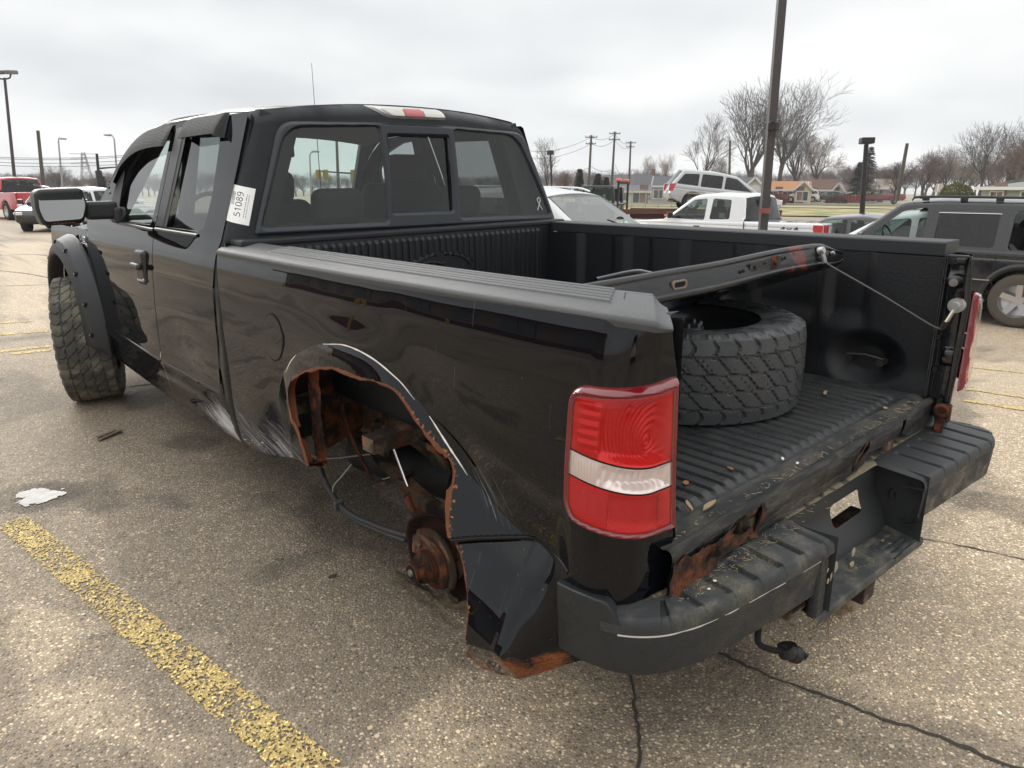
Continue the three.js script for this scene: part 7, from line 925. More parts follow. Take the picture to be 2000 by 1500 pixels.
{ // red pickup far left
  const t = makeCar('red_pickup', 'bright red pickup truck with chrome bumper parked far left', { cat: 'pickup truck', W: 2.06, belt: 1.30, wr: 0.42, tw: 0.28, g: 0.5, wz: [2.0, -1.72], top: pickupTop(5.9), cabin: [[1.5, 1.24], [0.72, 1.88], [0.1, 1.94], [-0.95, 1.92], [-1.08, 1.24]], windows: [[[1.28, 1.30], [0.70, 1.78], [0.28, 1.82], [0.26, 1.30]], [[0.14, 1.30], [0.14, 1.83], [-0.8, 1.80], [-0.86, 1.30]]], paint: carPaint(0.42, 0.018, 0.03), tumble: 0.25, seams: [0.2, -0.95], handles: [0.4, -0.7], tail: [0.88, 1.26, 0.18], bumperM: carChrome, by: 0.66, q: 0.7 });
  const p = at(33, 400, 43); placeCar(t, p.x, p.z, headingAz(-10)); add('tailgate_badge', boxG(0.5, 0.08, 0.02, 0, 0.98, 2.965, 0.01), carPaint(0.25, 0.01, 0.02), t);
}
sedan('black_sedan', 'black sedan half hidden behind the door mirror', carPaint(0.012, 0.013, 0.015), 118, 31, 204, { head: [0.60, 0.70, 0.2] });
sedan('white_van', 'white van parked right of the door mirror', carPaint(0.7, 0.71, 0.72), 205, 33, 62, { ...hatch, cat: 'van' });
sedan('silver_sedan', 'silver sedan between the door mirror and the windshield pillar', carPaint(0.42, 0.43, 0.44), 178, 46, 80);
sedan('white_crossover', 'small white crossover just right of the red pickup', carPaint(0.7, 0.7, 0.71), 80, 62, 70, { ...hatch });
sedan('far_white_suv', 'white car with dark patches parked far off beside the road', carPaint(0.68, 0.68, 0.68), 1562, 104, -35, { ...hatch, y: 0.25 });
sedan('far_dark_car', 'dark car parked far off right of the spotted white car', carPaint(0.03, 0.03, 0.035), 1618, 108, -30, { y: 0.25 });
{ const t = makeCar('far_red_pickup', 'dark red pickup parked far off by the fence', { cat: 'pickup truck', W: 2.0, belt: 1.26, wr: 0.4, tw: 0.26, g: 0.45, wz: [2.0, -1.7], top: pickupTop(5.8), cabin: [[1.3, 1.22], [0.5, 1.84], [0, 1.88], [-0.9, 1.86], [-1.0, 1.22]], windows: [[[1.1, 1.28], [0.5, 1.75], [-0.75, 1.75], [-0.8, 1.28]]], paint: carPaint(0.16, 0.012, 0.016), q: 0.5 }); const p = at(1716, 400, 106); placeCar(t, p.x, p.z, headingAz(-20), 0.1); }
// parked behind the camera, met only as a reflection in the corner of the bed
sedan('white_suv_behind', 'white crossover parked behind, mirrored in the bed corner', carPaint(0.7, 0.71, 0.72), 1000, 1, 0, { ...hatch }); { const t = scene.children[scene.children.length - 1]; t.position.set(-7.5, 0, 11.5); t.rotation.y = 2.6; }
// ================================================================ BUILDINGS, POLES, TREES
// low tan building along the left of the lot, met as a reflection in the truck's side
{
  const b = thing('low_building', 'long tan building with maroon bands along the left of the lot', 'building', [-27, 0, -24]); const wall = std(0.36, 0.29, 0.22, 0.85), maroon = std(0.12, 0.025, 0.03, 0.7);
  add('wall', boxG(8, 3.3, 46, 0, 1.65, 0), wall, b); add('base_band', boxG(0.08, 1.1, 46.1, 4.04, 0.55, 0), maroon, b); add('roof', [boxG(9.6, 0.3, 48, 0.4, 3.5, 0), boxG(0.1, 0.55, 48, 5.2, 3.4, 0)], maroon, b);
  for (let k = 0; k < 11; k++) { const w = add('window', boxG(0.1, 1.2, 1.9, 4.03, 2.0, -20.5 + k * 4.1), std(0.20, 0.25, 0.26, 0.1), b); add('window_frame', [boxG(0.12, 0.1, 2.1, 4.05, 2.65, -20.5 + k * 4.1), boxG(0.12, 0.1, 2.1, 4.05, 1.35, -20.5 + k * 4.1), boxG(0.13, 1.3, 0.08, 4.055, 2, -20.5 + k * 4.1)], wall, w); }
}
for (let k = 0; k < 5; k++) { const g = [rodG([0, 0, 0], [0, 1.1, 0], 0.1, 0.1, 16), new THREE.SphereGeometry(0.1, 16, 8, 0, 6.3, 0, 1.57).translate(0, 1.1, 0)]; const m = add('bollard', g, std(0.62, 0.36, 0.06, 0.6)); m.position.set(-17.5, 0, -36 + k * 8.5); tag(m, ['nearest yellow bollard', 'second nearest yellow bollard', 'middle yellow bollard', 'fourth yellow bollard', 'farthest yellow bollard'][4 - k] + ' of the row before the tan building', 'bollard', 'yellow bollards along the building'); }
// --- poles
const P = (px, py, D) => at(px, py, D); const arr = (v) => [v.x, v.y, v.z];
const wood = std(0.085, 0.07, 0.06, 0.9), brownSteel = std(0.06, 0.05, 0.047, 0.5, 0.2), galv = std(0.34, 0.34, 0.34, 0.5, 0.5);
const poleAt = (name, label, cat, a, b, D, r0, r1, mat, group) => { const A = P(a[0], a[1], D), B = P(b[0], b[1], D), t = thing(name, label, cat, arr(A), 0, group); const q = B.clone().sub(A); const m = add('pole', rodG([0, -0.6, 0], arr(q), r0, r1, 12), mat, t); return { t, A, B, q, rel: (px, py, dD = 0) => arr(P(px, py, D + dD).sub(A)), m }; };
{ // big square light pole right of centre, running out of the frame
  const A = P(1494, 419, 17), B = P(1540, -160, 17); A.y = gh(A.x, A.z); const t = thing('light_pole', 'tall brown square light pole rising out of frame behind the white pickup', 'light pole', arr(A)); const q = B.clone().sub(A);
  add('pole', barG([0, 0, 0], arr(q), 0.165, 0.165, [0.7, 0, 0.7]), brownSteel, t); add('base_cover', boxG(0.45, 0.5, 0.45, 0, 0.25, 0, 0.03), std(0.35, 0.33, 0.3, 0.9), t); const c = P(1511, 247, 16.8).sub(A); add('camera_housing', [boxG(0.16, 0.18, 0.2, c.x, c.y, c.z, 0.03), rodG([c.x, c.y + 0.06, c.z], [c.x - 0.1, c.y + 0.1, c.z], 0.03, 0.03)], carBlack, t);
  const rm = P(1493, 412, 16.8).sub(A); add('red_tape', boxG(0.178, 0.1, 0.178, rm.x, rm.y, rm.z), std(0.26, 0.07, 0.06, 0.8), t); add('luminaire', [boxG(0.7, 0.18, 0.4, q.x + 0.5, q.y, q.z, 0.04), boxG(0.7, 0.18, 0.4, q.x - 0.5, q.y, q.z, 0.04)], carBlack, t);
}
{ const p = poleAt('shoebox_lamp', 'slim black lamp post with box head before the spruce', 'light pole', [1686, 416], [1692, 282], 28, 0.09, 0.075, carBlack); add('lamp_head', boxG(0.5, 0.2, 0.42, ...p.rel(1693, 275), 0.03, [0, 0.6, 0]), carBlack, p.t); }
poleAt('leaning_pole', 'bare wooden pole leaning to the right beside the red pickup', 'utility pole', [1754, 378], [1772, 280], 70, 0.17, 0.13, wood);
poleAt('bare_pole', 'short thin wooden pole beside the forked bare tree', 'utility pole', [1425, 350], [1426, 274], 95, 0.16, 0.12, wood);
// three utility poles with cross-arms
const util = (a, b, D, arms, label) => { const p = poleAt('utility_pole', label, 'utility pole', a, b, D, 0.17, 0.12, wood); for (const [px, py, w] of arms) { const l = p.rel(px - w, py), r = p.rel(px + w, py); const ca = add('cross_arm', barG(l, r, 0.10, 0.10), wood, p.t); for (const f of [0.05, 0.35, 0.65, 0.95]) add('insulator', boxG(0.07, 0.16, 0.07, lerp(l[0], r[0], f), lerp(l[1], r[1], f) + 0.12, lerp(l[2], r[2], f), 0.02), std(0.2, 0.2, 0.2, 0.5), ca); } return p; };
util([1149, 375], [1155, 264], 90, [[1155, 268, 12], [1154, 281, 10]], 'leftmost of the three utility poles with two cross-arms'); util([1194, 372], [1201, 257], 95, [[1201, 261, 11], [1200, 273, 11]], 'middle and tallest utility pole with two cross-arms'); util([1228, 370], [1232, 276], 110, [[1232, 279, 10], [1231, 287, 8]], 'rightmost of the three utility poles, in front of the dark roof');
poleAt('flood_light', 'dark flood light on a post in front of the bare tree beside the cab', 'light pole', [1079, 360], [1075, 300], 45, 0.06, 0.05, carBlack); { const t = scene.children[scene.children.length - 1], A = t.position, q = P(1075, 298, 45).sub(A); add('lamp_head', boxG(0.34, 0.26, 0.3, q.x, q.y, q.z, 0.04), carBlack, t); }
{ // twin-head light on the left
  const p = poleAt('twin_light_pole', 'tall light pole with two floodlights behind the red pickup', 'light pole', [33, 410], [9, 152], 52, 0.10, 0.07, brownSteel); add('yoke', [polyTubeG([p.rel(-6, 143), p.rel(-4, 153), p.rel(9, 155), p.rel(20, 152), p.rel(21, 143)], 0.045)], brownSteel, p.t); for (const [x, l] of [[18, 0], [-8, 0]]) add('floodlight', [boxG(0.7, 0.22, 0.4, ...p.rel(x + 3, 141), 0.06, [0, 0.7, 0.12])], std(0.16, 0.16, 0.16, 0.5), p.t);
}
poleAt('bare_pole', 'plain dark wooden pole between the floodlight and the street lamps', 'utility pole', [86, 385], [74, 255], 70, 0.15, 0.12, wood);
for (const [a, b, c, d, D, l] of [[[123, 385], [114, 274], [117, 270], [122, 271], 75, 'thin street lamp with short arm, left one of two'], [[227, 330], [223, 271], [217, 263], [210, 264], 75, 'thin street lamp with curved arm above the windshield pillar']]) { const p = poleAt('street_lamp', l, 'street lamp', a, b, D, 0.09, 0.06, galv); add('arm', tubeG([p.rel(...b), p.rel(...c), p.rel(...d)], 0.045, 14, 6), galv, p.t); add('lamp_head', boxG(0.7, 0.14, 0.28, ...p.rel(d[0], d[1]), 0.05, [0, 0.7, 0]), galv, p.t); }
{ const p = poleAt('traffic_signal_pole', 'dark signal pole with a mast arm left of the cab', 'traffic signal', [196, 385], [189, 300], 55, 0.11, 0.08, carBlack); add('mast_arm', rodG(p.rel(192, 329), p.rel(232, 326), 0.06, 0.04), carBlack, p.t); add('signal_head', boxG(0.35, 0.9, 0.3, ...p.rel(194, 347), 0.04), carBlack, p.t); }
{ // lattice tower
  const t = thing('transmission_tower', 'faint steel lattice power tower on the left horizon', 'pylon'); const D = 330, A = P(175, 385, D); t.position.copy(A); const g = []; const H = P(173, 298, D).y - A.y, lv = [0, 0.25, 0.45, 0.6, 0.72, 0.82, 0.91, 1], wd = (k) => lerp(2.6, 0.5, k); for (let i = 1; i < lv.length; i++) { const y0 = lv[i - 1] * H, y1 = lv[i] * H, a = wd(lv[i - 1]), b = wd(lv[i]); for (const [sx, sz] of [[-1, -1], [-1, 1], [1, 1], [1, -1]]) { g.push(rodG([sx * a, y0, sz * a], [sx * b, y1, sz * b], 0.16, 0.16, 5)); g.push(rodG([sx * a, y0, sz * a], [-sx * b, y1, sz * b], 0.08, 0.08, 4)); g.push(rodG([sx * a, y0, sz * a], [sx * b, y1, -sz * b], 0.08, 0.08, 4)); } } add('lattice', g, galv, t); for (const k of [0.75, 0.86, 0.97]) add('cross_arm', [rodG([-4, H * k, -3.5], [4, H * k, 3.5], 0.14, 0.14, 5)], galv, t);
}
// signal gantry and posts met through the rear window and windshield
{ const p = poleAt('traffic_signal_pole', 'signal mast seen through the left rear window pane', 'traffic signal', [708, 372], [706, 310], 48, 0.09, 0.07, carBlack); add('mast_arm', rodG(p.rel(706, 340), p.rel(618, 334), 0.06, 0.04), carBlack, p.t); for (const x of [622, 636, 690]) add('signal_head', boxG(0.3, 0.6, 0.25, ...p.rel(x, 341), 0.04), std(0.25, 0.17, 0.03, 0.5), p.t); }
poleAt('tall_wood_pole', 'tall pole seen through the left rear window pane', 'utility pole', [661, 372], [657, 262], 55, 0.12, 0.09, wood); { const p = poleAt('street_lamp', 'street lamp seen through the left rear window pane', 'street lamp', [607, 372], [605, 303], 60, 0.08, 0.05, galv); add('arm', tubeG([p.rel(605, 303), p.rel(608, 298), p.rel(614, 296)], 0.05, 12, 6), galv, p.t); add('lamp_head', boxG(0.6, 0.14, 0.25, ...p.rel(616, 296), 0.04), galv, p.t); }
// wires
const wire = (pts, sag, label, r = 0.022) => { const [a, b] = pts.map(([x, y, D]) => P(x, y, D)); const l = []; for (let i = 0; i <= 12; i++) { const f = i / 12, q = a.clone().lerp(b, f); q.y -= sag * 4 * f * (1 - f); l.push(arr(q)); } const m = add('overhead_wire', tubeG(l, r, 40, 4), std(0.05, 0.05, 0.05, 0.7)); return tag(m, label, 'wire', 'overhead wires'); };
for (const [y0, y1, l3] of [[304, 302, 'highest wire crossing the left background'], [307, 305, 'second highest wire crossing the left background'], [314, 312, 'third wire crossing the left background'], [320, 319, 'lowest wire crossing the left background']]) wire([[-60, y0, 75], [260, y1, 75]], 0.25, l3, 0.02);
for (const [y0, y1, l3] of [[268, 261, 'top wire from the left to the middle utility pole'], [281, 273, 'second wire from the left to the middle utility pole'], [325, 328, 'low slack wire from the left to the middle utility pole']]) wire([[1155, y0, 90], [1201, y1, 95]], 0.5, l3); for (const [y0, y1, l3] of [[261, 279, 'top wire from the middle to the right utility pole'], [273, 287, 'second wire from the middle to the right utility pole'], [322, 352, 'steep low wire from the middle to the right utility pole']]) wire([[1201, y0, 95], [1232, y1, 110]], 0.6, l3); for (const [y, l3] of [[268, 'top wire running left from the left utility pole'], [281, 'second wire running left from the left utility pole'], [325, 'low wire running left from the left utility pole']]) wire([[1030, y + 26, 110], [1155, y, 90]], 0.7, l3);
// --- houses
function house(label, pxL, pxR, yB, yE, yR, D, wallC, roofC, o = {}) {
  const A = P(pxL, yB, D), B = P(pxR, yB, D + (o.dD || 0)), e = P(pxL, yE, D).y, rg = P((pxL + pxR) / 2, yR, D).y, W = Math.hypot(B.x - A.x, B.z - A.z), y0 = Math.min(A.y, 0.2) - 0.5, h = e - y0, rh = rg - e, dep = o.dep || 8, wall = std(...wallC, 0.9), roof = std(...roofC, 0.9), trim = std(0.62, 0.61, 0.58, 0.8);
  const t = thing('house', label, 'house', [A.x, y0, A.z]); t.rotation.y = Math.atan2(-(B.z - A.z), B.x - A.x); // local +x runs left to right, local -z away
  add('wall', boxG(W, h, dep, W / 2, h / 2, -dep / 2), wall, t); const ov = 0.35;
  if (o.gable) { // ridge runs away from the viewer
    const m = W / 2; add('gable', extrudeG([[0, h], [W, h], [m, h + rh]], dep, 0).translate(0, 0, -dep), wall, t);
    for (const s of [-1, 1]) { const x0 = m, x1 = m + s * (m + ov), y1 = h - rh * ov / m; add('roof', surf(0, 1, 1, 0, 1, 1, (a, b) => [lerp(x0, x1, a), lerp(h + rh, y1, a) + 0.08, lerp(ov, -dep - ov, b)]), roof, t); add('barge_board', barG([x0, h + rh, ov], [x1, y1, ov], 0.06, 0.22), trim, t); }
  } else { const z = -dep / 2; if (!o.hip) add('gable', [0, W - 0.12].map((x) => extrudeG([[0, h], [-dep, h], [-dep / 2, h + rh]], 0.12, 0).rotateY(-Math.PI / 2).translate(x + 0.12, 0, 0)), wall, t);
    const hip = o.hip ? dep / 2 : 0; for (const s of [1, -1]) add('roof', surf(0, 1, 1, 0, 1, 1, (a, b) => { const zz = a < 0.5 ? z + s * (dep / 2 + ov) : z; const f = lerp(-ov + (a < 0.5 ? 0 : hip), W + ov - (a < 0.5 ? 0 : hip), b); return [f, a < 0.5 ? h - 0.12 : h + rh, lerp(z + s * (dep / 2 + ov), z, a)]; }), roof, t); if (o.hip) for (const s of [0, 1]) { const g = new THREE.BufferGeometry(); const xe = s ? W + ov : -ov, xr = s ? W + ov - hip : -ov + hip; g.setAttribute('position', new THREE.Float32BufferAttribute([xe, h - 0.12, z - dep / 2 - ov, xe, h - 0.12, z + dep / 2 + ov, xr, h + rh, z], 3)); g.computeVertexNormals(); g.setAttribute('uv', new THREE.Float32BufferAttribute([0, 0, 1, 0, 0, 1], 2)); add('roof', g, roof, t); } add('eaves_board', boxG(W + 2 * ov, 0.22, 0.05, W / 2, h - 0.14, ov), trim, t); }
  const R = RNG(pxL), nW = o.nW ?? Math.max(1, Math.round(W / 4)); for (let k = 0; k < nW; k++) { const x = W * (k + 0.5) / nW + (R() - 0.5) * 0.4, ww = 0.9 + 0.5 * R(), w = add('window', boxG(ww, 1.1, 0.06, x, h * 0.58, 0.02), std(0.05, 0.06, 0.07, 0.1), t); add('window_frame', [boxG(ww + 0.2, 0.1, 0.1, x, h * 0.58 + 0.6, 0.03), boxG(ww + 0.2, 0.12, 0.12, x, h * 0.58 - 0.6, 0.035), boxG(0.1, 1.12, 0.1, x - ww / 2 - 0.05, h * 0.58, 0.03), boxG(0.1, 1.12, 0.1, x + ww / 2 + 0.05, h * 0.58, 0.03), boxG(0.05, 1.1, 0.07, x, h * 0.58, 0.03)], trim, w); }
  if (o.garage) { const gd = add('garage_door', boxG(o.garage[1], 2.1, 0.06, W * o.garage[0], 1.05 + 0.5, 0.03), trim, t); for (let k = 0; k < 4; k++) add('door_panel', boxG(o.garage[1] - 0.2, 0.42, 0.03, W * o.garage[0], 0.78 + k * 0.5, 0.07, 0.01), trim, gd); }
  else add('door', boxG(0.95, 2.05, 0.06, W * (o.door ?? 0.3), 1.03 + 0.45, 0.025), std(0.2, 0.12, 0.1, 0.6), t);
  if (o.chimney) add('chimney', boxG(0.6, 1.6, 0.6, W * o.chimney, h + rh, -dep / 2), std(0.25, 0.14, 0.11, 0.9), t);
  return t;
}
house('grey brown gabled house behind the utility poles', 1184, 1234, 374, 364, 340, 118, [0.16, 0.15, 0.15], [0.075, 0.07, 0.075], { dep: 9 });
house('dark roofed house with a tall front gable left of the long roof', 1238, 1284, 374, 362, 338, 125, [0.2, 0.2, 0.21], [0.06, 0.062, 0.07], { dep: 9, chimney: 0.8 });
house('small cream garden shed behind the white pickup cab', 1224, 1266, 393, 372, 361, 84, [0.55, 0.53, 0.45], [0.12, 0.12, 0.13], { dep: 3, nW: 1, door: 0.78 });
house('long low house with slate roof behind the silver SUV', 1270, 1425, 388, 362, 343, 98, [0.40, 0.38, 0.33], [0.060, 0.065, 0.078], { nW: 5 });
house('beige house with white gable left of the big light pole', 1428, 1488, 386, 364, 345, 95, [0.45, 0.42, 0.36], [0.065, 0.07, 0.08], { gable: false, nW: 2, garage: [0.72, 2.6] }); house('white gabled wing joined to the beige house', 1452, 1492, 384, 366, 346, 92, [0.52, 0.50, 0.46], [0.07, 0.075, 0.085], { gable: true, nW: 1, garage: [0.5, 2.4], dep: 5 });
house('cream house with orange roof right of the light pole', 1496, 1578, 384, 369, 353, 104, [0.55, 0.48, 0.33], [0.36, 0.17, 0.07], { nW: 3 }); house('cream gabled wing with orange roof', 1552, 1584, 385, 368, 354, 100, [0.55, 0.48, 0.33], [0.36, 0.17, 0.07], { gable: true, nW: 1, dep: 4 });
house('white house with brown roof and pointed gable', 1572, 1632, 382, 370, 349, 118, [0.58, 0.58, 0.58], [0.13, 0.075, 0.055], { nW: 3 }); house('small white gabled porch of the brown roofed house', 1624, 1648, 381, 372, 358, 112, [0.6, 0.6, 0.6], [0.13, 0.075, 0.055], { gable: true, nW: 1, dep: 4 });
house('grey house with low brown roof behind the red pickup', 1642, 1712, 386, 374, 360, 116, [0.30, 0.29, 0.28], [0.12, 0.085, 0.07], { nW: 3 }); house('white house half hidden by the bare tree above the dark SUV', 1704, 1752, 386, 366, 348, 125, [0.62, 0.62, 0.60], [0.25, 0.2, 0.16], { nW: 2 });
house('grey green house with hip roof at the right edge', 1912, 2040, 405, 364, 338, 62, [0.30, 0.32, 0.27], [0.22, 0.23, 0.22], { hip: true, nW: 2, dD: -3, dep: 9 });
house('pale house far behind the leaning pole', 1828, 1880, 386, 372, 358, 130, [0.5, 0.48, 0.44], [0.2, 0.16, 0.13], { nW: 2 });
// fences and hedges before the houses
{ const fence = (label, pxL, pxR, yB, yT, D, c, n) => { const A = P(pxL, yB, D), B = P(pxR, yB, D), h = P(pxL, yT, D).y - A.y, t = thing('board_fence', label, 'fence', arr(A)), q = B.clone().sub(A), L = Math.hypot(q.x, q.z), M = [0, 1, 2, 3].map((k) => std(c[0] * (0.8 + 0.13 * k), c[1] * (0.8 + 0.13 * k), c[2] * (0.8 + 0.13 * k), 0.85)); const w = L / n; const g = new THREE.BoxGeometry(w * 0.94, h, 0.05); for (let k = 0; k < n; k++) { const m = add('board', g, M[(k * 7) % 4], t); m.position.set(q.x * (k + 0.5) / n, h / 2 + 0.02 * ((k * 5) % 3), q.z * (k + 0.5) / n); m.rotation.y = Math.atan2(-q.z, q.x); } return t; };
  fence('maroon board fence below the orange roofed house', 1494, 1540, 396, 379, 88, [0.12, 0.03, 0.03], 26); fence('maroon board fence left of the far red pickup', 1640, 1680, 396, 383, 92, [0.16, 0.035, 0.035], 24); fence('brown board fence before the long low house', 1395, 1470, 400, 382, 80, [0.10, 0.05, 0.045], 36); }
{ // chain-link fence: posts, rails and wire
  const t = thing('chain_link_fence', 'grey chain-link fence in front of the houses', 'fence'); const A0 = P(1130, 400, 66); t.position.set(A0.x, 0, A0.z); for (let k = 0; k <= 14; k++) { const p = P(1130 + k * 26, 400, 66).sub(t.position); const y = gh(p.x + A0.x, p.z + A0.z); add('post', rodG([p.x, y, p.z], [p.x, y + 1.6, p.z], 0.035, 0.035, 6), galv, t); } const rail = []; for (let k = 0; k <= 14; k++) { const p = P(1130 + k * 26, 400, 66).sub(t.position); rail.push([p.x, 1.58, p.z]); } add('top_rail', tubeG(rail, 0.025, 60, 5), galv, t);
  const ch = []; for (let k = 0; k < 300; k++) { const a = P(1130 + k * 1.2133, 400, 66).sub(t.position), b = P(1130 + k * 1.2133 + 2.4, 400, 66).sub(t.position), c = P(1130 + k * 1.2133 - 2.4, 400, 66).sub(t.position); ch.push(rodG([a.x, 0.1, a.z], [b.x, 1.55, b.z], 0.004, 0.004, 3)); ch.push(rodG([a.x, 0.1, a.z], [c.x, 1.55, c.z], 0.004, 0.004, 3)); } const m = add('wire_mesh', ch, galv, t); m.userData.kind = 'stuff'; }
// --- bare trees
function branchTree(seed, o) {
  const R = RNG(seed), trunk = [], twig = [], H = o.H || 10; // the whole tree in metres
  const RM = o.rm || 0.0085; const seg = (list, a, b, r0, r1, n) => { r0 = Math.max(r0, RM); r1 = Math.max(r1, RM * 0.8); const d = b.clone().sub(a), L = d.length(), g = new THREE.CylinderGeometry(r1, r0, L, n, 1, true); g.translate(0, L / 2, 0); g.applyQuaternion(new THREE.Quaternion().setFromUnitVectors(V3(0, 1, 0), d.normalize())); g.translate(a.x, a.y, a.z); list.push(g); };
  const grow = (p, d, len, r, lv) => { const n = lv < 2 ? 4 : 3; let q = p.clone(), dir = d.clone(), rr = r; const steps = lv < o.lv - 1 ? 3 : 2;
    for (let i = 0; i < steps; i++) { dir.add(V3((R() - 0.5) * o.bend, (R() - 0.35) * o.bend * 0.8 + o.up * 0.06, (R() - 0.5) * o.bend)).normalize(); const e = q.clone().addScaledVector(dir, len / steps), r1 = rr * (0.86 - 0.03 * lv); seg(lv < 3 ? trunk : twig, q, e, rr, r1, lv < 2 ? 7 : lv < 4 ? 4 : 3); q = e; rr = r1;
      if (lv < o.lv && (i > 0 || lv > 0)) { const k = lv === 0 ? 2 : 1; for (let j = 0; j < k; j++) if (R() < 0.72) { const a = dir.clone().cross(V3(R() - 0.5, R() - 0.5, R() - 0.5)).normalize(), ang = o.ang * (0.6 + 0.8 * R()); const nd = dir.clone().multiplyScalar(Math.cos(ang)).addScaledVector(a, Math.sin(ang)); grow(q, nd, len * (0.62 + 0.22 * R()), rr * (0.5 + 0.2 * R()), lv + 1); } } }
    if (lv < o.lv) { const k = lv === 0 ? o.fork : 2; for (let j = 0; j < k; j++) { const a = dir.clone().cross(V3(R() - 0.5, R() - 0.5, R() - 0.5)).normalize(), ang = o.ang * (0.35 + 0.7 * R()); grow(q, dir.clone().multiplyScalar(Math.cos(ang)).addScaledVector(a, Math.sin(ang)), len * (0.66 + 0.22 * R()), rr * 0.72, lv + 1); } } };
  grow(V3(0, -0.3, 0), V3(0, 1, 0), H * o.tl, H * o.tr, 0);
  const G = merge(trunk), T2 = merge(twig); let top = 0; const p = T2.attributes.position; for (let i = 0; i < p.count; i++) top = Math.max(top, p.getY(i)); const s = H / top; G.scale(s, s, s); T2.scale(s, s, s); return [G, T2];
}
const barkM = std(0.075, 0.064, 0.058, 0.95), twigM = std(0.14, 0.12, 0.11, 0.95), redTwig = std(0.17, 0.12, 0.105, 0.95), paleTwig = std(0.30, 0.25, 0.22, 0.95);
const protos = [branchTree(3, { H: 10, lv: 5, tl: 0.26, tr: 0.022, ang: 0.62, bend: 0.34, up: 0.9, fork: 3 }), branchTree(14, { H: 10, lv: 5, tl: 0.20, tr: 0.024, ang: 0.58, bend: 0.26, up: 1.1, fork: 4 }), branchTree(25, { H: 10, lv: 5, tl: 0.17, tr: 0.019, ang: 0.75, bend: 0.4, up: 0.6, fork: 4 }), branchTree(38, { H: 10, lv: 5, tl: 0.22, tr: 0.021, ang: 0.58, bend: 0.34, up: 0.9, fork: 2 })];
function tree(label, k, px, yB, yT, D, wide = 1, tw = twigM, group, bark = barkM) { const A = P(px, yB, D), B = P(px, yT, D), h = (B.y - A.y) / 10, t = thing('bare_tree', label, 'tree', arr(A), 0, group); t.scale.set(h * wide, h, h * wide); t.rotation.y = px * 1.7; add('trunk', protos[k][0], bark, t); add('crown', protos[k][1], tw, t); return t; }
tree('dark bare tree leaning out beside the right side of the cab', 3, 1068, 385, 262, 55, 1.0, std(0.06, 0.05, 0.045, 0.95)); tree('reddish bushy bare tree behind the white windshield', 2, 1098, 390, 326, 70, 1.1, redTwig);
tree('forked bare tree above the long low roof', 3, 1366, 380, 214, 112, 1.05); tree('tall spreading bare tree left of the big light pole', 1, 1462, 384, 152, 118, 1.0, std(0.10, 0.085, 0.08, 0.95)); tree('tallest bare tree behind the big light pole', 0, 1520, 384, 142, 122, 1.0, std(0.10, 0.085, 0.08, 0.95)); tree('bare tree with fan shaped crown right of the light pole', 1, 1552, 384, 228, 125, 0.95); tree('pale bare tree above the brown roofed house', 2, 1588, 384, 252, 132, 0.9, paleTwig);
tree('slim pale bare tree right of the utility poles', 1, 1262, 378, 300, 140, 0.7, paleTwig); tree('slim pale bare tree left of the forked tree', 1, 1298, 378, 296, 145, 0.7, paleTwig); tree('reddish young bare tree over the slate roof', 2, 1402, 378, 300, 140, 0.9, redTwig);
tree('low rounded bare tree left of the spruce', 2, 1660, 388, 312, 122, 1.2, redTwig); tree('small dark bare tree in front of the white house', 2, 1744, 392, 308, 88, 1.15, std(0.07, 0.055, 0.05, 0.95)); tree('brown bare tree left of the leaning pole', 2, 1716, 386, 318, 130, 1.1, redTwig);
tree('wide bare tree right of the leaning pole', 2, 1800, 388, 286, 110, 1.1, redTwig); tree('brown bare tree second from the leaning pole', 0, 1842, 388, 276, 115, 1.0, twigM); tree('grey bare tree before the green bush', 1, 1872, 388, 296, 105, 0.8, paleTwig); tree('tall dark bare tree left of the hip roofed house', 0, 1912, 392, 228, 95, 0.95, std(0.09, 0.075, 0.07, 0.95)); tree('bare tree rising behind the hip roof', 3, 1962, 392, 238, 100, 1.05, std(0.09, 0.075, 0.07, 0.95)); tree('bare tree at the right edge of the picture', 1, 2010, 392, 226, 98, 1.0, twigM);
tree('broad bare tree between the street lamps on the left', 0, 118, 385, 318, 105, 1.25, std(0.12, 0.10, 0.09, 0.95)); tree('bare tree behind the floodlight pole', 2, 60, 385, 334, 110, 1.2); tree('small bare tree near the transmission tower', 2, 196, 385, 338, 100, 1.2);
{ // brown leaves still hanging on one crown
  const t = tree('bare tree with rusty leaves left on its lower crown', 2, 1978, 392, 262, 92, 1.0, redTwig); const R = RNG(66), n = 900, q = new Float32Array(n * 9); for (let i = 0; i < n; i++) { const a = R() * 6.28, rr = 3.2 * Math.sqrt(R()), y = 2.5 + 5 * R(), c = [rr * Math.cos(a), y, rr * Math.sin(a)]; for (let k = 0; k < 3; k++) for (let m = 0; m < 3; m++) q[i * 9 + k * 3 + m] = c[m] + (R() - 0.5) * 0.22; } const g = new THREE.BufferGeometry(); g.setAttribute('position', new THREE.BufferAttribute(q, 3)); g.computeVertexNormals(); g.setAttribute('uv', new THREE.Float32BufferAttribute(new Float32Array(n * 6), 2)); add('leaves', g, std(0.30, 0.12, 0.05, 0.9), t).userData.kind = 'stuff'; }
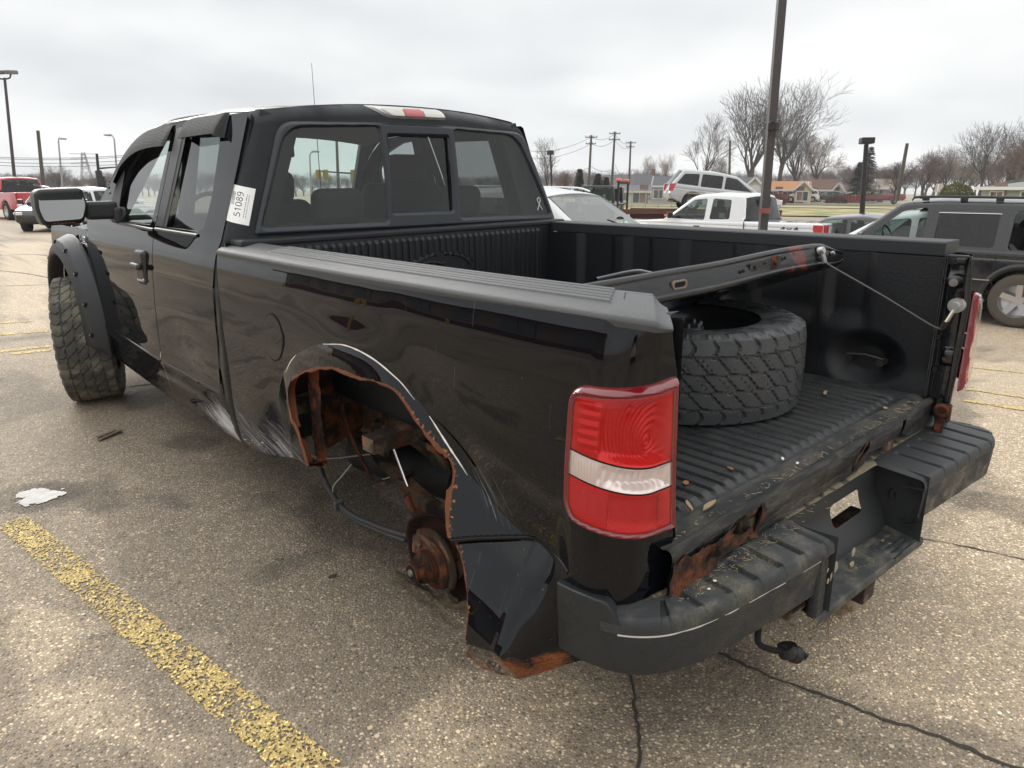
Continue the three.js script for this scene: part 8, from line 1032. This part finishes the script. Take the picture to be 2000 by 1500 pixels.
{ // far wood on both horizons, one mass
  const pos = []; const R = RNG(88); for (let k = 0; k < 70; k++) pos.push([-520 + k * 12 + 8 * R(), 384, 348 - 18 * R(), 150 + 40 * R()]); for (let k = 0; k < 22; k++) pos.push([1620 + k * 20 + 8 * R(), 386, 330 - 26 * R() - (k > 9 ? 16 : 0), 150 + 30 * R()]); for (let k = 0; k < 40; k++) pos.push([1020 + k * 15 + 8 * R(), 384, 340 - 16 * R(), 170 + 30 * R()]); for (let k = 0; k < 44; k++) pos.push([300 + k * 17 + 8 * R(), 384, 346 - 14 * R(), 150 + 40 * R()]);
  for (const k of [0, 1, 2]) { const sel = pos.filter((_, i) => i % 3 === k); const g = merge([protos[k][0], protos[k][1]]); const im = new THREE.InstancedMesh(g, [std(0.13, 0.105, 0.10, 0.95), std(0.17, 0.12, 0.11, 0.95), std(0.15, 0.125, 0.115, 0.95)][k], sel.length), M = new THREE.Matrix4(), q = new THREE.Quaternion(); sel.forEach(([px, yB, yT, D], i) => { const A = P(px, yB, D), h = (P(px, yT, D).y - A.y) / 10; q.setFromAxisAngle(V3(0, 1, 0), px); M.compose(A, q, V3(h * 1.3, h, h * 1.3)); im.setMatrixAt(i, M); }); im.name = numbered('far_wood'); scene.add(im); tag(im, ['grey bare winter wood along the horizon', 'reddish bare winter wood along the horizon', 'brown bare winter wood along the horizon'][k], 'wood'); im.userData.kind = 'stuff'; }
}
// conifers
function spruce(label, px, yB, yT, D, wid = 0.36) { const A = P(px, yB, D), H = P(px, yT, D).y - A.y, t = thing('spruce_tree', label, 'tree', arr(A)), R = RNG(px); add('trunk', rodG([0, 0, 0], [0, H, 0], H * 0.022, 0.02, 7), barkM, t); const pos = []; const n = 420; for (let i = 0; i < n; i++) { const f = Math.pow(R(), 0.8), y = H * (0.06 + 0.94 * f), L = H * wid * (1 - f) * (0.55 + 0.6 * R()) + 0.15, a = R() * 6.283, ca = Math.cos(a), sa = Math.sin(a); const m = 7 + (L * 3 | 0); for (let k = 0; k < m; k++) { const s = (k + R()) / m, r = L * s, dy = -0.22 * L * s * s - 0.05, wv = 0.10 + 0.16 * (1 - s) * H * 0.06, bx = r * ca, bz = r * sa; for (const sd of [-1, 1]) { const l2 = wv * (1.4 + R()); pos.push(bx, y + dy, bz, bx + ca * l2 * 0.6 - sa * sd * l2, y + dy - 0.10 * l2 - 0.06 * R(), bz + sa * l2 * 0.6 + ca * sd * l2, bx + ca * 0.3 * l2, y + dy + 0.02, bz + sa * 0.3 * l2); } } } const g = new THREE.BufferGeometry(); g.setAttribute('position', new THREE.Float32BufferAttribute(pos, 3)); g.computeVertexNormals(); g.setAttribute('uv', new THREE.Float32BufferAttribute(new Float32Array(pos.length / 3 * 2), 2)); add('crown', g, std(0.035, 0.05, 0.036, 0.95), t); return t; }
spruce('narrow dark spruce left of the first utility pole', 1131, 378, 329, 80, 0.24); spruce('broad dark spruce right of the first utility pole', 1167, 380, 338, 85, 0.42); spruce('small dark spruce beside the middle utility pole', 1183, 380, 345, 88, 0.36); spruce('dark spruce behind the slim lamp post', 1690, 380, 286, 105, 0.36); spruce('second dark spruce left of the slim lamp post', 1672, 382, 316, 108, 0.42); spruce('small dark conifer behind the signal pole on the left', 203, 385, 342, 95, 0.4);
{ // evergreen bush and hedges
  const bush = (label, px, yB, yT, D, w, c) => { const A = P(px, yB, D), H = P(px, yT, D).y - A.y, t = thing('bush', label, 'bush', arr(A)), R = RNG(px + 3), pos = []; for (let i = 0; i < 2600; i++) { const a = R() * 6.28, z = R(), r = Math.sqrt(1 - z * z) * (0.8 + 0.25 * vnoise(Math.cos(a) * 3 + 5, z * 4, 5)); const c0 = [r * w * Math.cos(a), z * H * (0.85 + 0.2 * vnoise(a * 2, z * 3, 6)), r * w * Math.sin(a)]; for (let k = 0; k < 3; k++) for (let m = 0; m < 3; m++) pos.push(c0[m] + (R() - 0.5) * 0.2); } const g = new THREE.BufferGeometry(); g.setAttribute('position', new THREE.Float32BufferAttribute(pos, 3)); g.computeVertexNormals(); g.setAttribute('uv', new THREE.Float32BufferAttribute(new Float32Array(pos.length / 3 * 2), 2)); add('foliage', g, std(...c, 0.95), t); add('stem', rodG([0, 0, 0], [0, H * 0.6, 0], 0.06, 0.03, 6), barkM, t); return t; };
  bush('rounded olive green bush left of the hip roofed house', 1866, 384, 358, 70, 1.3, [0.10, 0.11, 0.03]); bush('reddish brown hedge clump before the beige house', 1462, 400, 380, 76, 1.4, [0.11, 0.05, 0.04]); bush('brown hedge clump below the orange roof', 1512, 398, 382, 84, 1.2, [0.12, 0.06, 0.045]); bush('brown shrub beside the maroon fence', 1632, 396, 382, 90, 1.2, [0.10, 0.055, 0.045]);
}
scene.fog = new THREE.FogExp2(new THREE.Color().setRGB(0.80, 0.81, 0.82), 0.0006);
{ // litter on the paving
  const g = gnd(213, 853), R = RNG(71), l = []; for (let k = 0; k < 7; k++) l.push(boxG(0.10 + 0.08 * R(), 0.004, 0.016 + 0.02 * R(), 0.06 * (R() - 0.5), 0.006 + 0.003 * k, 0.03 * (R() - 0.5), 0.0015, [0, 0.4 * (R() - 0.5), 0.04])); const m = add('flattened_cardboard', l, std(0.16, 0.12, 0.09, 0.95)); m.position.set(g[0], 0, g[1]); m.rotation.y = 0.5; tag(m, 'flattened piece of brown litter on the paving beside the truck', 'litter');
  const g2 = gnd(650, 1128), m2 = add('dead_leaf', extrudeG([[-0.02, 0], [-0.005, 0.008], [0.02, 0.004], [0.012, -0.006], [-0.006, -0.008]], 0.003).rotateX(-1.4), std(0.06, 0.035, 0.025, 0.9)); m2.position.set(g2[0], 0.006, g2[1]); tag(m2, 'small dark leaf on the paving left of the wheel hub', 'dead leaf');
}
scene.traverse((o) => { if (o.isMesh) { o.castShadow = true; o.receiveShadow = true; } });
renderer.render(scene, camera);
